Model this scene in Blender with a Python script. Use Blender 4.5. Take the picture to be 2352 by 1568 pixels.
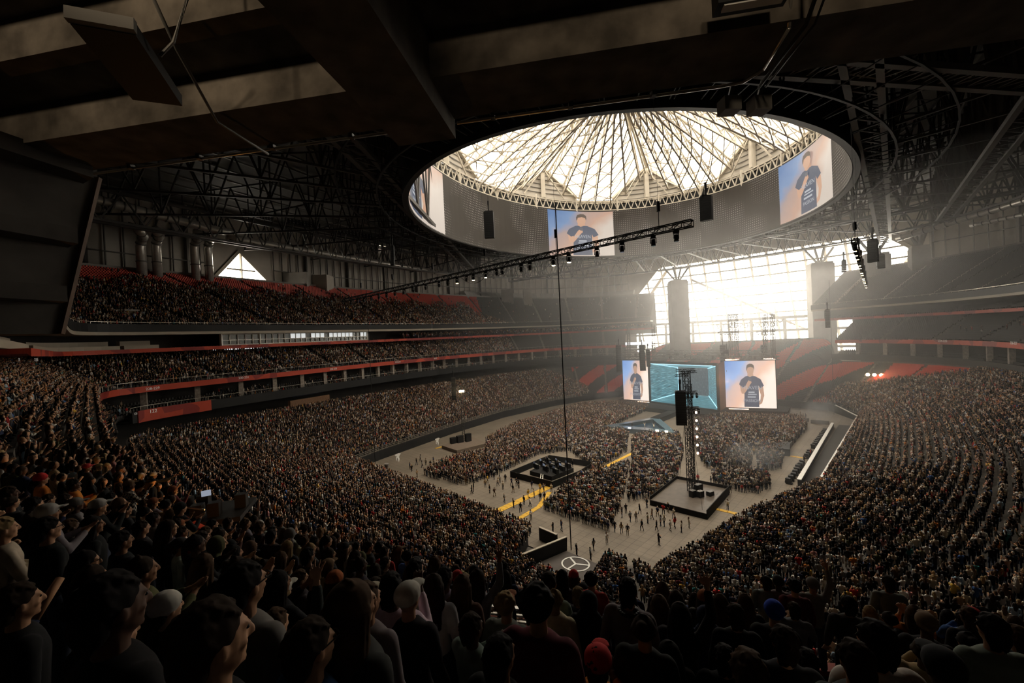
import bpy, bmesh, math, random
import numpy as np
from mathutils import Vector, Matrix

# ---------------------------------------------------------------- scene, camera, sky, lights
for o in list(bpy.data.objects):
    bpy.data.objects.remove(o)
S = bpy.context.scene
COL = S.collection
RND = random.Random(7)
NPR = np.random.default_rng(11)

F, PIT, ROL, TH = 937.6, .0122, -.0474, .768          # focal length in pixels of a 2352 frame, pitch, roll, field bearing
PW, PH = 2352, 1568
EYE = 30.0
FC = np.array([29.8, 104.4])                            # centre of the roof oval on the field
AD = np.array([math.sin(TH), math.cos(TH)])             # along the field, towards the stage
BD = np.array([math.cos(TH), -math.sin(TH)])            # across the field

cd = bpy.data.cameras.new('camera')
cam = bpy.data.objects.new('camera', cd)
COL.objects.link(cam)
cd.sensor_width = 36.0
cd.sensor_fit = 'HORIZONTAL'
cd.lens = F / PW * 36.0
cd.clip_start = .05
cd.clip_end = 1500
_f = Vector((0, math.cos(PIT), -math.sin(PIT)))
_u = Vector((0, math.sin(PIT), math.cos(PIT)))
_r = Vector((1, 0, 0))
_cr, _sr = math.cos(ROL), math.sin(ROL)
_cx = _r * _cr + _u * _sr
_cy = -_r * _sr + _u * _cr
cam.matrix_world = Matrix(((_cx.x, _cy.x, -_f.x, 0), (_cx.y, _cy.y, -_f.y, 0), (_cx.z, _cy.z, -_f.z, EYE), (0, 0, 0, 1)))
S.camera = cam

w = bpy.data.worlds.new('sky')
S.world = w
w.use_nodes = True
SKY = 14.0
w.node_tree.nodes['Background'].inputs[0].default_value = (1.0, .91, .775, 1)
w.node_tree.nodes['Background'].inputs[1].default_value = SKY

S.view_settings.view_transform = 'Standard'
S.view_settings.look = 'None'
S.view_settings.gamma = 1
S.view_settings.use_curve_mapping = False
S.view_settings.exposure = 0.0
cy = S.cycles
cy.use_denoising = True
cy.max_bounces = 4
cy.diffuse_bounces = 2
cy.glossy_bounces = 2
cy.transmission_bounces = 2
cy.volume_bounces = 0
cy.transparent_max_bounces = 8
cy.sample_clamp_indirect = 4.0
cy.caustics_reflective = False
cy.caustics_refractive = False
cy.use_adaptive_sampling = True
cy.adaptive_threshold = .02


def W3(a, b, z=0.0):
    q = FC + a * AD + b * BD
    return (float(q[0]), float(q[1]), float(z))


def wv(v):                                              # a direction in field axes to world
    q = v[0] * AD + v[1] * BD
    return (float(q[0]), float(q[1]), float(v[2]))


def ray(px, py):
    x = (px - PW / 2) / F
    y = -(py - PH / 2) / F
    X = x * _cr - y * _sr
    Y = x * _sr + y * _cr
    return np.array([X, math.cos(PIT) + Y * math.sin(PIT), -math.sin(PIT) + Y * math.cos(PIT)])


def G(px, py, z=0.0):                                   # where the line of sight through a photo pixel meets the level z
    d = ray(px, py)
    t = (z - EYE) / d[2]
    return (float(d[0] * t), float(d[1] * t), float(z))


def D(px, py, dist):                                    # a point at forward distance dist
    d = ray(px, py)
    return (float(d[0] / d[1] * dist), float(dist), float(EYE + d[2] / d[1] * dist))


def AB(p):
    q = np.array([p[0], p[1]]) - FC
    return float(q @ AD), float(q @ BD)


def project(P):                                         # world points (n,3) -> pixels, depth
    d = np.asarray(P, float) - np.array([0, 0, EYE])
    cp, sp = math.cos(PIT), math.sin(PIT)
    fw = d[:, 1] * cp - d[:, 2] * sp
    up = d[:, 1] * sp + d[:, 2] * cp
    fz = np.where(np.abs(fw) < 1e-6, 1e-6, fw)
    X, Y = d[:, 0] / fz, up / fz
    return (X * _cr + Y * _sr) * F + PW / 2, -(-X * _sr + Y * _cr) * F + PH / 2, fw


def area_portal(name, loc, direction, sx, sy, shape='RECTANGLE', rotz=None):
    ld = bpy.data.lights.new(name, 'AREA')
    ld.shape = shape
    ld.size, ld.size_y = sx, sy
    ld.cycles.is_portal = True
    o = bpy.data.objects.new(name, ld)
    COL.objects.link(o)
    o.location = loc
    if rotz is not None:
        o.rotation_euler = (0, 0, rotz)
    else:
        o.rotation_euler = Vector(direction).to_track_quat('-Z', 'Y').to_euler()
    return o


ANG_A = math.atan2(AD[1], AD[0])
area_portal('roof_daylight', W3(0, 0, 99), None, 116, 94, 'ELLIPSE', ANG_A)
area_portal('window_daylight', W3(146, -6, 42), wv((-1, 0, 0)), 104, 52)

def lamp(name, loc, color, energy, size=.3, kind='POINT', aim=None, spot=60, blend=.5):
    ld = bpy.data.lights.new(name, kind)
    ld.color = color
    ld.energy = energy
    if kind == 'AREA':
        ld.size = size
    else:
        ld.shadow_soft_size = size
    if kind == 'SPOT':
        ld.spot_size = math.radians(spot)
        ld.spot_blend = blend
    o = bpy.data.objects.new(name, ld)
    COL.objects.link(o)
    o.location = loc
    if aim is not None:
        o.rotation_euler = (Vector(aim) - Vector(loc)).to_track_quat('-Z', 'Y').to_euler()
    return o


# ---------------------------------------------------------------- mesh helpers
def tag(o, label=None, cat=None, group=None, kind=None):
    if label:
        o['label'] = label
    if cat:
        o['category'] = cat
    if group:
        o['group'] = group
    if kind:
        o['kind'] = kind
    return o


class MB:
    def __init__(s):
        s.v, s.f, s.m = [], [], []

    def add(s, vs, fs, mi=0):
        n = len(s.v)
        s.v.extend(tuple(map(float, p)) for p in vs)
        s.f.extend(tuple(i + n for i in f) for f in fs)
        s.m.extend([mi] * len(fs))
        return s

    def box(s, c, d, rz=0.0, mi=0):                     # centre, full sizes
        x, y, z = d[0] / 2, d[1] / 2, d[2] / 2
        ca, sa = math.cos(rz), math.sin(rz)
        vs = []
        for k in (-z, z):
            for (i, j) in ((-x, -y), (x, -y), (x, y), (-x, y)):
                vs.append((c[0] + i * ca - j * sa, c[1] + i * sa + j * ca, c[2] + k))
        return s.add(vs, [(3, 2, 1, 0), (4, 5, 6, 7), (0, 1, 5, 4), (1, 2, 6, 5), (2, 3, 7, 6), (3, 0, 4, 7)], mi)

    def fbox(s, a0, a1, b0, b1, z0, z1, mi=0):          # box in field axes
        vs = [W3(a, b, z) for z in (z0, z1) for (a, b) in ((a0, b0), (a1, b0), (a1, b1), (a0, b1))]
        return s.add(vs, [(3, 2, 1, 0), (4, 5, 6, 7), (0, 1, 5, 4), (1, 2, 6, 5), (2, 3, 7, 6), (3, 0, 4, 7)], mi)

    def bar(s, p, q, w, h=None, n=4, mi=0):
        p, q = Vector(p), Vector(q)
        d = q - p
        if d.length < 1e-6:
            return s
        d.normalize()
        up = Vector((0, 0, 1)) if abs(d.z) < .95 else Vector((0, 1, 0))
        x = d.cross(up).normalized()
        y = x.cross(d)
        h = h or w
        vs = []
        for c in (p, q):
            for k in range(n):
                a = 2 * math.pi * (k + .5) / n
                kk = 1 / math.cos(math.pi / n) if n == 4 else 1
                vs.append(c + x * (math.cos(a) * w / 2 * kk) + y * (math.sin(a) * h / 2 * kk))
        fs = [(k, (k + 1) % n, n + (k + 1) % n, n + k) for k in range(n)]
        fs += [tuple(range(n - 1, -1, -1)), tuple(range(n, 2 * n))]
        return s.add(vs, fs, mi)

    def path(s, pts, w, n=8, mi=0):
        pts = [Vector(p) for p in pts]
        rings = []
        for i, p in enumerate(pts):
            d = (pts[min(i + 1, len(pts) - 1)] - pts[max(i - 1, 0)]).normalized()
            up = Vector((0, 0, 1)) if abs(d.z) < .95 else Vector((0, 1, 0))
            x = d.cross(up).normalized()
            y = x.cross(d)
            rings.append([p + x * (math.cos(2 * math.pi * k / n) * w / 2) + y * (math.sin(2 * math.pi * k / n) * w / 2) for k in range(n)])
        vs = [v for r in rings for v in r]
        fs = []
        for i in range(len(pts) - 1):
            for k in range(n):
                fs.append((i * n + k, i * n + (k + 1) % n, (i + 1) * n + (k + 1) % n, (i + 1) * n + k))
        fs += [tuple(range(n - 1, -1, -1)), tuple(range((len(pts) - 1) * n, len(pts) * n))]
        return s.add(vs, fs, mi)

    def quad(s, a, b, c, d, mi=0):
        return s.add([a, b, c, d], [(0, 1, 2, 3)], mi)

    def prism(s, poly, z0, z1, mi=0):                   # poly: (x, y) in world
        n = len(poly)
        vs = [(p[0], p[1], z0) for p in poly] + [(p[0], p[1], z1) for p in poly]
        fs = [tuple(range(n - 1, -1, -1)), tuple(range(n, 2 * n))] + [(k, (k + 1) % n, n + (k + 1) % n, n + k) for k in range(n)]
        return s.add(vs, fs, mi)

    def ell(s, c, r, seg=10, rings=7, mi=0, rot=None):
        vs, fs = [], []
        for i in range(rings + 1):
            t = math.pi * i / rings
            for k in range(seg):
                a = 2 * math.pi * k / seg
                v = Vector((r[0] * math.sin(t) * math.cos(a), r[1] * math.sin(t) * math.sin(a), r[2] * math.cos(t)))
                if rot is not None:
                    v = rot @ v
                vs.append((c[0] + v.x, c[1] + v.y, c[2] + v.z))
        for i in range(rings):
            for k in range(seg):
                fs.append((i * seg + k, (i + 1) * seg + k, (i + 1) * seg + (k + 1) % seg, i * seg + (k + 1) % seg))
        return s.add(vs, fs, mi)

    def loft(s, secs, seg=8, mi=0):                     # secs: (cx, cy, cz, rx, ry) stacked up
        vs, fs = [], []
        for (cx, cy_, cz, rx, ry) in secs:
            for k in range(seg):
                a = 2 * math.pi * k / seg
                vs.append((cx + rx * math.cos(a), cy_ + ry * math.sin(a), cz))
        for i in range(len(secs) - 1):
            for k in range(seg):
                fs.append((i * seg + k, i * seg + (k + 1) % seg, (i + 1) * seg + (k + 1) % seg, (i + 1) * seg + k))
        fs += [tuple(range(seg - 1, -1, -1)), tuple(range((len(secs) - 1) * seg, len(secs) * seg))]
        return s.add(vs, fs, mi)

    def cone(s, p, q, r0, r1, n=8, mi=0):
        p, q = Vector(p), Vector(q)
        d = (q - p)
        if d.length < 1e-6:
            return s
        d.normalize()
        up = Vector((0, 0, 1)) if abs(d.z) < .9 else Vector((0, 1, 0))
        x = d.cross(up).normalized()
        y = x.cross(d)
        vs = [c + x * (math.cos(2 * math.pi * k / n) * r) + y * (math.sin(2 * math.pi * k / n) * r) for c, r in ((p, r0), (q, r1)) for k in range(n)]
        fs = [(k, (k + 1) % n, n + (k + 1) % n, n + k) for k in range(n)]
        fs += [tuple(range(n - 1, -1, -1)), tuple(range(n, 2 * n))]
        return s.add(vs, fs, mi)

    def mesh(s, name, mats, smooth=False):
        me = bpy.data.meshes.new(name)
        me.from_pydata(s.v, [], s.f)
        for m in (mats if isinstance(mats, (list, tuple)) else [mats]):
            me.materials.append(m)
        if any(s.m):
            me.polygons.foreach_set('material_index', s.m)
        if smooth:
            me.polygons.foreach_set('use_smooth', [True] * len(s.f))
        me.update()
        return me

    def build(s, name, mats, parent=None, label=None, cat=None, group=None, kind=None, smooth=False, loc=None):
        o = bpy.data.objects.new(name, s.mesh(name, mats, smooth))
        COL.objects.link(o)
        if parent is not None:
            o.parent = parent
        if loc is not None:
            o.location = loc
        return tag(o, label, cat, group, kind)


def empty(name, loc=(0, 0, 0), rz=0.0, label=None, cat=None, group=None):
    o = bpy.data.objects.new(name, None)
    COL.objects.link(o)
    o.location = loc
    o.rotation_euler = (0, 0, rz)
    o.empty_display_size = .2
    return tag(o, label, cat, group)


def copy_tree(o, parent=None):
    c = o.copy()
    COL.objects.link(c)
    if parent is not None:
        c.parent = parent
    for ch in list(o.children):
        copy_tree(ch, c)
    return c


def text(name, s, size, mat, loc, xdir, updir, parent=None, depth=.01, align='CENTER', flip=False):
    cu = bpy.data.curves.new(name, 'FONT')
    cu.body = s
    cu.size = size
    cu.align_x = align
    cu.align_y = 'CENTER'
    cu.extrude = depth
    cu.materials.append(mat)
    tmp = bpy.data.objects.new(name, cu)
    COL.objects.link(tmp)
    me = bpy.data.meshes.new_from_object(tmp.evaluated_get(bpy.context.evaluated_depsgraph_get()))
    bpy.data.objects.remove(tmp)
    o = bpy.data.objects.new(name, me)
    COL.objects.link(o)
    x = Vector(xdir).normalized()
    y = Vector(updir)
    y = (y - x * y.dot(x)).normalized()
    z = x.cross(y)
    if flip:
        x = -x
        z = -z
    m = Matrix.Identity(4)
    for i in range(3):
        m[i][0], m[i][1], m[i][2], m[i][3] = x[i], y[i], z[i], loc[i]
    o.matrix_world = m
    if parent is not None:
        o.parent = parent
        o.matrix_parent_inverse = parent.matrix_world.inverted()
    return o


ORD = ['first', 'second', 'third', 'fourth', 'fifth', 'sixth', 'seventh', 'eighth', 'ninth', 'tenth', 'eleventh', 'twelfth', 'thirteenth',
       'fourteenth', 'fifteenth', 'sixteenth', 'seventeenth', 'eighteenth', 'nineteenth', 'twentieth']
TENS = {2: 'twenty', 3: 'thirty', 4: 'forty', 5: 'fifty', 6: 'sixty', 7: 'seventy', 8: 'eighty', 9: 'ninety'}


def ordinal(k):                                         # 0 -> first
    if k < 20:
        return ORD[k]
    t, r = divmod(k + 1, 10)
    return (TENS[t] + '-' + ORD[r - 1]) if r else TENS[t][:-1] + 'ieth'


# ---------------------------------------------------------------- materials
def mat(name, col, rough=.8, metal=0.0, noise=0.0, nscale=3.0, emit=None, estr=0.0, spec=.3, bump=0.0, coords='Object'):
    m = bpy.data.materials.new(name)
    m.use_nodes = True
    nt = m.node_tree
    b = nt.nodes['Principled BSDF']
    b.inputs['Base Color'].default_value = (*col, 1)
    b.inputs['Roughness'].default_value = rough
    b.inputs['Metallic'].default_value = metal
    b.inputs['Specular IOR Level'].default_value = spec
    if noise or bump:
        tc = nt.nodes.new('ShaderNodeTexCoord')
        n = nt.nodes.new('ShaderNodeTexNoise')
        n.inputs['Scale'].default_value = nscale
        n.inputs['Detail'].default_value = 5
        nt.links.new(tc.outputs[coords], n.inputs['Vector'])
    if noise:
        mp = nt.nodes.new('ShaderNodeMapRange')
        mp.inputs['From Min'].default_value = .3
        mp.inputs['From Max'].default_value = .7
        mp.inputs['To Min'].default_value = 1 - noise
        mp.inputs['To Max'].default_value = 1 + noise
        nt.links.new(n.outputs['Fac'], mp.inputs['Value'])
        mx = nt.nodes.new('ShaderNodeMix')
        mx.data_type = 'RGBA'
        mx.blend_type = 'MULTIPLY'
        mx.inputs['Factor'].default_value = 1
        mx.inputs['A'].default_value = (*col, 1)
        nt.links.new(mp.outputs['Result'], mx.inputs['B'])
        nt.links.new(mx.outputs['Result'], b.inputs['Base Color'])
    if bump:
        bp = nt.nodes.new('ShaderNodeBump')
        bp.inputs['Strength'].default_value = bump
        nt.links.new(n.outputs['Fac'], bp.inputs['Height'])
        nt.links.new(bp.outputs['Normal'], b.inputs['Normal'])
    if emit is not None:
        b.inputs['Emission Color'].default_value = (*emit, 1)
        b.inputs['Emission Strength'].default_value = estr
        m.cycles.emission_sampling = 'NONE'
    return m


def nn(m, typ, **kw):
    n = m.node_tree.nodes.new(typ)
    for k, v in kw.items():
        setattr(n, k, v)
    return n


def math_node(m, op, a, b=None):
    n = nn(m, 'ShaderNodeMath', operation=op)
    for i, x in enumerate((a, b)):
        if x is None:
            continue
        if isinstance(x, (int, float)):
            n.inputs[i].default_value = x
        else:
            m.node_tree.links.new(x, n.inputs[i])
    return n.outputs[0]


def ramp(m, fac, stops, mode='LINEAR'):
    r = nn(m, 'ShaderNodeValToRGB')
    r.color_ramp.interpolation = mode
    e = r.color_ramp.elements
    while len(e) < len(stops):
        e.new(.5)
    for el, (p, c) in zip(e, stops):
        el.position = p
        el.color = (*c, 1)
    m.node_tree.links.new(fac, r.inputs[0])
    return r.outputs[0]


M = {}
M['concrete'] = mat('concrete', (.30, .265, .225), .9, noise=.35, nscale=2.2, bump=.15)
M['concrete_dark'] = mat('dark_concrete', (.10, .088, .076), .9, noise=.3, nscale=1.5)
M['concrete_grey'] = mat('grey_concrete', (.34, .32, .29), .9, noise=.15, nscale=.3)
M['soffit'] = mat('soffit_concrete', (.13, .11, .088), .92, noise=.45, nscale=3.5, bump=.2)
M['black'] = mat('black_paint', (.012, .012, .012), .6)
M['blackcloth'] = mat('black_cloth', (.015, .014, .013), .95)
M['steel'] = mat('dark_steel', (.07, .065, .06), .5, .2)
M['steelmid'] = mat('grey_steel', (.16, .15, .135), .5, .2)
M['white_steel'] = mat('cream_steel', (.55, .50, .42), .55)
M['galv'] = mat('galvanised_metal', (.55, .52, .47), .3, .45, noise=.15, nscale=.8, spec=.7)
M['rail'] = mat('brushed_rail_metal', (.55, .50, .42), .35, .8)
M['panel'] = mat('cream_wall_panel', (.55, .51, .45), .7, noise=.08, nscale=.2)
M['deck'] = mat('roof_deck', (.10, .095, .088), .7)
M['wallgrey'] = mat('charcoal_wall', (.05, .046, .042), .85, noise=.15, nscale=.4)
M['wood'] = mat('brown_wood_panel', (.16, .085, .045), .6, noise=.2, nscale=3)
M['red'] = mat('red_fascia', (.42, .045, .025), .55, noise=.1, nscale=.2)
M['reddark'] = mat('dark_red_fascia', (.25, .025, .02), .55)
M['redseat'] = mat('red_seat', (.56, .06, .032), .5)
M['greyseat'] = mat('charcoal_seat', (.045, .043, .041), .5)
M['whiteseat'] = mat('pale_seat', (.42, .40, .37), .5)
M['cream'] = mat('cream_counter', (.42, .37, .29), .6)
M['white'] = mat('white_paint', (.75, .73, .68), .5)
M['yellow'] = mat('yellow_rubber', (.62, .36, .04), .6, noise=.12, nscale=2)
M['ramp'] = mat('grey_ramp', (.075, .062, .054), .7, noise=.1, nscale=1)
M['letter'] = mat('white_lettering', (.7, .66, .6), .5, emit=(1, .9, .8), estr=.12)
M['glow_warm'] = mat('warm_lamp', (1, .8, .5), .5, emit=(1, .74, .40), estr=40)
M['glow_white'] = mat('bright_light_strip', (1, .9, .8), .5, emit=(1, .64, .45), estr=8)
M['glow_cyan'] = mat('cyan_light_strip', (.5, .9, 1), .5, emit=(.45, .85, 1), estr=1.6)
M['lit_white'] = mat('lit_sign', (1, 1, 1), .5, emit=(.95, .97, 1), estr=1.3)
M['lens'] = mat('lamp_lens', (.3, .3, .3), .1)


def glass_material():
    m = bpy.data.materials.new('clear_glazing')
    m.use_nodes = True
    nt = m.node_tree
    nt.nodes.clear()
    out = nn(m, 'ShaderNodeOutputMaterial')
    tr = nn(m, 'ShaderNodeBsdfTransparent')
    tr.inputs[0].default_value = (.97, .97, .96, 1)
    gl = nn(m, 'ShaderNodeBsdfGlossy')
    gl.inputs['Roughness'].default_value = .05
    mx = nn(m, 'ShaderNodeMixShader')
    mx.inputs[0].default_value = .04
    nt.links.new(tr.outputs[0], mx.inputs[1])
    nt.links.new(gl.outputs[0], mx.inputs[2])
    nt.links.new(mx.outputs[0], out.inputs['Surface'])
    return m


M['glass'] = glass_material()


def floor_material():
    m = mat('floor_panels', (.18, .147, .109), .62, spec=.25)
    nt = m.node_tree
    tc = nn(m, 'ShaderNodeTexCoord')
    sp = nn(m, 'ShaderNodeSeparateXYZ')
    nt.links.new(tc.outputs['Object'], sp.inputs[0])
    lines = None
    for k, per in ((0, 1.25), (1, 1.25)):
        fr = math_node(m, 'FRACT', math_node(m, 'DIVIDE', sp.outputs[k], per))
        d = math_node(m, 'ABSOLUTE', math_node(m, 'SUBTRACT', fr, .5))
        g = math_node(m, 'GREATER_THAN', d, .47)
        lines = g if lines is None else math_node(m, 'MAXIMUM', lines, g)
    v = nn(m, 'ShaderNodeTexVoronoi')
    v.distance = 'CHEBYCHEV'
    v.inputs['Scale'].default_value = .27
    v.inputs['Randomness'].default_value = .25
    nt.links.new(tc.outputs['Object'], v.inputs['Vector'])
    n = nn(m, 'ShaderNodeTexNoise')
    n.inputs['Scale'].default_value = .35
    n.inputs['Detail'].default_value = 6
    nt.links.new(tc.outputs['Object'], n.inputs['Vector'])
    hs = nn(m, 'ShaderNodeSeparateColor')
    nt.links.new(v.outputs['Color'], hs.inputs[0])
    tone = math_node(m, 'ADD', math_node(m, 'MULTIPLY', hs.outputs[0], .22), math_node(m, 'MULTIPLY', n.outputs['Fac'], .5))
    tone = math_node(m, 'ADD', tone, .66)
    tone = math_node(m, 'MULTIPLY', tone, math_node(m, 'SUBTRACT', 1.0, math_node(m, 'MULTIPLY', lines, .38)))
    mx = nn(m, 'ShaderNodeMix')
    mx.data_type = 'RGBA'
    mx.blend_type = 'MULTIPLY'
    mx.inputs['Factor'].default_value = 1
    mx.inputs['A'].default_value = (.18, .147, .109, 1)
    nt.links.new(tone, mx.inputs['B'])
    nt.links.new(mx.outputs['Result'], nt.nodes['Principled BSDF'].inputs['Base Color'])
    return m


M['floor'] = floor_material()


def fascia_material(name, c0, c1):
    m = mat(name, c0, .55)
    nt = m.node_tree
    tc = nn(m, 'ShaderNodeTexCoord')
    v = nn(m, 'ShaderNodeTexVoronoi')
    v.inputs['Scale'].default_value = .28
    nt.links.new(tc.outputs['Object'], v.inputs['Vector'])
    hs = nn(m, 'ShaderNodeSeparateColor')
    nt.links.new(v.outputs['Color'], hs.inputs[0])
    c = ramp(m, hs.outputs[0], [(0, c0), (.6, c0), (.62, c1)], 'CONSTANT')
    nt.links.new(c, nt.nodes['Principled BSDF'].inputs['Base Color'])
    return m


M['fascia'] = fascia_material('patterned_red_fascia', (.48, .062, .03), (.27, .035, .028))


def led_material():
    m = mat('dotted_screen_face', (.036, .031, .026), .7)
    nt = m.node_tree
    uv = nn(m, 'ShaderNodeUVMap')
    sp = nn(m, 'ShaderNodeSeparateXYZ')
    nt.links.new(uv.outputs[0], sp.inputs[0])
    dist = None
    for k in (0, 1):
        fr = math_node(m, 'SUBTRACT', math_node(m, 'FRACT', math_node(m, 'DIVIDE', sp.outputs[k], .72)), .5)
        q = math_node(m, 'MULTIPLY', fr, fr)
        dist = q if dist is None else math_node(m, 'ADD', dist, q)
    dot = math_node(m, 'LESS_THAN', dist, .016)
    n = nn(m, 'ShaderNodeTexNoise')
    n.inputs['Scale'].default_value = .09
    n.inputs['Detail'].default_value = 1
    nt.links.new(uv.outputs[0], n.inputs['Vector'])
    msk = nn(m, 'ShaderNodeMapRange')
    msk.inputs['From Min'].default_value = .42
    msk.inputs['From Max'].default_value = .58
    nt.links.new(n.outputs['Fac'], msk.inputs['Value'])
    st = math_node(m, 'MULTIPLY', math_node(m, 'MULTIPLY', dot, msk.outputs[0]), .55)
    b = nt.nodes['Principled BSDF']
    b.inputs['Emission Color'].default_value = (1, .95, .88, 1)
    nt.links.new(st, b.inputs['Emission Strength'])
    m.cycles.emission_sampling = 'NONE'
    return m


M['led'] = led_material()


def screen_material(name, strength, mode='speaker'):
    m = mat(name, (.02, .02, .02), .4)
    nt = m.node_tree
    uv = nn(m, 'ShaderNodeUVMap')
    sp = nn(m, 'ShaderNodeSeparateXYZ')
    nt.links.new(uv.outputs[0], sp.inputs[0])
    u, v = sp.outputs[0], sp.outputs[1]
    b = nt.nodes['Principled BSDF']
    if mode == 'speaker':
        f = math_node(m, 'ADD', math_node(m, 'MULTIPLY', u, .8), math_node(m, 'MULTIPLY', math_node(m, 'SUBTRACT', 1.0, v), .62))
        n = nn(m, 'ShaderNodeTexNoise')
        n.inputs['Scale'].default_value = 2.4
        nt.links.new(uv.outputs[0], n.inputs['Vector'])
        f = math_node(m, 'ADD', f, math_node(m, 'MULTIPLY', math_node(m, 'SUBTRACT', n.outputs['Fac'], .5), .5))
        c = ramp(m, f, [(0, (.10, .26, .60)), (.35, (.26, .42, .72)), (.5, (.62, .46, .42)), (.72, (.85, .52, .38)), (1, (1, .86, .74))])
    else:
        n = nn(m, 'ShaderNodeTexNoise')
        mp = nn(m, 'ShaderNodeMapping')
        mp.inputs['Scale'].default_value = (5, 60, 1) if mode == 'streak' else (60, 8, 1)
        nt.links.new(uv.outputs[0], mp.inputs[0])
        n.inputs['Scale'].default_value = 1
        n.inputs['Detail'].default_value = 2
        nt.links.new(mp.outputs[0], n.inputs['Vector'])
        if mode == 'streak':
            c = ramp(m, n.outputs['Fac'], [(.3, (.02, .07, .09)), (.52, (.06, .25, .31)), (.62, (.16, .45, .52)), (.75, (.7, .95, 1))])
        else:
            c = ramp(m, n.outputs['Fac'], [(.3, (.035, .05, .06)), (.6, (.08, .12, .14)), (.72, (.28, .36, .38))])
    nt.links.new(c, b.inputs['Emission Color'])
    b.inputs['Emission Strength'].default_value = strength
    m.cycles.emission_sampling = 'NONE'
    return m


M['scr'] = screen_material('live_picture_background', 1.25)
M['scr_halo'] = screen_material('halo_picture_background', .62)
M['streak'] = screen_material('teal_streak_screen', .9, 'streak')
M['rain'] = screen_material('dim_rain_screen', .9, 'rain')


def emis(name, c, s=1.0):
    return mat(name, (.02, .02, .02), .5, emit=c, estr=s)


M['p_skin'] = emis('picture_skin', (.72, .42, .28), .8)
M['p_hair'] = emis('picture_hair', (.10, .07, .055), 1)
M['p_shirt'] = emis('picture_shirt', (.075, .09, .13), 1)
M['p_print'] = emis('picture_shirt_print', (.55, .58, .62), .8)
M['p_mic'] = emis('picture_microphone', (.12, .12, .14), 1)


# ---------------------------------------------------------------- plan of the bowl
CB = -6.0


def rad(psi, a, b, n=3.0):
    c, s = math.cos(psi), math.sin(psi)
    if c < 0 and s > 0:                                  # the corner of the viewpoint is squarer
        n = 3.6
    if c < 0 and s < 0:                                  # the next corner is nearly straight-sided with a tight turn
        c, s = abs(c), abs(s)
        return ((c / a) ** 24 + (s / b) ** 24 + ((s + .27 * c) / (b + 4)) ** 24) ** (-1 / 24)
    c, s = abs(c), abs(s)
    return ((c / a) ** n + (s / b) ** n) ** (-1.0 / n)


def cur(psi, a, b):
    r = rad(psi, a, b)
    return (r * math.cos(psi), CB + r * math.sin(psi))


def psi_of(a, b):
    return math.atan2(b - CB, a) % (2 * math.pi)


FIELD = [(-53, 30), (-30, 34), (-10, 40), (60, 41), (76, 32), (80, -6), (76, -42), (62, -50), (40, -56), (10, -57.5), (-17, -53.5), (-45, -47), (-53.5, -44), (-53.3, 14.2), (-60.5, 15.0), (-60.5, 26.2), (-53.1, 24.4)]


def field_edge(psi):
    c, s = math.cos(psi), math.sin(psi)
    best = None
    for i in range(len(FIELD)):
        (x0, y0), (x1, y1) = FIELD[i], FIELD[(i + 1) % len(FIELD)]
        y0, y1 = y0 - CB, y1 - CB
        dx, dy = x1 - x0, y1 - y0
        den = c * dy - s * dx
        if abs(den) < 1e-9:
            continue
        t = (x0 * dy - y0 * dx) / den
        u = (x0 * s - y0 * c) / den
        if t > 0 and -1e-6 <= u <= 1 + 1e-6:
            best = t if best is None else max(best, t)
    return (best * c, CB + best * s)


def psis(p0, p1, n):
    p0, p1 = math.radians(p0), math.radians(p1)
    return [p0 + (p1 - p0) * i / n for i in range(n + 1)]


def terrace(name, P, front, rear, nrow, m, kind='structure', wall_to=None):
    """stepped rows between two edges given as functions psi -> (A, B, z)"""
    mb = MB()
    vs = []
    for p in P:
        a0, b0, z0 = front(p)
        a1, b1, z1 = rear(p)
        for k in range(nrow + 1):
            t = k / nrow
            a, b = a0 + (a1 - a0) * t, b0 + (b1 - b0) * t
            zl = z0 + (z1 - z0) * (max(k - 1, 0)) / nrow
            zh = z0 + (z1 - z0) * k / nrow
            vs.append(W3(a, b, zl if k else (wall_to if wall_to is not None else z0)))
            vs.append(W3(a, b, zh))
    w_ = 2 * (nrow + 1)
    fs = []
    for i in range(len(P) - 1):
        for k in range(w_ - 1):
            fs.append((i * w_ + k, (i + 1) * w_ + k, (i + 1) * w_ + k + 1, i * w_ + k + 1))
    mb.add(vs, fs)
    o = mb.build(name, m)
    o['kind'] = kind
    return o


def band(name, P, lo, hi, m, kind='structure', parent=None):
    mb = MB()
    vs = []
    for p in P:
        vs.append(W3(*lo(p)))
        vs.append(W3(*hi(p)))
    mb.add(vs, [(2 * i, 2 * i + 2, 2 * i + 3, 2 * i + 1) for i in range(len(P) - 1)])
    o = mb.build(name, m, parent)
    if kind:
        o['kind'] = kind
    return o


def ring_solid(name, P, secs, m, kind='structure', label=None, cat=None, group=None):
    """a band with a closed cross-section; secs: list of functions psi -> (A,B,z) round the section"""
    mb = MB()
    k = len(secs)
    vs = [W3(*s(p)) for p in P for s in secs]
    fs = []
    for i in range(len(P) - 1):
        for j in range(k):
            fs.append((i * k + j, (i + 1) * k + j, (i + 1) * k + (j + 1) % k, i * k + (j + 1) % k))
    fs += [tuple(range(k)), tuple(range((len(P) - 1) * k + k - 1, (len(P) - 1) * k - 1, -1))]
    mb.add(vs, fs)
    return mb.build(name, m, None, label, cat, group, kind)


def ab_z(a, b, z):
    return lambda p: (*cur(p, a, b), z)


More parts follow.
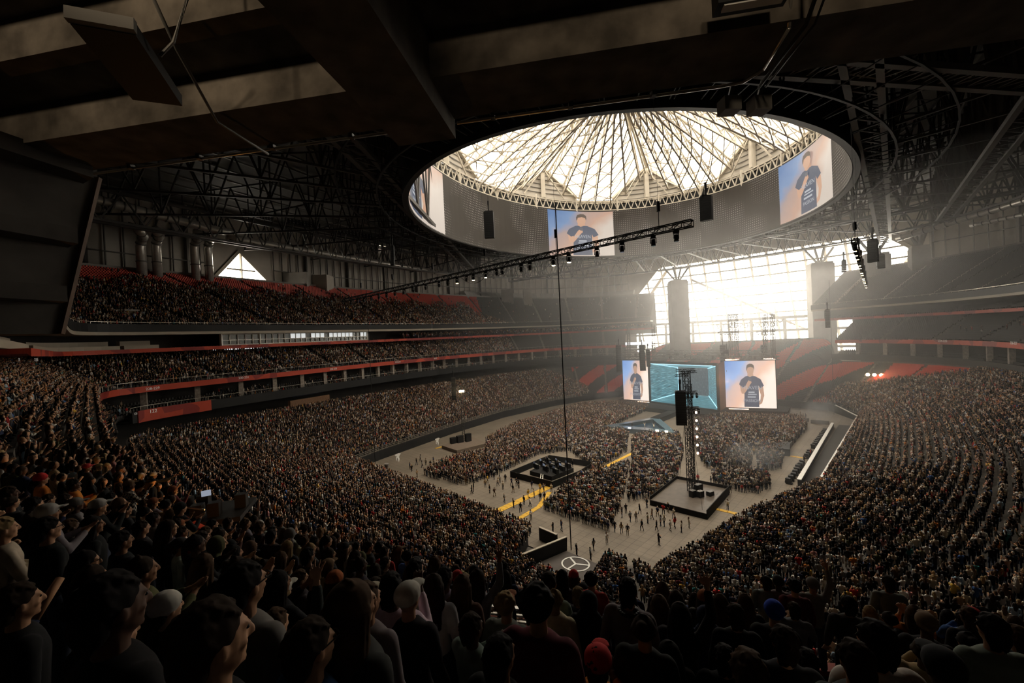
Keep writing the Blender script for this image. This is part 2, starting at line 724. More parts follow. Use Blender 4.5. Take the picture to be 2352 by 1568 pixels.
def arc_pts(x0, y0, x1, y1, a, b, n):
    out = []
    for i in range(n + 1):
        px, py = x0 + (x1 - x0) * i / n, y0 + (y1 - y0) * i / n
        d = ray(px, py)

        def outside(t_):
            A, B = AB(d * t_)
            return math.hypot(A, B - CB) > rad(psi_of(A, B), a, b)
        hi = 400.0
        while hi > 8 and outside(hi - 2):
            hi -= 2
        lo = hi - 2
        for _ in range(24):
            m_ = (lo + hi) / 2
            if outside(m_):
                hi = m_
            else:
                lo = m_
        out.append(tuple(d * lo + np.array([0, 0, EYE])))
    return out


R_ = math.degrees
# level data
LOW_Z0 = 2.4


def far_end(p):                                          # 1 straight behind the stage, 0 from the corners on
    d = abs(math.degrees((p + math.pi) % (2 * math.pi) - math.pi))
    t = min(max((25 - d) / 9, 0), 1)
    return t * t * (3 - 2 * t)


def low_rear_z(p):
    return 14.2 + 2.2 * math.sin(p) + 8.0 * far_end(p)


def low_front(p):
    return (*field_edge(p), LOW_Z0)


def low_rear(p):
    return (*cur(p, 92 + 20 * far_end(p), 77 + 20 * far_end(p)), low_rear_z(p))


D2F = (95.0, 78.0, 23.15)                                # front edge of the 200 level
D2ROWS, D2DEP, D2RISE = 17, .8, .46
D3F = (98.0, 81.0, 35.6)
D3ROWS = 36


def d2(p, k):
    return (*cur(p, D2F[0] + D2DEP * k, D2F[1] + D2DEP * k), D2F[2] + D2RISE * k)


def rim_d(p):                                            # depth of the upper tier: shallower towards the open end
    c = max(0.0, math.cos(p))
    return 30.0 - 6.0 * c ** 2


def d3_rear(p):
    d = rim_d(p)
    return (*cur(p, D3F[0] + d, D3F[1] + d), D3F[2] + d * .553)


PSI3L, PSI3R = 341.0, 18.0
PSI2L, PSI2R = 334.0, 23.0
CUT0, CUT1 = 68.0, 184.0                                 # the upper tiers right over the camera are built as the soffit

# ================================================================ the setting
# floor of the field: local axes along and across the field
fl = MB()
pts = [(a * 1.0, -b) for a, b in FIELD]
fl.add([(x, y, 0) for x, y in pts], [tuple(range(len(pts) - 1, -1, -1))])
o = fl.build('floor', M['floor'], kind='structure')
o.location = (FC[0], FC[1], 0)
o.rotation_euler = (0, 0, ANG_A)
g = MB()
g.add([W3(*cur(p, 150, 132), -.15) for p in psis(0, 360, 60)[:-1]], [tuple(range(60))])
g.build('floor_base', M['concrete_dark'], kind='structure')

FULL = psis(0, 360, 300)
terrace('lower_terrace_floor', FULL, low_front, low_rear, 34, M['concrete_dark'], wall_to=-.1)
# field wall face
band('wall_field', FULL, lambda p: (*[x * .998 for x in field_edge(p)], 0), lambda p: (*[x * .998 for x in field_edge(p)], 2.35), M['black'])
P2 = psis(PSI2R, PSI2L, 250)
P3 = [psis(PSI3R, CUT0, 50), psis(CUT1, PSI3L, 150)]
# concourse behind the lower bowl
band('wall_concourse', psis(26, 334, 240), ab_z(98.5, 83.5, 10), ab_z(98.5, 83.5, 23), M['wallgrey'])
band('wall_lower_parapet', FULL, lambda p: (*low_rear(p)[:2], low_rear_z(p) - 1), lambda p: (*low_rear(p)[:2], low_rear_z(p) + .9), M['concrete_dark'])
# club tier: dark fascia, a few rows, wall behind
for PC in (psis(PSI2R, 66, 40), psis(211, PSI2L, 120)):
    ring_solid('club_fascia_trim', PC, [ab_z(92.5, 77.5, 16.2), ab_z(92.5, 77.5, 18.35), ab_z(93, 78, 18.35), ab_z(93, 78, 16.6), ab_z(98.4, 83.4, 16.6), ab_z(98.4, 83.4, 16.2)], M['black'])
    terrace('club_terrace_floor', PC, lambda p: (*cur(p, 93, 78), 17.2), lambda p: (*cur(p, 97.4, 82.4), 19.4), 4, M['concrete_dark'])
# 200 level
ring_solid('fascia_trim', P2, [ab_z(94.9, 77.9, 22.0), ab_z(94.9, 77.9, 23.25), ab_z(95.1, 78.1, 23.25), ab_z(95.1, 78.1, 22.4), ab_z(110, 93, 22.4), ab_z(110, 93, 22.0)], M['fascia'])
terrace('middle_terrace_floor', P2, lambda p: d2(p, 0), lambda p: d2(p, D2ROWS), D2ROWS, M['concrete_dark'])
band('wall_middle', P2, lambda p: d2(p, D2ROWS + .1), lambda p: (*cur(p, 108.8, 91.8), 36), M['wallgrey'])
for i, P in enumerate(P3):
    # suite level slab with its thin red fascia
    ring_solid('suite_fascia_trim', P, [ab_z(99.9, 82.9, 30.3), ab_z(99.9, 82.9, 31.15), ab_z(100.2, 83.2, 31.15), ab_z(109, 92, 31.15), ab_z(109, 92, 30.6), ab_z(100.2, 83.2, 30.6)], M['fascia'])
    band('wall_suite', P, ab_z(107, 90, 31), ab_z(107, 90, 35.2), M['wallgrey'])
    # front of the upper tier: pale band below, black band above
    ring_solid('upper_band_trim', P, [ab_z(97.9, 80.9, 34.1), ab_z(97.9, 80.9, 34.75), ab_z(98.2, 81.2, 34.75), ab_z(110, 93, 34.75), ab_z(110, 93, 34.4), ab_z(98.2, 81.2, 34.1)], M['cream'])
    band('upper_black_trim', P, ab_z(97.8, 80.8, 34.75), ab_z(97.8, 80.8, 36.4), M['black'])
    terrace('upper_terrace_floor', P, lambda p: (*cur(p, *D3F[:2]), D3F[2]), d3_rear, D3ROWS, M['concrete_dark'])
    ring_solid('upper_rim_trim', P, [lambda p: (d3_rear(p)[0], d3_rear(p)[1], d3_rear(p)[2] - 1),
                                     lambda p: (d3_rear(p)[0], d3_rear(p)[1], d3_rear(p)[2] + 1.1),
                                     lambda p: (d3_rear(p)[0] * 1.006, (d3_rear(p)[1] - CB) * 1.006 + CB, d3_rear(p)[2] + 1.1),
                                     lambda p: (d3_rear(p)[0] * 1.006, (d3_rear(p)[1] - CB) * 1.006 + CB, d3_rear(p)[2] - 1)], M['concrete_grey'])
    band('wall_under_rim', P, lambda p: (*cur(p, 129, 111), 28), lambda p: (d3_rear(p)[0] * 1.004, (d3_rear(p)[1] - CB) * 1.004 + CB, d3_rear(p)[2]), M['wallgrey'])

# ---- outer wall with its great window at the stage end and a triangular one on the far side
WA, WB = 136.0, 118.0
ZTOP = 76.0
_tp = [arc_pts(x, y, x + .01, y, WA, WB, 1)[0] for x, y in ((548, 577), (490, 636), (620, 652))]
TRI = tuple(psi_of(*AB(q)) for q in _tp)
TZ0, TZ1 = (_tp[1][2] + _tp[2][2]) / 2, _tp[0][2]


def hole(p):
    pp = (p + math.pi) % (2 * math.pi) - math.pi
    b = cur(p, WA, WB)[1]
    if -math.radians(24.6) < pp < math.radians(25.6):
        x = abs(b + 6)
        top = (66.0 if x < 44 else 66 - (x - 44) * 1.15) if b < -6 else (66.0 if x < 50 else 66 - (x - 50) * .9)
        return (17.0, max(top, 17.5))
    q = p % (2 * math.pi)
    if TRI[1] < q < TRI[2]:
        t = (q - TRI[1]) / (TRI[0] - TRI[1]) if q < TRI[0] else (TRI[2] - q) / (TRI[2] - TRI[0])
        return (TZ0, TZ0 + (TZ1 - TZ0) * t)
    return None


mb = MB()
WP = sorted(set([round(x, 6) for x in psis(0, 360, 360)] + [TRI[0], TRI[1] + 1e-5, TRI[2] - 1e-5]))
for p0, p1 in zip(WP[:-1], WP[1:]):
    h0, h1 = hole(p0), hole(p1)
    a0, a1 = cur(p0, WA, WB), cur(p1, WA, WB)
    if h0 and h1:
        mb.quad(W3(*a0, -.1), W3(*a1, -.1), W3(*a1, h1[0]), W3(*a0, h0[0]))
        mb.quad(W3(*a0, h0[1]), W3(*a1, h1[1]), W3(*a1, ZTOP), W3(*a0, ZTOP))
    else:
        mb.quad(W3(*a0, -.1), W3(*a1, -.1), W3(*a1, ZTOP), W3(*a0, ZTOP))
mb.build('wall_outer', M['panel'], kind='structure')
# ribs of the wall panels
mb = MB()
for k in range(0, 240):
    p = math.radians(k * 1.5)
    if hole(p):
        continue
    mb.bar(W3(*cur(p, WA - .5, WB - .5), 34), W3(*cur(p, WA - .5, WB - .5), ZTOP), .9 if k % 6 == 0 else .28)
for z in (46, 58, 66):
    for k in range(0, 240):
        p, q = math.radians(k * 1.5), math.radians(k * 1.5 + 1.5)
        if hole(p) or hole(q):
            continue
        mb.bar(W3(*cur(p, WA - .8, WB - .8), z), W3(*cur(q, WA - .8, WB - .8), z), .3)
mb.build('wall_ribs_trim', M['steelmid'], kind='structure')


def window(name, P, lo, hi, mull, horiz, lean, wbar):
    fr, gl = MB(), MB()
    for p0, p1 in zip(P[:-1], P[1:]):
        gl.quad(W3(*cur(p0, WA + .3, WB + .3), lo(p0)), W3(*cur(p1, WA + .3, WB + .3), lo(p1)), W3(*cur(p1, WA + .3, WB + .3), hi(p1)), W3(*cur(p0, WA + .3, WB + .3), hi(p0)))
    for p in mull:
        q = p + lean
        fr.bar(W3(*cur(p, WA, WB), lo(p)), W3(*cur(q, WA, WB), hi(q)), wbar)
    for z in horiz:
        for p0, p1 in zip(P[:-1], P[1:]):
            if lo(p0) < z < hi(p0) and lo(p1) < z < hi(p1):
                fr.bar(W3(*cur(p0, WA, WB), z), W3(*cur(p1, WA, WB), z), wbar * .8)
    for p0, p1 in zip(P[:-1], P[1:]):
        fr.bar(W3(*cur(p0, WA, WB), hi(p0)), W3(*cur(p1, WA, WB), hi(p1)), wbar * 1.6)
    f = fr.build(name, M['white_steel'], kind='structure')
    gl.build('glazing', M['glass'], f)
    return f


big = psis(-24.3, 25.3, 60)
wn = window('window_1', big, lambda p: 17.0, lambda p: hole(p)[1], [math.radians(x) for x in np.arange(-22, 24, 3.1)], list(np.arange(22, 66, 4.6)), math.radians(-2.2), .8)
mb = MB()
mb.bar(W3(136, -34, 57), W3(137, 12, 30), 1.1)
mb.bar(W3(137, 12, 30), W3(137, 30, 20), .8)
mb.bar(W3(135, 40, 34), W3(134, 54, 56), .9)
mb.bar(W3(136, 20, 36), W3(136, 40, 52), .7)
mb.bar(W3(133, -64, 40), W3(136, -46, 64), 1.6)
mb.build('window_brace', M['white_steel'], wn)
window('window_2', [TRI[1] + 1e-4, (TRI[1] + TRI[0]) / 2, TRI[0], (TRI[2] + TRI[0]) / 2, TRI[2] - 1e-4], lambda p: TZ0, lambda p: hole(p)[1], [TRI[0] + .004], [TZ0 + 3.6, TZ0 + 6.6], .0, .6)

# bridges across the window end, behind the stage
for z, d, t in ((33.6, 132, 1.3), (27.5, 132, .9), (19.5, 131, 1.0)):
    o = ring_solid('bridge_trim', psis(-26, 24, 40), [ab_z(d, d - 18, z - t), ab_z(d, d - 18, z), ab_z(d + 4, d - 14, z), ab_z(d + 4, d - 14, z - t)], M['concrete_grey'])
mb = MB()
for k in range(-24, 24, 1):
    p = math.radians(k)
    mb.bar(W3(*cur(p, 132, 114), 33.6), W3(*cur(p, 132, 114), 34.8), .12)
for k in range(-24, 24, 6):
    p = math.radians(k + .7)
    mb.bar(W3(*cur(p, 134, 116), 0), W3(*cur(p, 134, 116), 33), 1.1)
for p0, p1 in zip(psis(-24, 23, 30)[:-1], psis(-24, 23, 30)[1:]):
    mb.bar(W3(*cur(p0, 132, 114), 34.8), W3(*cur(p1, 132, 114), 34.8), .15)
mb.build('bridge_rail_trim', M['steelmid'], kind='structure')

# ---- roof: oval opening, screen ring, steel, petals
HA, HB = 56.0, 44.8


def ov(t, d=0.0):                                       # oval of the opening, widened by d
    return ((HA + d) * math.cos(t), (HB + d) * math.sin(t))


OT = [2 * math.pi * k / 144 for k in range(145)]
mb = MB()
vs = []
for t in OT:
    p = psi_of(*ov(t, 2.5))
    vs += [W3(*ov(t, 2.5), 80.5), W3(*cur(p, (HA + WA) / 2, (HB + WB) / 2), 79), W3(*cur(p, WA + 1, WB + 1), 75)]
mb.add(vs, [(3 * i + j, 3 * i + 3 + j, 3 * i + 4 + j, 3 * i + 1 + j) for i in range(144) for j in (0, 1)])
mb.build('ceiling', M['deck'], kind='structure')
# purlins under the deck
mb = MB()
for s_ in np.linspace(.1, .95, 12):
    prev = None
    for t in OT[::2]:
        p = psi_of(*ov(t, 2.5))
        a0, b0 = ov(t, 2.5)
        a1, b1 = cur(p, WA, WB)
        q = W3(a0 + (a1 - a0) * s_, b0 + (b1 - b0) * s_, 79.2 - 4.6 * s_)
        if prev is not None:
            mb.bar(prev, q, .4)
        prev = q
mb.build('ceiling_purlins_trim', M['steelmid'], kind='structure')
# casing of the screen ring
mb = MB()
vs = []
for t in OT:
    for d, z in ((.15, 76.0), (.15, 58.3), (1.2, 58.2), (2.4, 80.6)):
        vs.append(W3(*ov(t, d), z))
mb.add(vs, [(4 * i + j, 4 * i + 4 + j, 4 * i + 5 + j, 4 * i + 1 + j) for i in range(144) for j in range(3)])
halo = empty('halo_screen', W3(0, 0, 58), 0, 'huge oval ring video screen hung under the roof opening, dotted with white points', 'screen')


def adopt(o, parent):
    o.parent = parent
    o.matrix_parent_inverse = parent.matrix_world.inverted()
    return o


bpy.context.view_layer.update()
adopt(mb.build('casing', M['black']), halo)
mb = MB()
ARC = [0.0]
for t0, t1 in zip(OT[:-1], OT[1:]):
    ARC.append(ARC[-1] + math.dist(ov(t0), ov(t1)))
vs = []
for t in OT:
    vs += [W3(*ov(t), 58.5), W3(*ov(t), 75.7)]
mb.add(vs, [(2 * i, 2 * i + 1, 2 * i + 3, 2 * i + 2) for i in range(144)])
me = mb.mesh('display_face', M['led'])
uvl = me.uv_layers.new(name='UVMap')
for li, l in enumerate(me.loops):
    i, j = divmod(l.vertex_index, 2)
    uvl.data[li].uv = (ARC[i], 17.2 * j)
o = bpy.data.objects.new('display_face', me)
COL.objects.link(o)
adopt(o, halo)

# ring truss over the screen
mb = MB()
N = 120
for i in range(N):
    t0, t1 = 2 * math.pi * i / N, 2 * math.pi * (i + 1) / N
    tm = (t0 + t1) / 2
    for d, z in ((.4, 76.1), (.4, 79.4), (2.2, 76.1), (2.2, 79.4)):
        mb.bar(W3(*ov(t0, d), z), W3(*ov(t1, d), z), .42)
    mb.bar(W3(*ov(t0, .4), 76.1), W3(*ov(tm, .4), 79.4), .28)
    mb.bar(W3(*ov(tm, .4), 79.4), W3(*ov(t1, .4), 76.1), .28)
    if i % 6 == 0:
        mb.bar(W3(*ov(t0, .3), 75.2), W3(*ov(t0, .3), 80.4), .6)
    mb.bar(W3(*ov(t0, .4), 79.4), W3(*ov(t0, 2.2), 79.4), .25)
mb.build('ring_truss', M['white_steel'], None, 'cream steel ring truss running round the roof opening above the oval screen', 'truss')

# petals: ridges, gables and lattice
RIDGE = [math.radians(22 + 45 * k) for k in range(8)]
ZR, ZV, ZC = 91.5, 81.0, 95.5


def ridge_h(t):                                         # height of the roof edge over the ring
    d = min(abs((t - r + math.pi) % (2 * math.pi) - math.pi) for r in RIDGE)
    return ZV + (ZR - ZV) * max(0.0, 1 - d / math.radians(15))


def roof_pt(t, s, dz=0.0):                              # s 0 at the ring, 1 at the crown
    a, b = ov(t, 2)
    return W3(a * (1 - s), b * (1 - s), ridge_h(t) * (1 - s) + ZC * s + 3.2 * math.sin(math.pi * min(s, 1)) * (1 if ridge_h(t) < ZV + 1 else .3) + dz)


mb = MB()
for r in RIDGE:
    K = 10
    for i in range(-K, K):
        t0, t1 = r + math.radians(15) * i / K, r + math.radians(15) * (i + 1) / K
        mb.quad(W3(*ov(t0, 2.1), 80.4), W3(*ov(t1, 2.1), 80.4), W3(*ov(t1, 2.1), ridge_h(t1)), W3(*ov(t0, 2.1), ridge_h(t0)))
mb.build('wall_gables', M['panel'], kind='structure')
mb = MB()
for r in RIDGE:
    for z in np.arange(82, 91, 1.6):
        wdt = math.radians(15) * (1 - (z - ZV) / (ZR - ZV))
        for j in range(6):
            t0, t1 = r - wdt + 2 * wdt * j / 6, r - wdt + 2 * wdt * (j + 1) / 6
            mb.bar(W3(*ov(t0, 1.9), z), W3(*ov(t1, 1.9), z), .18)
mb.build('gable_siding_trim', M['steelmid'], kind='structure')
for ri, r in enumerate(RIDGE):
    mb = MB()
    mb.bar(W3(*ov(r, 1.4), 80), W3(*ov(r, 1.4), ZR), 1.5)
    for i in range(8):
        mb.bar(roof_pt(r, i / 8), roof_pt(r, (i + 1) / 8), 1.7)
        mb.bar(roof_pt(r, i / 8, -2.6), roof_pt(r, (i + 1) / 8, -2.6), .5)
        mb.bar(roof_pt(r, i / 8), roof_pt(r, (i + 1) / 8, -2.6), .3)
    for sg in (-1, 1):
        mb.bar(W3(*ov(r, 1.6), ZR), W3(*ov(r + sg * math.radians(15), 1.6), ZV), .8)
        mb.bar(W3(*ov(r, .8), ZR - 1), W3(*ov(r + sg * math.radians(9), .8), 80), .4)
    mb.build('ridge_beam', M['white_steel'], None, 'cream ridge beam rising from a gable to the crown of the glazed roof', 'beam', 'ridge beams of the glazed roof')
    lt = MB()
    r1 = RIDGE[(ri + 1) % 8] if ri < 7 else RIDGE[0] + 2 * math.pi
    fr = [.06, .2, .35, .5, .65, .8, .94]
    SEG = 9
    for fi, f_ in enumerate(fr):
        t = r + (r1 - r) * f_
        for i in range(SEG):
            s0, s1 = i / SEG * .94, (i + 1) / SEG * .94
            lt.bar(roof_pt(t, s0), roof_pt(t, s1), .55)
            lt.bar(roof_pt(t, s0, -3), roof_pt(t, s1, -3), .5)
            lt.bar(roof_pt(t, s0, -3), roof_pt(t, s1), .32)
            lt.bar(roof_pt(t, s0), roof_pt(t, s0, -3), .3)
            if fi:
                tp = r + (r1 - r) * fr[fi - 1]
                lt.bar(roof_pt(tp, s0), roof_pt(t, s0), .38)
                lt.bar(roof_pt(tp, s0, -3), roof_pt(t, s1, -3), .32)
                if i % 2 == fi % 2:
                    lt.bar(roof_pt(tp, s0), roof_pt(t, s1), .32)
                    lt.bar(roof_pt(tp, s1, -3), roof_pt(t, s0), .3)
    lt.build('roof_lattice', M['white_steel'], None, 'cream steel lattice filling one petal of the glazed roof', 'truss', 'lattice petals of the glazed roof')
# clear film over the petals
mb = MB()
vs = []
for t in OT:
    for s_ in (0, .33, .66, .96):
        vs.append(roof_pt(t, s_, .6))
mb.add(vs, [(4 * i + j, 4 * i + 4 + j, 4 * i + 5 + j, 4 * i + 1 + j) for i in range(144) for j in range(3)])
mb.build('window_3', M['glass'], kind='structure')

# ---- dark steelwork of the fixed roof
def truss(p0, p1, z0a, z0b, z1a, z1b, n, wc, wd, twin=0.0):
    """vertical lattice between plan points p0, p1 (field axes); lower chord z0a..z0b, upper z1a..z1b"""
    mb = MB()
    p0, p1 = np.array(p0, float), np.array(p1, float)
    d = (p1 - p0) / np.linalg.norm(p1 - p0)
    nrm = np.array([-d[1], d[0]])
    for off in ((-twin, twin) if twin else (0,)):
        q = lambda t, up: W3(*(p0 + (p1 - p0) * t + nrm * off), (z1a + (z1b - z1a) * t) if up else (z0a + (z0b - z0a) * t))
        mb.bar(q(0, 0), q(1, 0), wc)
        mb.bar(q(0, 1), q(1, 1), wc)
        for i in range(n):
            a, b = i / n, (i + 1) / n
            mb.bar(q(a, 0), q((a + b) / 2, 1), wd)
            mb.bar(q((a + b) / 2, 1), q(b, 0), wd)
            mb.bar(q(a, 0), q(a, 1), wd * .8)
    if twin:
        for i in range(2 * n + 1):
            t = i / (2 * n)
            for up in (0, 1):
                z = (z1a + (z1b - z1a) * t) if up else (z0a + (z0b - z0a) * t)
                c = p0 + (p1 - p0) * t
                mb.bar(W3(*(c - nrm * twin), z), W3(*(c + nrm * twin), z), wd * .7)
                c2 = p0 + (p1 - p0) * min(1, t + .5 / n)
                mb.bar(W3(*(c - nrm * twin), z), W3(*(c2 + nrm * twin), z), wd * .6)
    return mb


for k, (p0, p1, where) in enumerate([((66, -104), (66, 96), 'crossing in front of the great window'), ((-84, 6), (36, -98), 'running slantwise over the crowded far stand'),
                                     ((-62, 48.5), (124, 46), 'running along the empty wing'), ((-50, 68), (104, 60), 'outermost over the empty wing'), ((-62, 24), (8, 76), 'crossing overhead beyond the small floodlights')]):
    truss(p0, p1, 60, 60, 76, 76, 18, .8 if k else .55, .42, 1.6).build('roof_truss', M['steel'], None, 'large dark steel roof truss ' + where, 'truss', 'main roof trusses')
for k in range(40):
    t = 2 * math.pi * (k + .5) / 40
    p = psi_of(*ov(t, 6))
    a1 = cur(p, 131, 113)
    tb = truss(ov(t, 6), a1, 61, 63, 78, 73.5, 8, .42, .3)
    tb.build('rafter_truss', M['steel'], None, 'dark lattice rafter running from the screen ring out to the roof edge', 'truss', 'lattice rafters of the fixed roof')
for d_, z0, z1, n_, wc, nm, lab in ((6, 58.6, 66, 80, .3, 'collar_truss', 'dark steel collar truss close round the back of the oval screen'),
                                    (13, 59.5, 70, 70, .26, 'collar_truss', 'second dark steel collar truss further out from the oval screen')):
    mb = MB()
    for i in range(n_):
        t0, t1 = 2 * math.pi * i / n_, 2 * math.pi * (i + 1) / n_
        tm = (t0 + t1) / 2
        mb.bar(W3(*ov(t0, d_), z0), W3(*ov(t1, d_), z0), wc)
        mb.bar(W3(*ov(t0, d_), z1), W3(*ov(t1, d_), z1), wc)
        mb.bar(W3(*ov(t0, d_), z0), W3(*ov(tm, d_), z1), wc * .6)
        mb.bar(W3(*ov(tm, d_), z1), W3(*ov(t1, d_), z0), wc * .6)
        mb.bar(W3(*ov(t0, d_), z0), W3(*ov(t0, 2.4), 58.6), wc * .5)
        mb.bar(W3(*ov(t0, d_), z1), W3(*ov(t1, d_ - 4), z1 - 1), wc * .4)
    mb.build(nm, M['black'], None, lab, 'truss')
for dd, z0, z1, lab in ((0, 59.5, 66, 'dark steel girder truss along the roof edge above the upper tiers, inner one'), (9, 61, 69, 'dark steel girder truss along the roof edge above the upper tiers, outer one')):
    mb = MB()
    PP = psis(0, 360, 110)
    q = lambda p, z: W3(*cur(p, 106 + dd, 89 + dd), z)
    for p0, p1 in zip(PP[:-1], PP[1:]):
        pm = (p0 + p1) / 2
        mb.bar(q(p0, z0), q(p1, z0), .55)
        mb.bar(q(p0, z1), q(p1, z1), .45)
        mb.bar(q(p0, z0), q(pm, z1), .28)
        mb.bar(q(pm, z1), q(p1, z0), .28)
        mb.bar(q(p0, z0), W3(*cur(p0, 109 + dd, 92 + dd), z0 + 1.2), .2)
    mb.build('edge_truss', M['steel'], None, lab, 'truss')
# ================================================================ the concrete overhang right above the viewpoint
EU, EN = np.array([.986, -.167]), np.array([.167, .986])


def L(u, v, h):                                         # along the front edge, towards the field, above eye level
    q = EU * u + EN * v
    return (float(q[0]), float(q[1]), EYE + h)


UL, UR = -6.85, 16.0
steps = [(4.70, 2.60), (3.91, 3.034), (3.28, 3.444), (2.62, 3.85), (1.95, 4.26), (1.3, 4.67)]
mb = MB()
prof = [(4.70, 6.4), (4.70, 2.60)]
for (v0, h0), (v1, h1) in zip(steps[:-1], steps[1:]):
    prof += [(v1, h0), (v1, h1)]
prof += [(-16, 4.67), (-16, 6.4)]
nP = len(prof)
vs = [L(UL, v, h) for v, h in prof] + [L(UR, v, h) for v, h in prof]
mb.add(vs, [(k, (k + 1) % nP, nP + (k + 1) % nP, nP + k) for k in range(nP)] + [tuple(range(nP - 1, -1, -1)), tuple(range(nP, 2 * nP))])
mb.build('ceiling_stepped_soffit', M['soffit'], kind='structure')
mb = MB()
bp = [(4.72, 2.38), (4.72, 3.1), (3.9, 3.4), (3.2, 3.8), (2.5, 4.2), (1.2, 4.7), (-10, 4.7), (-10, 2.42)]
for u0, u1 in ((-2.08, -1.36), (8.2, 8.92)):
    vs = [L(u0, v, h) for v, h in bp] + [L(u1, v, h) for v, h in bp]
    n_ = len(bp)
    mb.add(vs, [(k, (k + 1) % n_, n_ + (k + 1) % n_, n_ + k) for k in range(n_)] + [tuple(range(n_ - 1, -1, -1)), tuple(range(n_, 2 * n_))])
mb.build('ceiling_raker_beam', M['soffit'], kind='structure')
# side wall with a leaning front edge and two ledges, at the end of the overhang
mb = MB()
sp_ = [(4.92, 6.4), (4.92, 2.62), (4.36, .32), (-8, .32), (-8, 6.4)]
vs = [L(-7.4, v, h) for v, h in sp_] + [L(UL, v, h) for v, h in sp_]
mb.add(vs, [(k, (k + 1) % 5, 5 + (k + 1) % 5, 5 + k) for k in range(5)] + [(4, 3, 2, 1, 0), (5, 6, 7, 8, 9)])
for (h, v1) in ((2.45, 4.72), (1.5, 4.5), (.72, 4.35)):
    vs = [L(u, v, hh) for hh in (h, h + .2) for (u, v) in ((-6.86, -4), (-6.5, -4), (-6.5, v1 - .1), (-6.86, v1 + .02))]
    mb.add(vs, [(3, 2, 1, 0), (4, 5, 6, 7), (0, 1, 5, 4), (1, 2, 6, 5), (2, 3, 7, 6), (3, 0, 4, 7)])
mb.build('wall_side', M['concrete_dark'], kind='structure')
mb = MB()
mb.bar(L(-6.84, 4.93, 2.6), L(-6.84, 4.38, .32), .05)
mb.build('wall_side_edge_trim', M['wood'], kind='structure')

t = empty('conduit', L(-6.7, 4.74, 2.57), 0, 'shiny metal conduit running along the soffit edge west of the concrete beam', 'conduit')
t['label'] = 'shiny metal conduit along the soffit edge, ending against the big concrete beam'
bpy.context.view_layer.update()
mb = MB()
mb.path([L(-6.7, 4.74, 2.57), L(-2.1, 4.74, 2.57)], .035)
adopt(mb.build('pipe', M['rail'], smooth=True), t)
for u in (-6, -4.9, -3.8, -2.7):
    mb = MB()
    mb.box(L(u, 4.72, 2.58), (.05, .08, .06))
    adopt(mb.build('clip', M['steel']), t)
t = empty('conduit', L(-1.3, 4.74, 2.57), 0, 'shiny metal conduit along the soffit edge from the concrete beam to the small floodlights', 'conduit')
bpy.context.view_layer.update()
mb = MB()
mb.path([L(-1.34, 4.74, 2.57), L(1.6, 4.74, 2.57), L(1.8, 4.7, 2.56), L(1.92, 4.5, 2.55)], .035)
mb.path([L(1.92, 4.5, 2.55), L(1.9, 3.95, 2.56)], .03)
mb.path([L(1.9, 3.95, 2.57), L(1.9, 3.88, 2.9), L(1.9, 3.85, 3.0)], .03)
adopt(mb.build('pipe', M['rail'], smooth=True), t)
for u in (-.9, 0, .9):
    mb = MB()
    mb.box(L(u, 4.72, 2.58), (.05, .08, .06))
    adopt(mb.build('clip', M['steel']), t)
mb = MB()
mb.path([L(-3.3, 2.8, 2.95), L(-3.5, 3.2, 2.75), L(-3.85, 3.95, 2.52), L(-3.87, 4.72, 2.5)], .03)
mb.build('sprinkler_pipe', M['steelmid'], None, 'thin dark sprinkler pipe hanging under the concrete soffit beside the column speaker', 'pipe', smooth=True)
mb = MB()
for du, rr in ((0, .035), (.07, .02)):
    mb.path([L(1.98 + du, 2.4, 3.4), L(1.98 + du, 3.2, 2.95), L(1.98 + du, 3.85, 2.5), L(1.95 + du, 4.7, 2.48)], rr)
mb.build('cable_bundle', M['black'], None, 'black cable bundle running down the soffit to the small floodlights', 'cable', smooth=True)
# column loudspeaker on a bracket
sp = empty('column_speaker', L(-3.3, 2.6, 2.2), 0, 'long black column loudspeaker bracketed under the stepped concrete soffit', 'speaker')
bpy.context.view_layer.update()
mb = MB()
c0, c1 = Vector(L(-3.24, 2.42, 2.36)), Vector(L(-3.66, 3.14, 2.3))
mb.bar(c0, c1, .36, .1)
adopt(mb.build('cabinet', M['black']), sp)
mb = MB()
mb.bar(c0 - (c1 - c0).normalized() * .05, c0, .38, .09)
adopt(mb.build('end_cap', M['concrete_grey']), sp)
mb = MB()
mb.path([c0 * .6 + c1 * .4 + Vector((.25, 0, 0)), c0 * .6 + c1 * .4 + Vector((.36, 0, .1)), Vector(L(-2.85, 2.75, 2.8)), Vector(L(-2.85, 2.75, 3.6))], .025)
adopt(mb.build('bracket', M['steelmid']), sp)
# strip light housing and floodlights
sl = empty('strip_light', L(1.5, 3.6, 2.6), 0, 'dark box light fitting with pale underside under the soffit near the cables', 'light')
bpy.context.view_layer.update()
mb = MB()
mb.bar(L(1.2, 3.62, 2.66), L(1.74, 3.62, 2.66), .16, .16)
adopt(mb.build('housing', M['black']), sl)
mb = MB()
mb.bar(L(1.25, 3.6, 2.575), L(1.7, 3.6, 2.575), .08, .02)
adopt(mb.build('diffuser', M['white']), sl)
for i, (u, lab) in enumerate(((1.72, 'grey floodlight at the soffit edge under the cable bundle'), (2.02, 'smaller floodlight beside the one under the cable bundle'))):
    fl_ = empty('floodlight', L(u, 4.86, 2.42), 0, lab, 'light')
    bpy.context.view_layer.update()
    mb = MB()
    mb.bar(L(u - .09, 4.86, 2.42 - .04 * i), L(u + .09, 4.9, 2.42 - .04 * i), .16, .15)
    adopt(mb.build('housing', M['steelmid']), fl_)
    mb = MB()
    mb.bar(L(u, 4.86, 2.48), L(u, 4.75, 2.58), .04)
    adopt(mb.build('bracket', M['steel']), fl_)
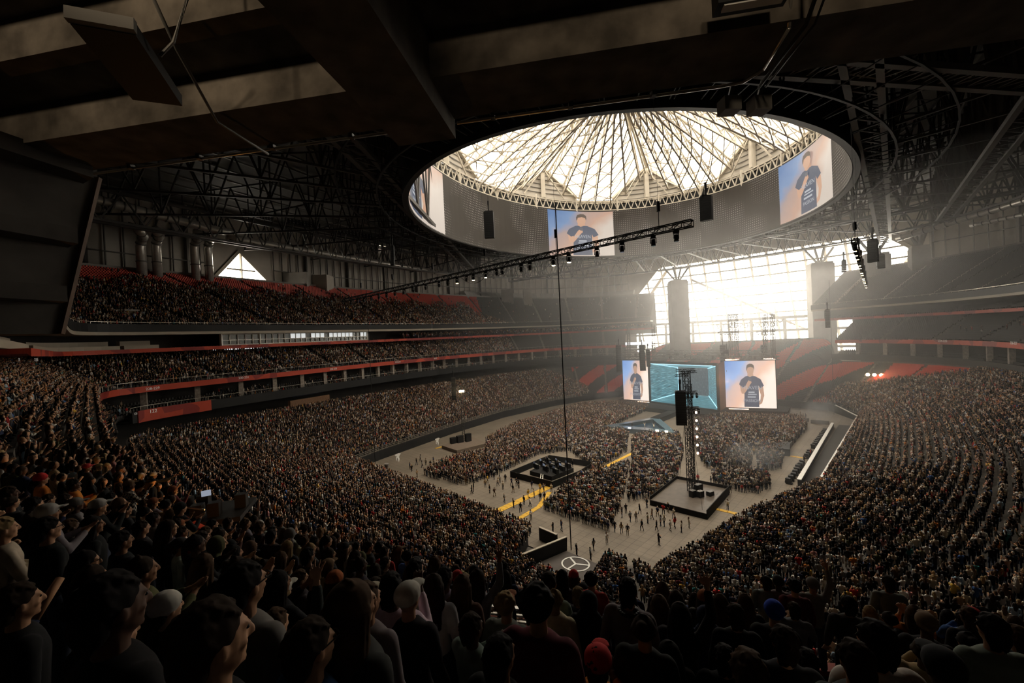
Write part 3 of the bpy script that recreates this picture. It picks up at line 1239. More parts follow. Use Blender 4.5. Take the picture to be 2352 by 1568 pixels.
# light of the concourse behind the viewpoint
for u_, e_ in ((-6.0, 45), (-4.6, 70), (-3.0, 95), (.2, 60), (1.9, 50), (4.2, 45), (7, 40)):
    lamp('concourse_lamp', L(u_, -4.6, 4.25), (1, .80, .56), e_ * 9.5, .3, 'SPOT', L(u_, 3.6, 3.2), 21, .8)

# ================================================================ concrete pylons by the great window
def pylon(px, ybot, ytop, wpx, dist, z0, label, depth=1.0):
    d = ray(px, 700)
    x, y = d[0] / d[1] * dist, dist
    wdt = wpx / F * dist
    zt = D(px, ytop, dist)[2]
    t = empty('concrete_pylon', (x, y, z0), 0, label, 'column', 'concrete pylons at the window end')
    rz = math.atan2(y, x) - math.pi / 2 + .25
    bpy.context.view_layer.update()
    mb = MB()
    mb.box((x, y, (z0 + zt) / 2), (wdt, wdt * depth, zt - z0), rz)
    mb.box((x, y, zt + .4), (wdt * .92, wdt * depth * .92, .8), rz)
    adopt(mb.build('shaft', M['concrete_grey']), t)
    mb = MB()
    for dx in (-.42, -.12, .15, .42):
        mb.bar((x + dx * .3 * wdt, y, zt + .8), (x + dx * 1.9 * wdt, y + abs(dx), zt + 7.5), .7)
    adopt(mb.build('steel_fork', M['steelmid']), t)


pylon(1558, 805, 648, 37, 196, 0, 'pale concrete pylon standing before the window, directly behind the stage')
pylon(1886, 745, 608, 44, 178, 0, 'broad concrete pylon at the corner where the empty upper tier begins', 1.0)
pylon(2012, 640, 588, 46, 158, 38, 'concrete pylon behind the empty upper tier, nearer the hung speaker pair')
pylon(2115, 620, 570, 32, 146, 38, 'narrow concrete pylon rising behind the rim of the empty upper tier')

# concrete stair towers behind the far upper tier
def block(name, px0, px1, py0, py1, dist, dep, m, label, cat):
    a, b = D(px0, py1, dist), D(px1, py1, dist)
    zt = D((px0 + px1) / 2, py0, dist)[2]
    c = ((a[0] + b[0]) / 2, dist + dep / 2, (a[2] + zt) / 2 - 2)
    mb = MB()
    mb.box(c, (abs(b[0] - a[0]), dep, zt - a[2] + 4))
    return mb.build(name, m, None, label, cat)


block('stair_tower', 617, 706, 626, 665, 152, 6, M['concrete_grey'], 'square concrete block on the rim beside the triangular window', 'building block')
block('stair_tower', 706, 752, 631, 672, 156, 6, M['panel'], 'pale panelled block next to the square concrete block on the rim', 'building block')
block('control_room', 856, 930, 634, 655, 200, 8, M['cream'], 'cream control room with dark windows above the far white seats', 'building block')
block('stair_tower', 1152, 1180, 664, 690, 222, 8, M['concrete_grey'], 'small concrete block on the rim beyond the white seats', 'building block')
block('stair_tower', 1203, 1222, 664, 690, 224, 8, M['panel'], 'narrow concrete block beside the small one on the rim', 'building block')
mb = MB()
for x0, x1 in ((866, 893), (898, 925)):
    a = D(x0, 639, 199.8)
    b = D(x1, 646, 199.8)
    mb.quad((a[0], 199.8, b[2]), (b[0], 199.8, b[2]), (b[0], 199.8, a[2]), (a[0], 199.8, a[2]))
o = mb.build('window', M['black'])
o.parent = [x for x in bpy.data.objects if x.name.startswith('control_room')][0]

# ================================================================ air ducts under the roof edge
def duct(pts, w, label, clamp=True, name='air_duct', group=None):
    t = empty(name, pts[0], 0, label, 'duct', group)
    bpy.context.view_layer.update()
    mb = MB()
    mb.path(pts, w, 14)
    adopt(mb.build('tube', M['galv'], smooth=True), t)
    for p, q in zip(pts[:-1], pts[1:]):
        p, q = Vector(p), Vector(q)
        k = max(1, int((q - p).length / 7))
        for i in range(k):
            c = p.lerp(q, (i + .5) / k)
            d = (q - p).normalized() * .14
            adopt(MB().cone(c - d, c + d, w * .55, w * .55, 14).build('clamp_band', M['steelmid'], smooth=True), t)
    return t


def smooth_z(pts):                                      # level the run: straight fall from end to end
    n_ = len(pts) - 1
    return [(p[0], p[1], pts[0][2] + (pts[-1][2] - pts[0][2]) * i / n_) for i, p in enumerate(pts)]


r1 = arc_pts(150, 440, 492, 527, 113, 95, 14)
e1 = r1[-1]
duct(r1 + [(e1[0] + 1.6, e1[1] + 2.6, e1[2]), (e1[0] + 2.2, e1[1] + 5.5, e1[2] + .2)], 2.1, 'fat shiny air duct curving under the dark roof, ending in a bend')
duct(arc_pts(522, 545, 1046, 632, 113, 95, 16), 2.0, 'long shiny air duct following the roof edge above the crowded upper tier')
duct(arc_pts(2420, 440, 2060, 548, 113, 95, 14), 2.0, 'long shiny air duct under the roof edge above the empty upper tier')
duct(arc_pts(2420, 478, 2230, 518, 117, 99, 10), 1.2, 'thinner shiny air duct just below the long one over the empty tier')
for i, (px, yt, yb) in enumerate(((326, 566, 618), (362, 566, 622), (450, 568, 632), (481, 570, 636))):
    b_ = arc_pts(px, yb, px + .1, yb, 127, 109, 1)[0]
    dist = b_[1]
    tz = D(px, yt, dist)[2]
    up = D(px + 40, yt - 12, dist)
    duct([(b_[0], b_[1], b_[2] - 2), (b_[0], b_[1], tz), (b_[0] + .8, b_[1] - .5, tz + 1.6), (b_[0] + 2.8, b_[1] - 2, tz + 2.4), (up[0], up[1] - 6, tz + 2.8)], 2.2,
         'upright shiny duct elbow at the rim, %s of four counting from the dark side wall' % ORD[i], group=None)
# banks of roof lamps on the lower chord of the roof
for k, (px0, py0, px1, py1, lab) in enumerate(((558, 488, 625, 502, 'nearest the fat duct bend'), (655, 505, 735, 520, 'second from the duct bend'), (778, 528, 855, 545, 'third from the duct bend'), (872, 548, 935, 560, 'nearest the oval screen'))):
    p0, p1 = Vector(D(px0, py0, 118 + 9 * k)), Vector(D(px1, py1, 124 + 11 * k))
    t = empty('lamp_bank', p0, 0, 'long dark bank of round roof lamps, the one ' + lab, 'light')
    bpy.context.view_layer.update()
    mb = MB()
    mb.bar(p0, p1, .5, 1.6)
    adopt(mb.build('frame', M['black']), t)
    mb = MB()
    for i in range(10):
        for j in (-.4, .4):
            c = p0.lerp(p1, (i + .5) / 10) + Vector((0, -.3, j))
            mb.cone(c, c + Vector((0, -.15, -.1)), .28, .3, 8)
    adopt(mb.build('lens', M['lens']), t)
# ================================================================ people
def obj_color_mat(name, rough=.85, noise=0.0, spec=.2, sss=False):
    m = mat(name, (.5, .5, .5), rough, spec=spec)
    nt = m.node_tree
    oi = nn(m, 'ShaderNodeObjectInfo')
    b = nt.nodes['Principled BSDF']
    if noise:
        tc = nn(m, 'ShaderNodeTexCoord')
        n = nn(m, 'ShaderNodeTexNoise')
        n.inputs['Scale'].default_value = 14
        nt.links.new(tc.outputs['Object'], n.inputs['Vector'])
        k = math_node(m, 'ADD', math_node(m, 'MULTIPLY', n.outputs['Fac'], noise * 2), 1 - noise)
        mx = nn(m, 'ShaderNodeMix')
        mx.data_type = 'RGBA'
        mx.blend_type = 'MULTIPLY'
        mx.inputs['Factor'].default_value = 1
        nt.links.new(oi.outputs['Color'], mx.inputs['A'])
        nt.links.new(k, mx.inputs['B'])
        nt.links.new(mx.outputs['Result'], b.inputs['Base Color'])
    else:
        nt.links.new(oi.outputs['Color'], b.inputs['Base Color'])
    return m


def rand_mat(name, stops, mult, rough=.85):
    m = mat(name, (.5, .5, .5), rough, spec=.2)
    nt = m.node_tree
    oi = nn(m, 'ShaderNodeObjectInfo')
    f = math_node(m, 'FRACT', math_node(m, 'MULTIPLY', oi.outputs['Random'], mult))
    c = ramp(m, f, stops, 'CONSTANT')
    nt.links.new(c, nt.nodes['Principled BSDF'].inputs['Base Color'])
    return m


TOPS = {'black': (.012, .012, .013), 'charcoal': (.04, .04, .042), 'navy': (.018, .025, .06), 'grey': (.20, .195, .19), 'white': (.62, .59, .54), 'cream': (.52, .45, .34),
        'tan': (.36, .24, .13), 'brown': (.11, .06, .035), 'red': (.42, .03, .025), 'orange': (.55, .19, .03), 'olive': (.09, .09, .04), 'blue': (.05, .12, .32), 'pale blue': (.30, .42, .52),
        'maroon': (.13, .02, .028), 'pink': (.5, .24, .22), 'teal': (.03, .2, .2), 'yellow': (.6, .38, .06)}
TOPW = {'black': 36, 'charcoal': 14, 'navy': 7, 'grey': 8, 'white': 12, 'cream': 8, 'tan': 6, 'brown': 5, 'red': 2.5, 'orange': 1.3, 'olive': 3, 'blue': 1.6, 'pale blue': 1.8, 'maroon': 2, 'pink': 1.6, 'teal': .5, 'yellow': .5}


def wramp(weights, cols):
    tot, acc, out = sum(weights.values()), 0.0, []
    for k, v in weights.items():
        out.append((acc / tot, cols[k]))
        acc += v
    return out


HAIRS = {'black': (.012, .009, .008), 'dark brown': (.03, .018, .011), 'brown': (.075, .042, .022), 'blond': (.28, .19, .09)}
HAIRW = {'black': 30, 'dark brown': 34, 'brown': 24, 'blond': 12}
M['o_skin'] = obj_color_mat('person_skin', .6, spec=.3)
M['o_cloth'] = obj_color_mat('person_cloth', .9, .25)
M['o_hair'] = obj_color_mat('person_hair', .8, .5, .1)
M['r_skin'] = rand_mat('crowd_skin', [(0, (.56, .31, .18)), (.5, (.50, .27, .15)), (.78, (.34, .17, .09)), (.9, (.11, .055, .033))], 7.31, .6)
M['r_top'] = rand_mat('crowd_clothes', wramp(TOPW, TOPS), 1.0)
M['r_hair'] = rand_mat('crowd_hair', wramp(dict(HAIRW, cap=7), dict(HAIRS, cap=(.5, .47, .42))), 13.77)
M['r_leg'] = rand_mat('crowd_trousers', [(0, (.012, .012, .014)), (.45, (.03, .04, .065)), (.72, (.06, .075, .10)), (.86, (.22, .17, .11)), (.94, (.3, .29, .27))], 29.3)

POSES = {  # right arm (elbow, wrist), left arm
    'down': (((.25, -.03, 1.13), (.26, .09, .90)), ((-.25, -.03, 1.13), (-.26, .09, .90))),
    'clap': (((.27, .10, 1.15), (.05, .34, 1.28)), ((-.27, .10, 1.15), (-.05, .34, 1.28))),
    'raise': (((.31, .07, 1.60), (.30, .12, 1.86)), ((-.31, .07, 1.60), (-.30, .12, 1.86))),
    'one': (((.30, .08, 1.62), (.27, .14, 1.89)), ((-.25, -.03, 1.13), (-.26, .09, .90))),
    'point': (((.28, .30, 1.38), (.29, .56, 1.46)), ((-.25, -.03, 1.13), (-.24, .12, .92))),
    'cross': (((.26, .08, 1.14), (-.06, .23, 1.19)), ((-.26, .08, 1.14), (.06, .25, 1.15))),
    'phone': (((.24, .14, 1.18), (.10, .34, 1.42)), ((-.25, -.03, 1.13), (-.26, .09, .90))),
    'pray': (((.26, .12, 1.20), (.05, .30, 1.44)), ((-.26, .12, 1.20), (-.05, .30, 1.44))),
}


def hand(mb, w_, d, side, spread_, mi=0):
    """palm, four fingers of unequal length, thumb from the side of the palm"""
    w_, d = Vector(w_), Vector(d).normalized()
    ref = Vector((1, 0, 0)) if abs(d.x) < .8 else Vector((0, 1, 0))
    sx = (ref - d * ref.dot(d)).normalized() * side
    nz = d.cross(sx)
    pc = w_ + d * .05
    R = Matrix((sx, nz, d)).transposed()
    mb.ell(pc, (.042, .017, .055), 8, 6, mi, R)
    for i, ln in enumerate((.068, .078, .072, .056)):
        off = (i - 1.5) * .021
        a = w_ + d * .088 + sx * off
        b = a + d * ln * .55 + sx * off * spread_ * .8
        c = b + d * ln * .42 + nz * .018 + sx * off * spread_ * .5
        mb.cone(a - d * .02, b, .0115, .0105, 6, mi)
        mb.cone(b - d * .003, c, .0105, .0085, 6, mi)
        mb.ell(b, (.0108,) * 3, 6, 4, mi)
        mb.ell(c, (.0085,) * 3, 6, 4, mi)
    a = w_ + d * .03 - sx * .034
    b = a - sx * .028 + d * .034 + nz * .01
    c = b - sx * .008 + d * .03 + nz * .008
    mb.cone(a, b, .016, .0125, 6, mi)
    mb.cone(b, c, .0125, .0095, 6, mi)
    mb.ell(b, (.0125,) * 3, 6, 4, mi)


def limb(mb, pts, rs, n, mi=0):
    for i in range(len(pts) - 1):
        mb.cone(pts[i], pts[i + 1], rs[i], rs[i + 1], n, mi)
        mb.ell(pts[i + 1], (rs[i + 1],) * 3, n, max(4, n // 2), mi)


def legs_pts(walk, s):
    if walk:
        return [(s * .09, 0, .93), (s * .10, .12 * s + .05, .50), (s * .10, .20 * s - .04, .085), (s * .11, .20 * s + .10, .04)]
    return [(s * .09, 0, .93), (s * .11, .02, .50), (s * .12, -.01, .085), (s * .13, .13, .04)]


def hair_add(mb, hair, n, mi=0):
    if hair == 'short':
        mb.ell((0, -.020, 1.658), (.086, .101, .092), n, n // 2 + 2, mi)
        mb.ell((0, -.066, 1.60), (.082, .058, .088), n, n // 2 + 2, mi)
    elif hair == 'curly':
        mb.ell((0, -.03, 1.67), (.105, .118, .108), n, n // 2 + 2, mi)
        rr = random.Random(3)
        for i in range(26):
            a, b = rr.uniform(0, 6.28), rr.uniform(.1, 1.5)
            mb.ell((.098 * math.cos(a) * math.sin(b), -.03 + .11 * math.sin(a) * math.sin(b), 1.665 + .1 * math.cos(b)), (.028,) * 3, 5, 4, mi)
    elif hair == 'long':
        mb.ell((0, -.028, 1.662), (.098, .112, .102), n, n // 2 + 2, mi)
        mb.ell((0, -.085, 1.46), (.115, .062, .24), n, n // 2 + 2, mi)
        mb.ell((.075, -.02, 1.50), (.03, .05, .17), n, n // 2 + 2, mi)
        mb.ell((-.075, -.02, 1.50), (.03, .05, .17), n, n // 2 + 2, mi)
    elif hair == 'bun':
        mb.ell((0, -.028, 1.66), (.094, .108, .096), n, n // 2 + 2, mi)
        mb.ell((0, -.10, 1.71), (.048, .048, .048), n, n // 2 + 2, mi)
    elif hair == 'tail':
        mb.ell((0, -.028, 1.66), (.094, .108, .096), n, n // 2 + 2, mi)
        mb.ell((0, -.13, 1.56), (.03, .035, .15), n, n // 2 + 2, mi)


def strands(mb, hair, seed=5):
    """locks laid over the scalp so that the hair reads as hair"""
    rr = random.Random(seed)
    if hair == 'short':
        for i in range(120):
            a, b = rr.uniform(0, 6.28), rr.uniform(.05, 1.75)
            if math.sin(a) > .2 and b > .95:
                continue
            c = Vector((.086 * math.cos(a) * math.sin(b), -.021 + .102 * math.sin(a) * math.sin(b), 1.658 + .094 * math.cos(b)))
            t = Vector((math.cos(a) * math.cos(b), math.sin(a) * math.cos(b), -math.sin(b))) * .035 + Vector((rr.uniform(-.02, .02), rr.uniform(-.01, .03), rr.uniform(-.012, .012)))
            mb.cone(c - t * .5, c + t * .8, .010, .005, 5)
        for k in range(26):
            x = rr.uniform(-.07, .07)
            mb.cone((x, -.105 + abs(x) * .35, 1.60), (x * .85, -.098 + abs(x) * .3, 1.50 + rr.uniform(0, .03)), .014, .006, 5)
    elif hair in ('long', 'tail', 'bun'):
        for i in range(70):
            a = rr.uniform(-3.6, .45)
            top = Vector((rr.uniform(-.02, .02), -.02, 1.765))
            mid = Vector((.101 * math.cos(a), -.028 + .115 * math.sin(a), 1.64))
            mb.cone(top, mid, .012, .013, 5)
            if hair == 'long':
                lo_ = Vector((.118 * math.cos(a), min(-.03, -.07 + .10 * math.sin(a)), rr.uniform(1.22, 1.36)))
                md = mid.lerp(lo_, .5) + Vector((rr.uniform(-.015, .015), -.015 + rr.uniform(-.012, .012), 0))
                mb.cone(mid, md, .014, .015, 5)
                mb.cone(md, lo_, .015, .006, 5)


def hat_add(mb, hat, n, mi=0):
    if hat == 'cap':
        mb.ell((0, -.014, 1.672), (.103, .120, .093), n, n // 2 + 2, mi)
        mb.ell((0, .125, 1.68), (.072, .075, .012), n, 5, mi)
    elif hat == 'beanie':
        mb.ell((0, -.02, 1.672), (.104, .119, .105), n, n // 2 + 2, mi)
        mb.loft([(0, -.015, 1.65, .102, .116), (0, -.018, 1.675, .108, .122), (0, -.018, 1.70, .104, .118)], max(8, n), mi)
    elif hat == 'hood':
        mb.ell((0, -.025, 1.62), (.115, .115, .135), n, n // 2 + 2, mi)
        mb.ell((0, -.06, 1.48), (.15, .085, .09), n, n // 2 + 2, mi)
    elif hat == 'brim_hat':
        mb.ell((0, -.01, 1.69), (.09, .105, .085), n, n // 2 + 2, mi)
        mb.ell((0, 0, 1.672), (.17, .185, .012), n * 2, 5, mi)


def head_add(mb, n, mi, hi):
    mb.ell((0, .005, 1.625), (.074, .092, .105), n, n // 2 + 3, mi)
    mb.ell((0, .03, 1.565), (.056, .062, .062), n, n // 2 + 2, mi)
    mb.cone((0, -.015, 1.42), (0, -.005, 1.57), .058, .052, n, mi)
    if hi:
        mb.cone((0, .088, 1.648), (0, .110, 1.598), .011, .016, 7, mi)
        mb.ell((0, .104, 1.596), (.019, .021, .014), 7, 5, mi)
        for s in (-1, 1):
            mb.ell((s * .076, -.005, 1.615), (.010, .020, .032), 7, 6, mi)
            mb.ell((s * .03, .080, 1.65), (.026, .016, .009), 7, 5, mi)
            mb.ell((s * .036, .066, 1.595), (.024, .02, .022), 7, 5, mi)
        mb.ell((0, .084, 1.562), (.024, .012, .006), 7, 5, mi)
        mb.ell((0, .082, 1.552), (.021, .012, .007), 7, 5, mi)
        mb.ell((0, .074, 1.527), (.024, .02, .018), 7, 5, mi)


def torso_secs(gr):
    return [(0, 0, .88, .155 + gr, .105 + gr), (0, -.005, 1.0, .15 + gr, .105 + gr), (0, 0, 1.15, .15 + gr, .108 + gr), (0, 0, 1.30, .178 + gr, .118 + gr),
            (0, -.01, 1.40, .17 + gr, .10 + gr), (0, -.01, 1.455, .10 + gr, .07 + gr), (0, -.01, 1.475, .062 + gr, .058 + gr)]


REMESH_VOX = {'body': .012, 'top': .017, 'trousers': .022, 'hair': .016, 'hat': .014}


def remesh(mb, name, mats, vox, smooth=2):
    me = mb.mesh(name + '_raw', mats)
    o = bpy.data.objects.new('tmp_' + name, me)
    COL.objects.link(o)
    r = o.modifiers.new('r', 'REMESH')
    r.mode = 'VOXEL'
    r.voxel_size = vox
    r.use_smooth_shade = True
    s_ = o.modifiers.new('s', 'SMOOTH')
    s_.factor = .5
    s_.iterations = smooth
    dg = bpy.context.evaluated_depsgraph_get()
    me2 = bpy.data.meshes.new_from_object(o.evaluated_get(dg))
    me2.name = name
    bpy.data.objects.remove(o)
    bpy.data.meshes.remove(me)
    if not me2.materials:
        for m in (mats if isinstance(mats, list) else [mats]):
            me2.materials.append(m)
    return me2


def hi_person_meshes():
    out = {}
    for pose, (ra, la) in POSES.items():
        b, t = MB(), MB()
        head_add(b, 14, 0, True)
        b.loft(torso_secs(-.02), 14)
        t.loft(torso_secs(.012), 16)
        for s, (el, wr) in ((1, ra), (-1, la)):
            sh = (s * .185, -.01, 1.405)
            limb(b, [sh, el, wr], [.045, .04, .027], 9)
            d = Vector(wr) - Vector(el)
            hand(b, wr, d, s, .9 if pose in ('raise', 'one') else .25)
            t.ell((s * .165, -.01, 1.395), (.075, .075, .07), 12, 8)
            fr = Vector(el).lerp(Vector(wr), .82)
            limb(t, [sh, el, tuple(fr)], [.066, .058, .043], 10)
        for s in (1, -1):
            p = legs_pts(False, s)
            limb(b, p, [.075, .052, .036, .035], 9)
        out['body', pose] = remesh(b, 'person_body', M['o_skin'], .009)
        out['top', pose] = remesh(t, 'top', M['o_cloth'], .018)
    tr = MB()
    tr.ell((0, 0, .93), (.168, .12, .12), 14, 9)
    for s in (1, -1):
        p = legs_pts(False, s)
        limb(tr, p[:3], [.095, .072, .062], 11)
    out['trousers'] = remesh(tr, 'trousers', M['o_cloth'], .022)
    for h in ('short', 'curly', 'long', 'bun', 'tail'):
        mb = MB()
        hair_add(mb, h, 14)
        strands(mb, h)
        out['hair', h] = remesh(mb, 'hair', M['o_hair'], .0085, 1)
    for h in ('cap', 'beanie', 'hood', 'brim_hat'):
        mb = MB()
        hat_add(mb, h, 14)
        out['hat', h] = remesh(mb, h, M['o_cloth'], .011, 2)
    for s in (1, -1):
        out['eye', s] = MB().ell((s * .03, .086, 1.633), (.012, .008, .007), 8, 6).mesh('eye', M['black'], True)
    mb = MB()
    for s in (1, -1):
        for k in range(10):
            a0, a1 = 2 * math.pi * k / 10, 2 * math.pi * (k + 1) / 10
            mb.bar((s * .034 + .027 * math.cos(a0), .103, 1.633 + .021 * math.sin(a0)), (s * .034 + .027 * math.cos(a1), .103, 1.633 + .021 * math.sin(a1)), .005)
        mb.bar((s * .06, .10, 1.64), (s * .08, -.01, 1.635), .005)
    mb.bar((-.008, .106, 1.637), (.008, .106, 1.637), .005)
    out['glasses'] = mb.mesh('glasses', M['black'])
    mb = MB()
    for s in (1, -1):
        mb.ell((s * .06, -.02, 1.455), (.035, .05, .035), 10, 7)
    for k in range(10):
        a0, a1 = math.pi * (1 + k / 10), math.pi * (1 + (k + 1) / 10)
        mb.bar((.09 * math.cos(a0), -.03 + .09 * math.sin(a0), 1.46), (.09 * math.cos(a1), -.03 + .09 * math.sin(a1), 1.46), .02, .03)
    out['headphones'] = mb.mesh('headphones', M['black'], True)
    mb = MB()
    mb.ell((0, -.19, 1.18), (.14, .085, .20), 12, 8)
    mb.ell((0, -.26, 1.10), (.10, .05, .10), 12, 8)
    for s in (1, -1):
        mb.path([(s * .1, -.14, 1.35), (s * .11, -.05, 1.48), (s * .12, .1, 1.40), (s * .14, .13, 1.2), (s * .14, -.1, 1.02)], .035, 6)
    out['backpack'] = mb.mesh('backpack', M['black'], True)
    return out


def lo_person(pose, hair, hat, walk, mats, name, n=6, scale_head=1.06):
    mb = MB()
    ra, la = POSES[pose]
    mb.ell((0, .008, 1.615), (.078 * scale_head, .095 * scale_head, .115), n, 5, 0)
    mb.cone((0, -.01, 1.42), (0, 0, 1.55), .055, .05, n, 0)
    if hat:
        hat_add(mb, hat, n, 3)
    if hair:
        hair_add(mb, hair, n, 2)
    mb.loft([(0, 0, .86, .165, .115), (0, 0, 1.15, .16, .118), (0, 0, 1.32, .195, .125), (0, -.01, 1.43, .15, .095), (0, -.01, 1.48, .06, .055)], n + 1, 1)
    for s, (el, wr) in ((1, ra), (-1, la)):
        sh = (s * .19, -.01, 1.40)
        mb.cone(sh, el, .07, .055, 5, 1)
        fr = tuple(Vector(el).lerp(Vector(wr), .6))
        mb.cone(el, fr, .053, .045, 5, 1)
        d = (Vector(wr) - Vector(el)).normalized()
        mb.cone(fr, tuple(Vector(wr) + d * .15), .038, .03, 5, 0)
    for s in (1, -1):
        p = legs_pts(walk, s)
        mb.cone(p[0], p[1], .095, .068, 5, 4)
        mb.cone(p[1], p[2], .068, .05, 5, 4)
        mb.cone(p[2], p[3], .05, .04, 5, 4)
    return mb.mesh(name, mats, True)


LO_MATS = [M['r_skin'], M['r_top'], M['r_hair'], M['r_hair'], M['r_leg']]
OB_MATS = [M['r_skin'], M['o_cloth'], M['r_hair'], M['r_hair'], M['r_leg']]

STAGE_PT = (58.0, -8.0)


def yaw_to(A, B, tA=STAGE_PT[0], tB=STAGE_PT[1]):       # local +Y towards a field point
    p, q = W3(A, B), W3(tA, tB)
    return math.atan2(q[1] - p[1], q[0] - p[0]) - math.pi / 2


# ---- where people stand
PEOPLE = []                                              # (x, y, z, yaw, zone)
AISLES = [math.radians(x) for x in range(4, 360, 9)]


def fill_rows(fn, k0, k1, P0, P1, occ, zone, inrow=.5, spacing=.53, keep=None, aisle=1.0):
    for k in range(k0, k1):
        n = 700
        ps = [math.radians(P0 + (P1 - P0) * i / n) for i in range(n + 1)]
        pts = np.array([fn(p, k + inrow)[:2] for p in ps])
        seg = np.linalg.norm(np.diff(pts, axis=0), axis=1)
        acc = np.concatenate([[0], np.cumsum(seg)])
        tot = acc[-1]
        s = RND.uniform(0, spacing)
        while s < tot:
            j = min(int(np.searchsorted(acc, s)) - 1, n - 1)
            j = max(j, 0)
            f = (s - acc[j]) / max(seg[j], 1e-9)
            a, b = pts[j] + (pts[j + 1] - pts[j]) * f
            p = ps[j] + (ps[j + 1] - ps[j]) * f
            s += spacing * RND.uniform(.92, 1.2)
            rr = math.hypot(a, b - CB)
            if any(abs((p - q + math.pi) % (2 * math.pi) - math.pi) * rr < aisle * .6 for q in AISLES):
                continue
            o = occ(p, k, a, b) if callable(occ) else occ
            if RND.random() > o:
                continue
            z = fn(p, k)[2]
            a += RND.uniform(-.1, .1)
            b += RND.uniform(-.1, .1)
            x, y, _ = W3(a, b)
            PEOPLE.append((x, y, z, yaw_to(a, b) + RND.gauss(0, .22), zone))


def low_row(p, k):
    a0, b0, z0 = low_front(p)
    a1, b1, z1 = low_rear(p)
    t = k / 34
    return (a0 + (a1 - a0) * t, b0 + (b1 - b0) * t, z0 + (z1 - z0) * math.floor(k) / 34)


def d2_row(p, k):
    a, b = cur(p, D2F[0] + D2DEP * k, D2F[1] + D2DEP * k)
    return (a, b, D2F[2] + D2RISE * math.floor(k))


def d3_row(p, k):
    a0, b0 = cur(p, *D3F[:2])
    a1, b1, z1 = d3_rear(p)
    t = k / D3ROWS
    return (a0 + (a1 - a0) * t, b0 + (b1 - b0) * t, D3F[2] + (z1 - D3F[2]) * math.floor(k) / D3ROWS)


def occ_low(p, k, a, b):
    pd = R_(p) % 360
    if pd < 150:                                         # empty-seat wing: the crowd thins out towards the far corner
        lim = 34 - max(0, (60 - pd)) * .9
        if pd < 24 + k * .25:
            return 0
        if pd < 62 and k > 12 + (pd - 24) * .8:
            return 0
        return .93 if pd > 75 else .86
    if pd > 322 - max(0, k - 8) * .5:
        return 0
    return .95


def occ_d3(p, k, a, b):
    pd = R_(p) % 360
    if pd < 185:
        return 0
    t = (pd - 185) / (340 - 185)
    top = 33 - 13 * t ** .7 + 2.5 * math.sin(pd * .9)
    if pd > 290:
        top = 14 - (pd - 290) * 1.6
    if k > top:
        return .02 if k < 34 else 0
    return .92 if k < top - 4 else .6


def occ_d2(p, k, a, b):
    pd = R_(p) % 360
    if pd < 62:
        return .02
    if pd < 80:
        return .5
    if pd > 300:
        return 0
    return .95


fill_rows(low_row, 0, 34, 24, 322, occ_low, 'low', aisle=.55)
fill_rows(d2_row, 0, 17, 40, 325, occ_d2, 'mid')
fill_rows(d3_row, 0, 36, 186, 340, occ_d3, 'up')
fill_rows(lambda p, k: (*cur(p, 93 + 1.1 * k, 78 + 1.1 * k), 17.2 + .55 * math.floor(k)), 0, 4, 200, 322, lambda p, k, a, b: .22 + .22 * math.sin(R_(p) * .4), 'club')
fill_rows(lambda p, k: (*cur(p, 101 + 1.1 * k, 84 + 1.1 * k), 31.15 + .4 * math.floor(k)), 0, 3, 262, 340, .8, 'suite')
NSTAND = len(PEOPLE)
# ---- crowd on the floor: blocks given by their corners on the ground as seen in the photograph
def inpoly(x, y, poly):
    c = False
    j = len(poly) - 1
    for i in range(len(poly)):
        xi, yi = poly[i][:2]
        xj, yj = poly[j][:2]
        if (yi > y) != (yj > y) and x < (xj - xi) * (y - yi) / (yj - yi) + xi:
            c = not c
        j = i
    return c


BLOCKS = [
    [(1240, 1174), (1398, 1221), (1423, 1180), (1440, 1105), (1447, 1068), (1372, 1088), (1330, 1096), (1292, 1130)],
    [(1437, 1157), (1503, 1148), (1553, 1106), (1570, 1045), (1560, 1000), (1515, 990), (1450, 1010), (1452, 1070)],
    [(966, 1093), (1066, 1116), (1128, 1098), (1178, 1074), (1238, 1044), (1308, 1036), (1362, 1086), (1440, 1040), (1446, 1000), (1412, 978), (1492, 940), (1480, 925), (1335, 930), (1190, 975), (1118, 1012), (1112, 1040), (1020, 1062)],
    [(1592, 968), (1640, 958), (1690, 1005), (1728, 1055), (1724, 1078), (1622, 1078), (1590, 1020)],
    [(1632, 1084), (1762, 1088), (1772, 1122), (1742, 1134), (1692, 1132), (1640, 1112)],
    [(1650, 955), (1848, 962), (1856, 985), (1802, 1042), (1796, 1078), (1742, 1084), (1736, 1050), (1702, 1004)],
]
BLK_W = [[G(px, py, 0) for px, py in b] for b in BLOCKS]
KEEPOUT = []                                             # filled with footprints of things on the floor


def floor_crowd():
    out = []
    for bi, poly in enumerate(BLK_W):
        ab = [AB(p) for p in poly]
        a0, a1 = min(p[0] for p in ab), max(p[0] for p in ab)
        b0, b1 = min(p[1] for p in ab), max(p[1] for p in ab)
        a = a0
        while a < a1:
            b = b0
            while b < b1:
                b += RND.uniform(.46, .62)
                if not inpoly(a, b, ab) or RND.random() < .07:
                    continue
                x, y, _ = W3(a + RND.uniform(-.15, .15), b)
                if any(inpoly(x, y, k) for k in KEEPOUT):
                    continue
                out.append((x, y, 0.0, yaw_to(a, b, 58, -8) + RND.gauss(0, .25), 'floor'))
            a += .88
    return out


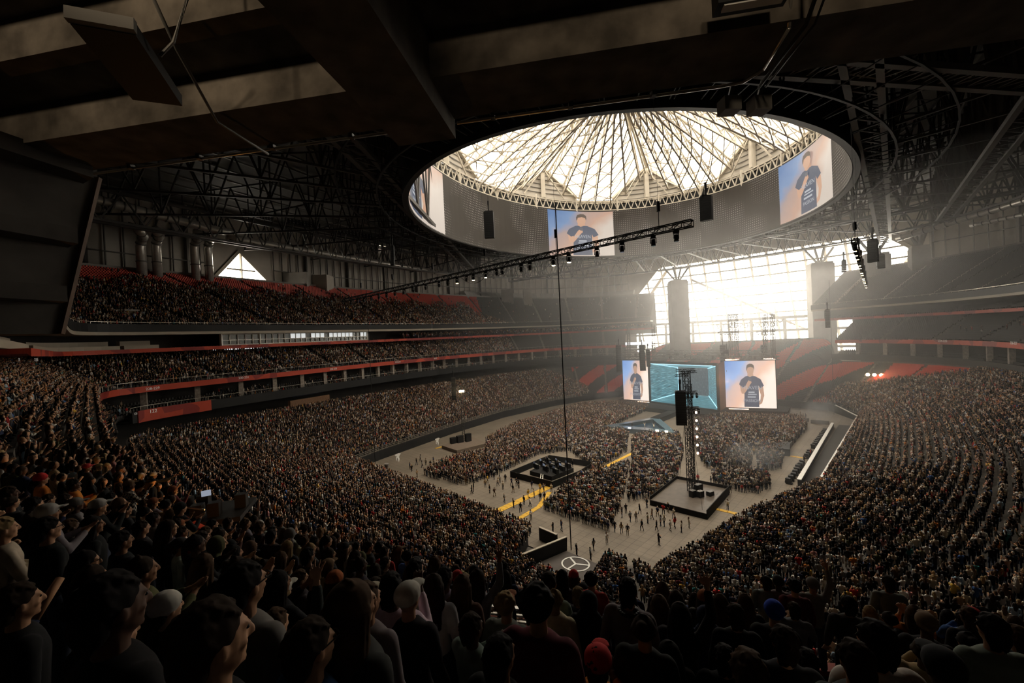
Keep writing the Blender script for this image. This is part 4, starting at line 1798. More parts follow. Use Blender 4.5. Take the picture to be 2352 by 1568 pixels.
MIX = [G(1179, 1098), G(1283, 1118), G(1334, 1092), G(1365, 1078), G(1238, 1050)]
MIXW = [W3(-34.5, -10.5), W3(-34.0, .6), W3(-26, 1.2), W3(-19.0, .4), W3(-20.5, -11)]
BST = [W3(-30.2, 18.8), W3(-30.0, 28.0), W3(-17.5, 27.6), W3(-17.8, 18.4)]
SST = [G(1015, 1030), G(1050, 1042), G(1118, 1025), G(1085, 1010)]
THR = [W3(12.5, -16), W3(15.5, 4.5), W3(32, -9)]
KEEPOUT += [MIXW, BST, SST, THR]
PEOPLE += floor_crowd()

WALK = [(1270.6, 1225.3), (1290, 1219), (1364, 1263.6), (1394, 1248.8), (1412.4, 1221), (1427.8, 1225), (1442, 1229), (1474.7, 1218), (1429, 1188.6), (1448, 1197.8), (1461.4, 1198.8), (1469.6, 1180.4), (1438, 1179.4), (1324.7, 1275), (1356.8, 1285.5), (1486, 1166), (1498, 1192.7), (1488, 1201.8), (1517.8, 1208), (1526, 1208), (1510.6, 1186.5), (1523.9, 1181), (1535, 1177), (1548.4, 1190.6), (1550.4, 1212), (1583, 1213), (1540, 1219.5), (1508.6, 1219), (1565.7, 1222), (1513.7, 1252), (1671.8, 1169.7), (1603.5, 1108), (1633, 1113), (1645, 1115), (1591, 1103), (1678, 1132.4), (1661.6, 1130.4),
        (1114.8, 1118.9), (1120, 1109), (1125, 1132.6), (1136, 1139.8), (1143.9, 1116), (1155.6, 1124), (1158.7, 1154), (1148, 1108), (1161, 1107), (1135, 1101), (1178.6, 1131.6), (1175.5, 1116), (1191.8, 1121.4), (1187, 1116), (1222, 1122.4), (1179.6, 1166), (1204, 1159), (1217.6, 1163.6), (1196, 1176), (1227, 1142.9), (1213.6, 1143), (1241.3, 1151), (1251, 1151), (1241, 1129), (1249, 1130.6), (1266.8, 1130.6),
        (876.5, 1101), (889, 1083), (906, 1106), (925, 1115), (954, 1114), (972, 1134), (941.6, 1078), (946, 1083), (958, 1096), (957, 1068), (970, 1074), (1084, 1134), (1088, 1129), (1219.6, 1194), (1172, 1200), (978.6, 1068), (996, 1065), (988.8, 1073), (965.8, 1059), (1862, 1049), (1847, 1064.7), (1851, 961.6), (1838.6, 955.5)]

# ---- the spectators around the viewpoint, placed where the photograph shows their heads
def k_at(A, B):
    r, p = math.hypot(A, B - CB), psi_of(A, B)
    lo, hi = -10.0, 40.0
    for _ in range(30):
        m_ = (lo + hi) / 2
        if r > rad(p, D2F[0] + m_, D2F[1] + m_):
            lo = m_
        else:
            hi = m_
    return lo / D2DEP


def seat_from_px(px, py, hz=1.62):
    d = ray(px, py)
    best = None
    for t in np.arange(1.4, 90, .04):
        q = d * t
        k = k_at(*AB(q))
        fz = D2F[2] + D2RISE * max(k, 0)
        e = abs(EYE + q[2] - (fz + hz))
        if k < 0:
            break
        if best is None or e < best[0]:
            best = (e, q[0], q[1], k, fz)
        if e < .03:
            break
    return best


HERO = [  # head centre px, py, top colour, hair, hat, pose, extra, height, label
    (258, 1384, 'black', 'short', None, 'down', None, 1.09, 'man in black with short dark hair, sharp profile, near the dark side wall'),
    (490, 1482, 'black', 'short', None, 'down', None, 1.09, 'large-looking man in black at the bottom edge, ear and cheek lit in profile'),
    (715, 1475, 'blue', 'short', None, 'down', 'glasses', 1.0, 'man in bright blue jacket and glasses with close-cropped hair at the bottom edge'),
    (562, 1336, 'grey', 'short', None, 'down', 'glasses', 1.09, 'man in light grey sweater and glasses, lit on the neck and shoulder'),
    (640, 1335, 'black', 'long', None, 'pray', None, .95, 'woman in black with long fair-edged hair, hands folded at her face'),
    (812, 1385, 'charcoal', 'long', None, 'down', None, 1.09, 'woman in charcoal jacket with long wavy brown hair down her back'),
    (842, 1372, 'grey', 'short', None, 'down', None, 1.02, 'man in creased grey jacket right beside the woman with wavy brown hair'),
    (862, 1362, 'cream', None, 'hood', 'down', None, .97, 'person with a pale cream hood pulled up'),
    (900, 1345, 'white', 'short', None, 'phone', 'print', 1.03, 'person in pale tee with dark printed letters on the back'),
    (938, 1368, 'black', None, 'cap', 'down', 'whitecap', 1.0, 'person in black wearing a white cap beside the printed tee'),
    (998, 1340, 'white', 'long', None, 'down', None, .98, 'woman in white hoodie with long straight dark hair'),
    (1063, 1340, 'brown', 'long', None, 'down', None, .98, 'woman in dark brown jacket with long auburn hair near the glass rail'),
    (1098, 1325, 'grey', 'long', None, 'one', None, .98, 'woman in loose grey top with one bare arm raised beside the glass rail'),
    (1022, 1322, 'grey', 'short', None, 'down', None, 1.0, 'person in grey hoodie with black hair, in front of the white hoodie'),
    (955, 1305, 'black', 'short', None, 'down', None, 1.02, 'person in black with short black hair above the white cap'),
    (1236, 1385, 'maroon', 'curly', None, 'down', None, 1.09, 'man in maroon jacket with thick curly dark hair beside the stair aisle'),
    (1262, 1335, 'grey', 'short', None, 'down', None, 1.04, 'man in pale grey hoodie just beyond the curly-haired man'),
    (1275, 1372, 'cream', 'bun', None, 'down', None, .95, 'woman with tied-up tousled blond hair next to the curly-haired man'),
    (1293, 1322, 'charcoal', 'long', None, 'down', None, .98, 'person in charcoal with long dark hair beyond the pale grey hoodie'),
    (1352, 1375, 'black', None, 'hood', 'down', None, .97, 'person in black with a dark hood, next row from headphones man'),
    (1358, 1330, 'red', 'curly', None, 'down', None, 1.0, 'person with round curly hair and a red collar showing'),
    (1444, 1352, 'grey', 'short', None, 'down', 'headphones', 1.09, 'man in grey sweatshirt with headphones resting round his neck'),
    (1480, 1440, 'black', 'bun', None, 'down', None, .97, 'woman with bare shoulders and dark tied hair behind the headphones man'),
    (1515, 1385, 'black', 'long', None, 'down', None, .97, 'woman in black with long straight brown hair, one along from headphones man'),
    (1522, 1348, 'charcoal', 'long', None, 'down', None, .95, 'woman with long pale-brown hair in the second row beyond headphones man'),
    (1562, 1405, 'black', 'long', None, 'one', None, .97, 'woman in black with one thin bare arm stretched straight up'),
    (1618, 1372, 'charcoal', 'long', 'beanie', 'down', 'orangehat', .96, 'person in charcoal wearing a rust-orange headband'),
    (1655, 1380, 'black', 'long', None, 'down', None, .95, 'woman in black with long brown hair beside the rust headband'),
    (1690, 1408, 'black', 'short', None, 'down', None, .98, 'person in black with rounded dark hair below the blue beanie'),
    (1712, 1378, 'charcoal', 'long', None, 'down', None, .95, 'woman in charcoal with long auburn hair next to the blue beanie'),
    (1778, 1402, 'black', None, 'beanie', 'down', 'bluehat', 1.0, 'person in black wearing a bright blue beanie'),
    (1760, 1335, 'grey', 'short', None, 'down', None, 1.02, 'person in pale grey sweatshirt standing in front of the blue beanie'),
    (1788, 1338, 'grey', None, 'cap', 'down', 'darkcap', 1.04, 'man in light hoodie and dark cap beside the raised sleeve'),
    (1825, 1345, 'maroon', 'curly', None, 'down', None, 1.05, 'tall person in dark maroon with bushy black hair'),
    (1866, 1335, 'grey', None, 'beanie', 'one', 'greyhat', 1.04, 'person in grey sleeve and knitted cap with one arm raised high'),
    (1950, 1385, 'charcoal', 'short', None, 'down', None, 1.0, 'man in charcoal with short greying hair beside the white hood'),
    (2040, 1335, 'grey', 'short', None, 'down', None, 1.1, 'tall broad man in grey sweatshirt, head dark against the crowd'),
    (2010, 1465, 'white', 'short', None, 'down', None, 1.09, 'person in off-white hoodie with the hood down, near the bottom edge'),
    (2128, 1430, 'black', None, 'cap', 'down', 'browncap', 1.0, 'person in black and a brown cap worn backwards'),
    (2225, 1412, 'black', 'short', None, 'down', None, 1.0, 'person in black with short brown hair beyond the backwards brown cap'),
    (2278, 1440, 'grey', 'short', None, 'down', None, 1.09, 'broad person in dim grey top with black hair near the picture corner'),
    (1802, 1470, 'black', 'short', None, 'down', None, 1.0, 'person in black with tan-lit short hair below the blue beanie'),
    (1720, 1540, 'black', 'short', None, 'down', None, 1.0, 'person at the bottom edge with dimly lit light-brown hair'),
    (1965, 1510, 'charcoal', 'short', None, 'down', None, 1.02, 'person at the bottom edge right below the off-white hoodie'),
    (2165, 1530, 'black', None, 'cap', 'down', 'darkcap', 1.02, 'person at the bottom edge in a dark cap'),
    (1150, 1500, 'black', 'short', None, 'down', None, .95, 'person in black crouched low beside the stair handrail'),
    (95, 1098, 'orange', 'short', 'beanie', 'down', 'redhat', 1.0, 'person in orange hoodie wearing a bright red beanie'),
    (170, 1110, 'orange', 'short', None, 'clap', None, 1.0, 'person in orange top behind the red-capped spectator'),
    (200, 1072, 'charcoal', 'short', 'cap', 'clap', 'redcap', 1.0, 'person in charcoal wearing a red and white cap'),
    (297, 1112, 'plaid', 'short', 'cap', 'phone', 'browncap', 1.04, 'man in black and white plaid shirt and khaki cap'),
    (348, 1105, 'black', 'long', 'brim_hat', 'down', 'blackhat', .98, 'blond woman in black wearing a black brimmed hat'),
    (398, 1124, 'maroon', 'short', 'beanie', 'phone', 'brownhat', 1.02, 'man in maroon tee and rust-brown beanie with jeans'),
    (353, 1090, 'charcoal', 'short', 'cap', 'point', 'whitecap', 1.0, 'man in pale cap pointing towards the field with one arm'),
    (322, 1060, 'charcoal', 'short', 'cap', 'down', 'whitecap', 1.0, 'person in charcoal and a white cap by the equipment platform'),
    (276, 1075, 'black', 'short', 'cap', 'down', 'darkcap', 1.0, 'person in black and a dark cap beside the plaid shirt'),
    (226, 1160, 'black', 'short', 'cap', 'pray', 'greycap', 1.0, 'person in black with a pale grey trucker cap, hand at the mouth'),
    (110, 1175, 'grey', None, 'cap', 'clap', 'greycap', 1.0, 'man in grey sweatshirt and grey cap reaching forward to clap'),
    (415, 1165, 'black', 'short', 'beanie', 'clap', 'darkhat', 1.0, 'man in black with a dark knitted hat clapping at the glowing opening'),
    (110, 1210, 'black', 'short', None, 'down', 'glasses', 1.0, 'man in black and glasses near the lower handrail'),
    (450, 1245, 'black', 'tail', None, 'clap', None, .96, 'woman in black with dark hair watching beside the glowing opening'),
]
HATC = {'whitecap': (.6, .57, .5), 'orangehat': (.38, .11, .035), 'bluehat': (.02, .06, .42), 'darkcap': (.02, .02, .022), 'greyhat': (.2, .19, .17), 'browncap': (.16, .10, .055), 'redhat': (.5, .03, .03),
        'redcap': (.45, .05, .05), 'blackhat': (.012, .012, .012), 'brownhat': (.26, .09, .04), 'greycap': (.4, .38, .35), 'darkhat': (.015, .015, .015)}

m = M['plaid'] = mat('plaid_cloth', (.5, .47, .4), .9)
tc = nn(m, 'ShaderNodeTexCoord')
ck = nn(m, 'ShaderNodeTexChecker')
ck.inputs['Scale'].default_value = 18
ck.inputs['Color1'].default_value = (.02, .02, .02, 1)
ck.inputs['Color2'].default_value = (.55, .5, .42, 1)
m.node_tree.links.new(tc.outputs['Object'], ck.inputs['Vector'])
m.node_tree.links.new(ck.outputs['Color'], m.node_tree.nodes['Principled BSDF'].inputs['Base Color'])

HI = hi_person_meshes()
SKINS = [(.56, .31, .18), (.50, .27, .15), (.53, .29, .17), (.34, .17, .09), (.11, .055, .033)]


def add_part(name, me, parent, col=None):
    o = bpy.data.objects.new(name, me)
    COL.objects.link(o)
    o.parent = parent
    if col is not None:
        o.color = (*col, 1)
    return o


def hi_person(x, y, z, yaw, top, hair, hat, pose, extra, sc, label, hairc, group=None, skin=None):
    b = bpy.data.objects.new('person', HI['body', pose])
    COL.objects.link(b)
    b.location = (x, y, z)
    b.rotation_euler = (0, 0, yaw)
    b.scale = (sc * RND.uniform(.97, 1.04), sc * RND.uniform(.97, 1.04), sc)
    b.color = (*(skin or RND.choice(SKINS)), 1)
    tag(b, label, 'person', group)
    if top == 'plaid':
        o = add_part('shirt', HI['top', pose].copy(), b)
        o.data.materials.clear()
        o.data.materials.append(M['plaid'])
    else:
        c = TOPS[top]
        add_part('shirt', HI['top', pose], b, [v * RND.uniform(.85, 1.15) for v in c])
    add_part('trousers', HI['trousers'], b, RND.choice([(.012, .012, .014), (.02, .025, .04), (.05, .06, .09), (.03, .03, .03)]))
    if hair:
        add_part('hair', HI['hair', hair], b, HAIRS[hairc])
    if hat:
        c = HATC.get(extra) or (TOPS[top] if hat == 'hood' else RND.choice(list(HATC.values())))
        nm = {'cap': 'cap', 'beanie': 'beanie', 'hood': 'hood', 'brim_hat': 'brimmed_hat'}[hat]
        add_part(nm, HI['hat', hat], b, c)
    add_part('eye', HI['eye', 1], b)
    add_part('eye', HI['eye', -1], b)
    if extra in ('glasses', 'headphones', 'backpack'):
        add_part(extra, HI[extra], b)
    if extra == 'print':
        tx = text('lettering', 'ALL', .12, M['black'], (x, y, z), (1, 0, 0), (0, 0, 1), None, .004)
        tx.parent = b
        tx.matrix_parent_inverse = Matrix.Identity(4)
        tx.matrix_basis = Matrix(((-1, 0, 0, 0), (0, 0, -1, -.145), (0, 1, 0, 1.25), (0, 0, 0, 1)))
    return b


HPOS = []
for (px, py, top, hair, hat, pose, extra, sc, lab) in HERO:
    s_ = seat_from_px(px, py, 1.62 * sc)
    e, x, y, k, fz = s_
    k = max(k, .1)
    z = D2F[2] + D2RISE * k                              # on the step, within half a riser
    a, b = AB((x, y))
    hc = 'blond' if 'blond' in lab else ('brown' if ('brown hair' in lab or 'auburn' in lab or 'light-brown' in lab) else RND.choice(['black', 'dark brown']))
    hi_person(x, y, z, yaw_to(a, b) + RND.gauss(0, .12), top, hair, hat, pose, extra, sc, lab, hc)
    HPOS.append((x, y))

# ---- the nearest of the other spectators are individuals too
near, rest = [], []
P = np.array([q[:3] for q in PEOPLE])
hx, hy, hd = project(P + np.array([0, 0, 1.6]))
HP = np.array(HPOS)
keep = np.ones(len(PEOPLE), bool)
for i, q in enumerate(PEOPLE):
    if not (hd[i] > .3 and -140 < hx[i] < PW + 140 and -120 < hy[i] < PH + 160):
        keep[i] = False
        continue
    d = math.hypot(q[0], q[1])
    if q[4] == 'mid' and d < 60:
        if d < 2.3 or np.min(np.hypot(HP[:, 0] - q[0], HP[:, 1] - q[1])) < .5:
            keep[i] = False
            continue
        # stair aisle in front of the viewpoint
        if abs(q[0] - (-.85 + (q[1] - 4.4) * .28)) < .55 and 2 < q[1] < 9.5:
            keep[i] = False
            continue
        # equipment platform
        if d < 24 and 395 < hx[i] < 560 and 1085 < hy[i] < 1190 and d > 12:
            keep[i] = False
            continue
        if -40 < hx[i] < PW + 40 and hy[i] < PH + 30:
            near.append((d, i))
near.sort()
NIND = max(0, 300 - len(HERO) - len(WALK))
near = [i for _, i in near[:NIND]]
nset = set(near)
rows = {}
for i in near:
    q = PEOPLE[i]
    k = int(round(k_at(*AB(q)) - .5))
    rows.setdefault(max(k, 0), []).append(i)
POSEW = {'down': 'arms down', 'clap': 'clapping', 'raise': 'arms raised', 'one': 'arm raised', 'point': 'pointing', 'cross': 'arms crossed', 'phone': 'hand up', 'pray': 'hands together'}
LOCACHE = {}


def lo_obj(pose, hair, hat, walk):
    key = (pose, hair, hat, walk)
    if key not in LOCACHE:
        LOCACHE[key] = lo_person(pose, hair, hat, walk, OB_MATS, 'person', 9)
    return LOCACHE[key]


def pick(wd):
    return RND.choices(list(wd), list(wd.values()))[0]


NEARW = {'black': 26, 'charcoal': 16, 'navy': 8, 'grey': 8, 'white': 4, 'cream': 3, 'tan': 3, 'brown': 7, 'red': 1.5, 'orange': 1.2, 'olive': 4, 'blue': 2, 'maroon': 3}
for k in sorted(rows):
    lst = sorted(rows[k], key=lambda i: math.atan2(PEOPLE[i][0], PEOPLE[i][1]))
    for n_, i in enumerate(lst):
        x, y, z, yaw, _ = PEOPLE[i]
        d = math.hypot(x, y)
        top = pick(NEARW)
        hair = pick({'short': 5, 'long': 4, 'bun': 1, 'tail': 1.2, 'curly': 1.2})
        hat = pick({'': 8, 'cap': 1.3, 'beanie': .6, 'hood': .5}) or None
        hc = pick(HAIRW)
        # people beyond the centre show their clapping hands; those ahead mostly stand
        pose = pick({'down': 5, 'clap': 5, 'pray': 2, 'one': .5, 'raise': .3, 'cross': 1.2, 'phone': 1}) if x < -4 else pick({'down': 8, 'clap': 2, 'pray': 2, 'one': .35, 'cross': 2})
        if hat == 'hood':
            hair = None
        hw = hat.replace('hood', 'raised hood') if hat else {'short': 'short', 'long': 'long', 'bun': 'tied-up', 'tail': 'ponytail', 'curly': 'curly'}[hair] + ' ' + {'dark brown': 'dark'}.get(hc, hc) + ' hair'
        lab = 'person in %s top, %s, %s, %s row from rail, %s from wall' % (top, hw, POSEW[pose], ordinal(k), ordinal(n_))
        sc = RND.uniform(.93, 1.06)
        if d < 15:
            hi_person(x, y, z, yaw, top, hair, hat, pose, 'glasses' if RND.random() < .15 else None, sc, lab, hc)
        else:
            o = bpy.data.objects.new('person', lo_obj(pose, hair, hat, False))
            COL.objects.link(o)
            o.location = (x, y, z)
            o.rotation_euler = (0, 0, yaw)
            o.scale = (sc, sc, sc)
            o.color = (*TOPS[top], 1)
            tag(o, lab, 'person')

# ---- people walking on the open floor
LM = [('yellow cable ramp', G(1180, 1150)), ('fenced mixing desk', G(1262, 1105)), ('delay tower platform', G(1560, 1165)), ('grey entry ramp', G(1350, 1280)), ('black field wall', G(900, 1050)), ('dark moat rail', G(1850, 1040))]
byl = {}
for (px, py) in WALK:
    p = G(px, py)
    nm = min(LM, key=lambda l: math.dist(l[1][:2], p[:2]))
    byl.setdefault(nm[0], []).append((math.dist(nm[1][:2], p[:2]), p))
for nm in byl:
    for n_, (_, p) in enumerate(sorted(byl[nm])):
        top = pick({'black': 40, 'charcoal': 12, 'navy': 8, 'white': 9, 'cream': 8, 'tan': 6, 'red': 3, 'grey': 8, 'brown': 5, 'yellow': 1.5})
        pose = pick({'down': 8, 'phone': 1.5, 'clap': 1, 'point': .6, 'cross': 1})
        wk = RND.random() < .6
        o = bpy.data.objects.new('person', lo_obj(pose, pick({'short': 5, 'long': 4, 'tail': 1}), None, wk))
        COL.objects.link(o)
        o.location = p
        o.rotation_euler = (0, 0, RND.uniform(0, 6.28))
        o.color = (*TOPS[top], 1)
        tag(o, 'person in %s top %s on the bare floor, %s nearest to the %s' % (top, 'walking' if wk else 'standing', ordinal(n_), nm), 'person')

# ---- everyone else: one uncountable crowd
idx = [i for i in range(len(PEOPLE)) if keep[i] and i not in nset]
CROWD = [PEOPLE[i] for i in idx]
VARS = bpy.data.collections.new('crowd_variants')
vlist = [('down', 'short', None), ('clap', 'short', None), ('down', 'long', None), ('clap', 'long', None), ('raise', 'short', None), ('one', 'long', None), ('cross', 'short', None), ('pray', 'tail', None), ('down', None, 'cap'), ('down', 'curly', None), ('phone', 'short', None), ('down', None, 'hood')]
VW = [9, 8, 8, 6, .7, .5, 3, 3, 3, 1, 3, 1]
for i, (po, ha, ht) in enumerate(vlist):
    ha2 = 'short' if ha == 'curly' else ha
    o = bpy.data.objects.new('v%02d' % i, lo_person(po, ha2, ht, False, LO_MATS, 'crowd_person', 5))
    VARS.objects.link(o)
me = bpy.data.meshes.new('crowd')
me.from_pydata([q[:3] for q in CROWD], [], [])
at = me.attributes.new('yaw', 'FLOAT', 'POINT')
at.data.foreach_set('value', [q[3] for q in CROWD])
at = me.attributes.new('vi', 'INT', 'POINT')
at.data.foreach_set('value', RND.choices(range(len(vlist)), VW, k=len(CROWD)))
at = me.attributes.new('sc', 'FLOAT', 'POINT')
at.data.foreach_set('value', [RND.uniform(.9, 1.07) for _ in CROWD])


def instancer(name, me, coll, label, cat):
    o = bpy.data.objects.new(name, me)
    COL.objects.link(o)
    tag(o, label, cat, None, 'stuff')
    ng = bpy.data.node_groups.new(name, 'GeometryNodeTree')
    ng.interface.new_socket('Geometry', in_out='INPUT', socket_type='NodeSocketGeometry')
    ng.interface.new_socket('Geometry', in_out='OUTPUT', socket_type='NodeSocketGeometry')
    N_ = ng.nodes.new
    gi, go = N_('NodeGroupInput'), N_('NodeGroupOutput')
    iop, ci = N_('GeometryNodeInstanceOnPoints'), N_('GeometryNodeCollectionInfo')
    ci.inputs['Collection'].default_value = coll
    ci.inputs['Separate Children'].default_value = True
    ci.inputs['Reset Children'].default_value = True

    def attr(nm, typ):
        n = N_('GeometryNodeInputNamedAttribute')
        n.data_type = typ
        n.inputs['Name'].default_value = nm
        return n.outputs['Attribute']
    cx = N_('ShaderNodeCombineXYZ')
    ng.links.new(attr('yaw', 'FLOAT'), cx.inputs['Z'])
    er = N_('FunctionNodeEulerToRotation')
    ng.links.new(cx.outputs[0], er.inputs[0])
    ng.links.new(gi.outputs[0], iop.inputs['Points'])
    ng.links.new(ci.outputs[0], iop.inputs['Instance'])
    iop.inputs['Pick Instance'].default_value = True
    ng.links.new(attr('vi', 'INT'), iop.inputs['Instance Index'])
    ng.links.new(er.outputs[0], iop.inputs['Rotation'])
    ng.links.new(attr('sc', 'FLOAT'), iop.inputs['Scale'])
    ng.links.new(iop.outputs[0], go.inputs[0])
    md = o.modifiers.new('instances', 'NODES')
    md.node_group = ng
    return o


instancer('crowd', me, VARS, 'packed crowd of standing spectators filling the stands and the floor blocks', 'crowd')
print('people', len(PEOPLE), 'crowd', len(CROWD), 'individuals', len(near) + len(HERO) + len(WALK))
# ================================================================ the show on the floor
def uvquads(name, rows, m, parent=None):
    """rows: list of (left, right) point pairs from top to bottom -> grid with UV 0..1; each entry a list of points"""
    nr, nc = len(rows), len(rows[0])
    vs = [p for r in rows for p in r]
    fs = [(i * nc + j, (i + 1) * nc + j, (i + 1) * nc + j + 1, i * nc + j + 1) for i in range(nr - 1) for j in range(nc - 1)]
    me = bpy.data.meshes.new(name)
    me.from_pydata(vs, [], fs)
    me.materials.append(m)
    uv = me.uv_layers.new(name='UVMap')
    for li, l in enumerate(me.loops):
        i, j = divmod(l.vertex_index, nc)
        uv.data[li].uv = (j / (nc - 1), 1 - i / (nr - 1))
    o = bpy.data.objects.new(name, me)
    COL.objects.link(o)
    if parent is not None:
        adopt(o, parent)
    return o


def ell_poly(cx, cy_, rx, ry, n=18, a0=0, a1=360):
    return [(cx + rx * math.cos(math.radians(a0 + (a1 - a0) * i / n)), cy_ + ry * math.sin(math.radians(a0 + (a1 - a0) * i / n))) for i in range(n + (0 if a1 - a0 == 360 else 1))]


FIG = [  # layers of the live picture: name, material, polygons in the picture plane
    ('picture_arm', 'p_skin', [[(.30, .47), (.345, .52), (.40, .50), (.385, .36), (.37, .30), (.33, .30), (.31, .36)], [(.66, .50), (.72, .50), (.755, .44), (.77, .27), (.72, .10), (.64, .06), (.62, .12), (.69, .17), (.705, .28), (.67, .40)]]),
    ('picture_neck', 'p_skin', [[(.46, .76), (.56, .76), (.575, .66), (.45, .66)]]),
    ('picture_shirt', 'p_shirt', [[(.28, .50), (.32, .60), (.42, .675), (.46, .68), (.50, .655), (.55, .68), (.60, .675), (.71, .61), (.77, .47), (.69, .42), (.665, .49), (.665, .02), (.37, .02), (.385, .45), (.345, .43)]]),
    ('picture_forearm', 'p_skin', [[(.335, .33), (.37, .29), (.42, .36), (.50, .50), (.53, .535), (.52, .585), (.47, .585), (.445, .545), (.38, .42)]]),
    ('picture_head', 'p_skin', [ell_poly(.51, .795, .068, .105)]),
    ('picture_hair', 'p_hair', [[(.436, .79), (.432, .86), (.45, .915), (.50, .94), (.55, .935), (.585, .90), (.59, .84), (.583, .80), (.572, .85), (.52, .872), (.46, .855), (.445, .80)]]),
    ('picture_microphone', 'p_mic', [ell_poly(.505, .60, .028, .034)]),
]


def live_picture(parent, fn, m_bg, cols=8, rows_=6, words=True):
    """fn(u, v, off) -> world point on the screen, off metres in front of it"""
    uvquads('live_picture', [[fn(j / cols, 1 - i / rows_, .06) for j in range(cols + 1)] for i in range(rows_ + 1)], m_bg, parent)
    for li, (nm, mk, polys) in enumerate(FIG):
        bm = bmesh.new()
        for poly in polys:
            bm.faces.new([bm.verts.new((u, v, 0)) for u, v in poly])
        bmesh.ops.triangulate(bm, faces=bm.faces[:])
        bmesh.ops.subdivide_edges(bm, edges=bm.edges[:], cuts=2, use_grid_fill=True)
        for v in bm.verts:
            v.co = fn(v.co.x, v.co.y, .12 + .05 * li)
        bm.normal_update()
        me = bpy.data.meshes.new(nm)
        bm.to_mesh(me)
        bm.free()
        me.materials.append(M[mk])
        o = bpy.data.objects.new(nm, me)
        COL.objects.link(o)
        adopt(o, parent)
    o0, ox, oy = Vector(fn(.52, .2, .5)), Vector(fn(.56, .2, .5)), Vector(fn(.52, .24, .5))
    hgt = (oy - o0).length / .04
    for wd, v, sz in (('PASSION', .155, .082), ('HEAVEN', .43, .10)):
        text('picture_lettering', wd, sz * hgt, M['p_print'], fn(.525, v, .46), ox - o0, oy - o0, parent, .005)
    mb = MB()
    for (u0, u1, v0, v1) in ((.44, .60, .22, .25), (.45, .62, .28, .30), (.46, .58, .32, .35)):
        mb.quad(fn(u0, v0, .44), fn(u1, v0, .44), fn(u1, v1, .44), fn(u0, v1, .44))
    adopt(mb.build('picture_shirt_print', M['p_print']), parent)


def planar(p00, p10, p01):                              # bottom-left, bottom-right, top-left
    p00, p10, p01 = Vector(p00), Vector(p10), Vector(p01)
    ex, ey = p10 - p00, p01 - p00
    n = ex.cross(ey).normalized()
    return lambda u, v, off: tuple(p00 + ex * u + ey * v + n * off)


def at_px(px, py, a):                                   # point on a line of sight at field distance A = a
    d = ray(px, py)
    ta = (a + FC @ AD) / (d[:2] @ AD)
    return (float(d[0] * ta), float(d[1] * ta), float(EYE + d[2] * ta))


ZS0, ZS1 = 2.0, 18.0
SL0, SL1 = W3(56.2, -33.2), W3(57.0, -22.4)
SR0, SR1 = W3(56.6, 5.6), W3(61.6, 19.6)
PT0, PT1 = W3(56.5, -22.0), W3(50.0, 5.2)               # portal mouth


def at_z(p, z):
    return (p[0], p[1], z)


for (q0, q1, lab) in ((SL0, SL1, 'bright upright live video screen beside the teal stage tunnel, the narrower one'),
                      (SR0, SR1, 'wide bright live video screen beside the teal stage tunnel, nearest the red empty seats')):
    t = empty('video_screen', at_z(q0, 0), 0, lab, 'screen')
    bpy.context.view_layer.update()
    fn = planar(at_z(q0, ZS0), at_z(q1, ZS0), at_z(q0, ZS1))
    mb = MB()
    d = Vector(fn(0, 0, -1.2)) - Vector(fn(0, 0, -.05))
    c = [Vector(fn(u, v, -.05)) for u, v in ((-.02, -.02), (1.02, -.02), (1.02, 1.02), (-.02, 1.02))]
    mb.add(c + [x + d for x in c], [(0, 1, 2, 3), (7, 6, 5, 4), (0, 4, 5, 1), (1, 5, 6, 2), (2, 6, 7, 3), (3, 7, 4, 0)])
    adopt(mb.build('cabinet_frame', M['black']), t)
    live_picture(t, fn, M['scr'])
    for u0, u1, v in (((.05, .45, -.035), (.02, .3, 1.03), (.78, 1.0, 1.03)) if q0 is SR0 else ((.55, 1.0, -.04),)):
        mb = MB()
        mb.bar(fn(u0, v, .3), fn(u1, v, .3), .35)
        adopt(mb.build('light_strip', M['glow_white']), t)

# live pictures on the oval screen
def ov_t(px, py):
    d = ray(px, py)
    best = None
    for i in range(2000):
        t_ = 2 * math.pi * i / 2000
        q = W3(*ov(t_), 60)
        x, y, w_ = project(np.array([q]))
        if w_[0] > 0 and (best is None or abs(x[0] - px) < best[0]) and abs(y[0] - py) < 140:
            best = (abs(x[0] - px), t_)
    return best[1]


for (xa, ya, xb, yb) in ((1262, 585, 1412, 590), (1793, 515, 1914, 455), (952, 475, 1022, 540)):
    ta, tb = ov_t(xa, ya), ov_t(xb, yb)
    if tb < ta:
        tb += 2 * math.pi

    def hfn(u, v, off, ta=ta, tb=tb):
        return W3(*ov(ta + (tb - ta) * u, -off), 58.9 + 16.6 * v)
    live_picture(halo, hfn, M['scr_halo'], 16, 8)

# the stage tunnel
t = empty('stage_tunnel', at_z(PT0, 0), 0, 'box-shaped stage set of glowing teal screens like a tunnel between two video screens', 'stage set')
bpy.context.view_layer.update()
d0 = Vector(PT1) - Vector(PT0)
back = Vector((-d0.y, d0.x, 0)).normalized()
if back.y < 0:
    back = -back
DEP = 14.0
IN0, IN1 = Vector(at_px(1558, 880, 66)), Vector(at_px(1627, 880, 64))
z0, z1 = 1.6, 17.4
zi0, zi1 = 4.4, 14.6
V = lambda p, z: (p[0], p[1], z)
p0, p1 = Vector(PT0), Vector(PT1)
uvquads('side_screen', [[V(p0, z1 - .4), V(IN0, zi1)], [V(p0, z0 + .4), V(IN0, zi0)]], M['streak'], t)
uvquads('side_screen', [[V(IN1, zi1), V(p1, z1 - .4)], [V(IN1, zi0), V(p1, z0 + .4)]], M['streak'], t)
uvquads('back_screen', [[V(IN0, zi1), V(IN1, zi1)], [V(IN0, zi0), V(IN1, zi0)]], M['rain'], t)
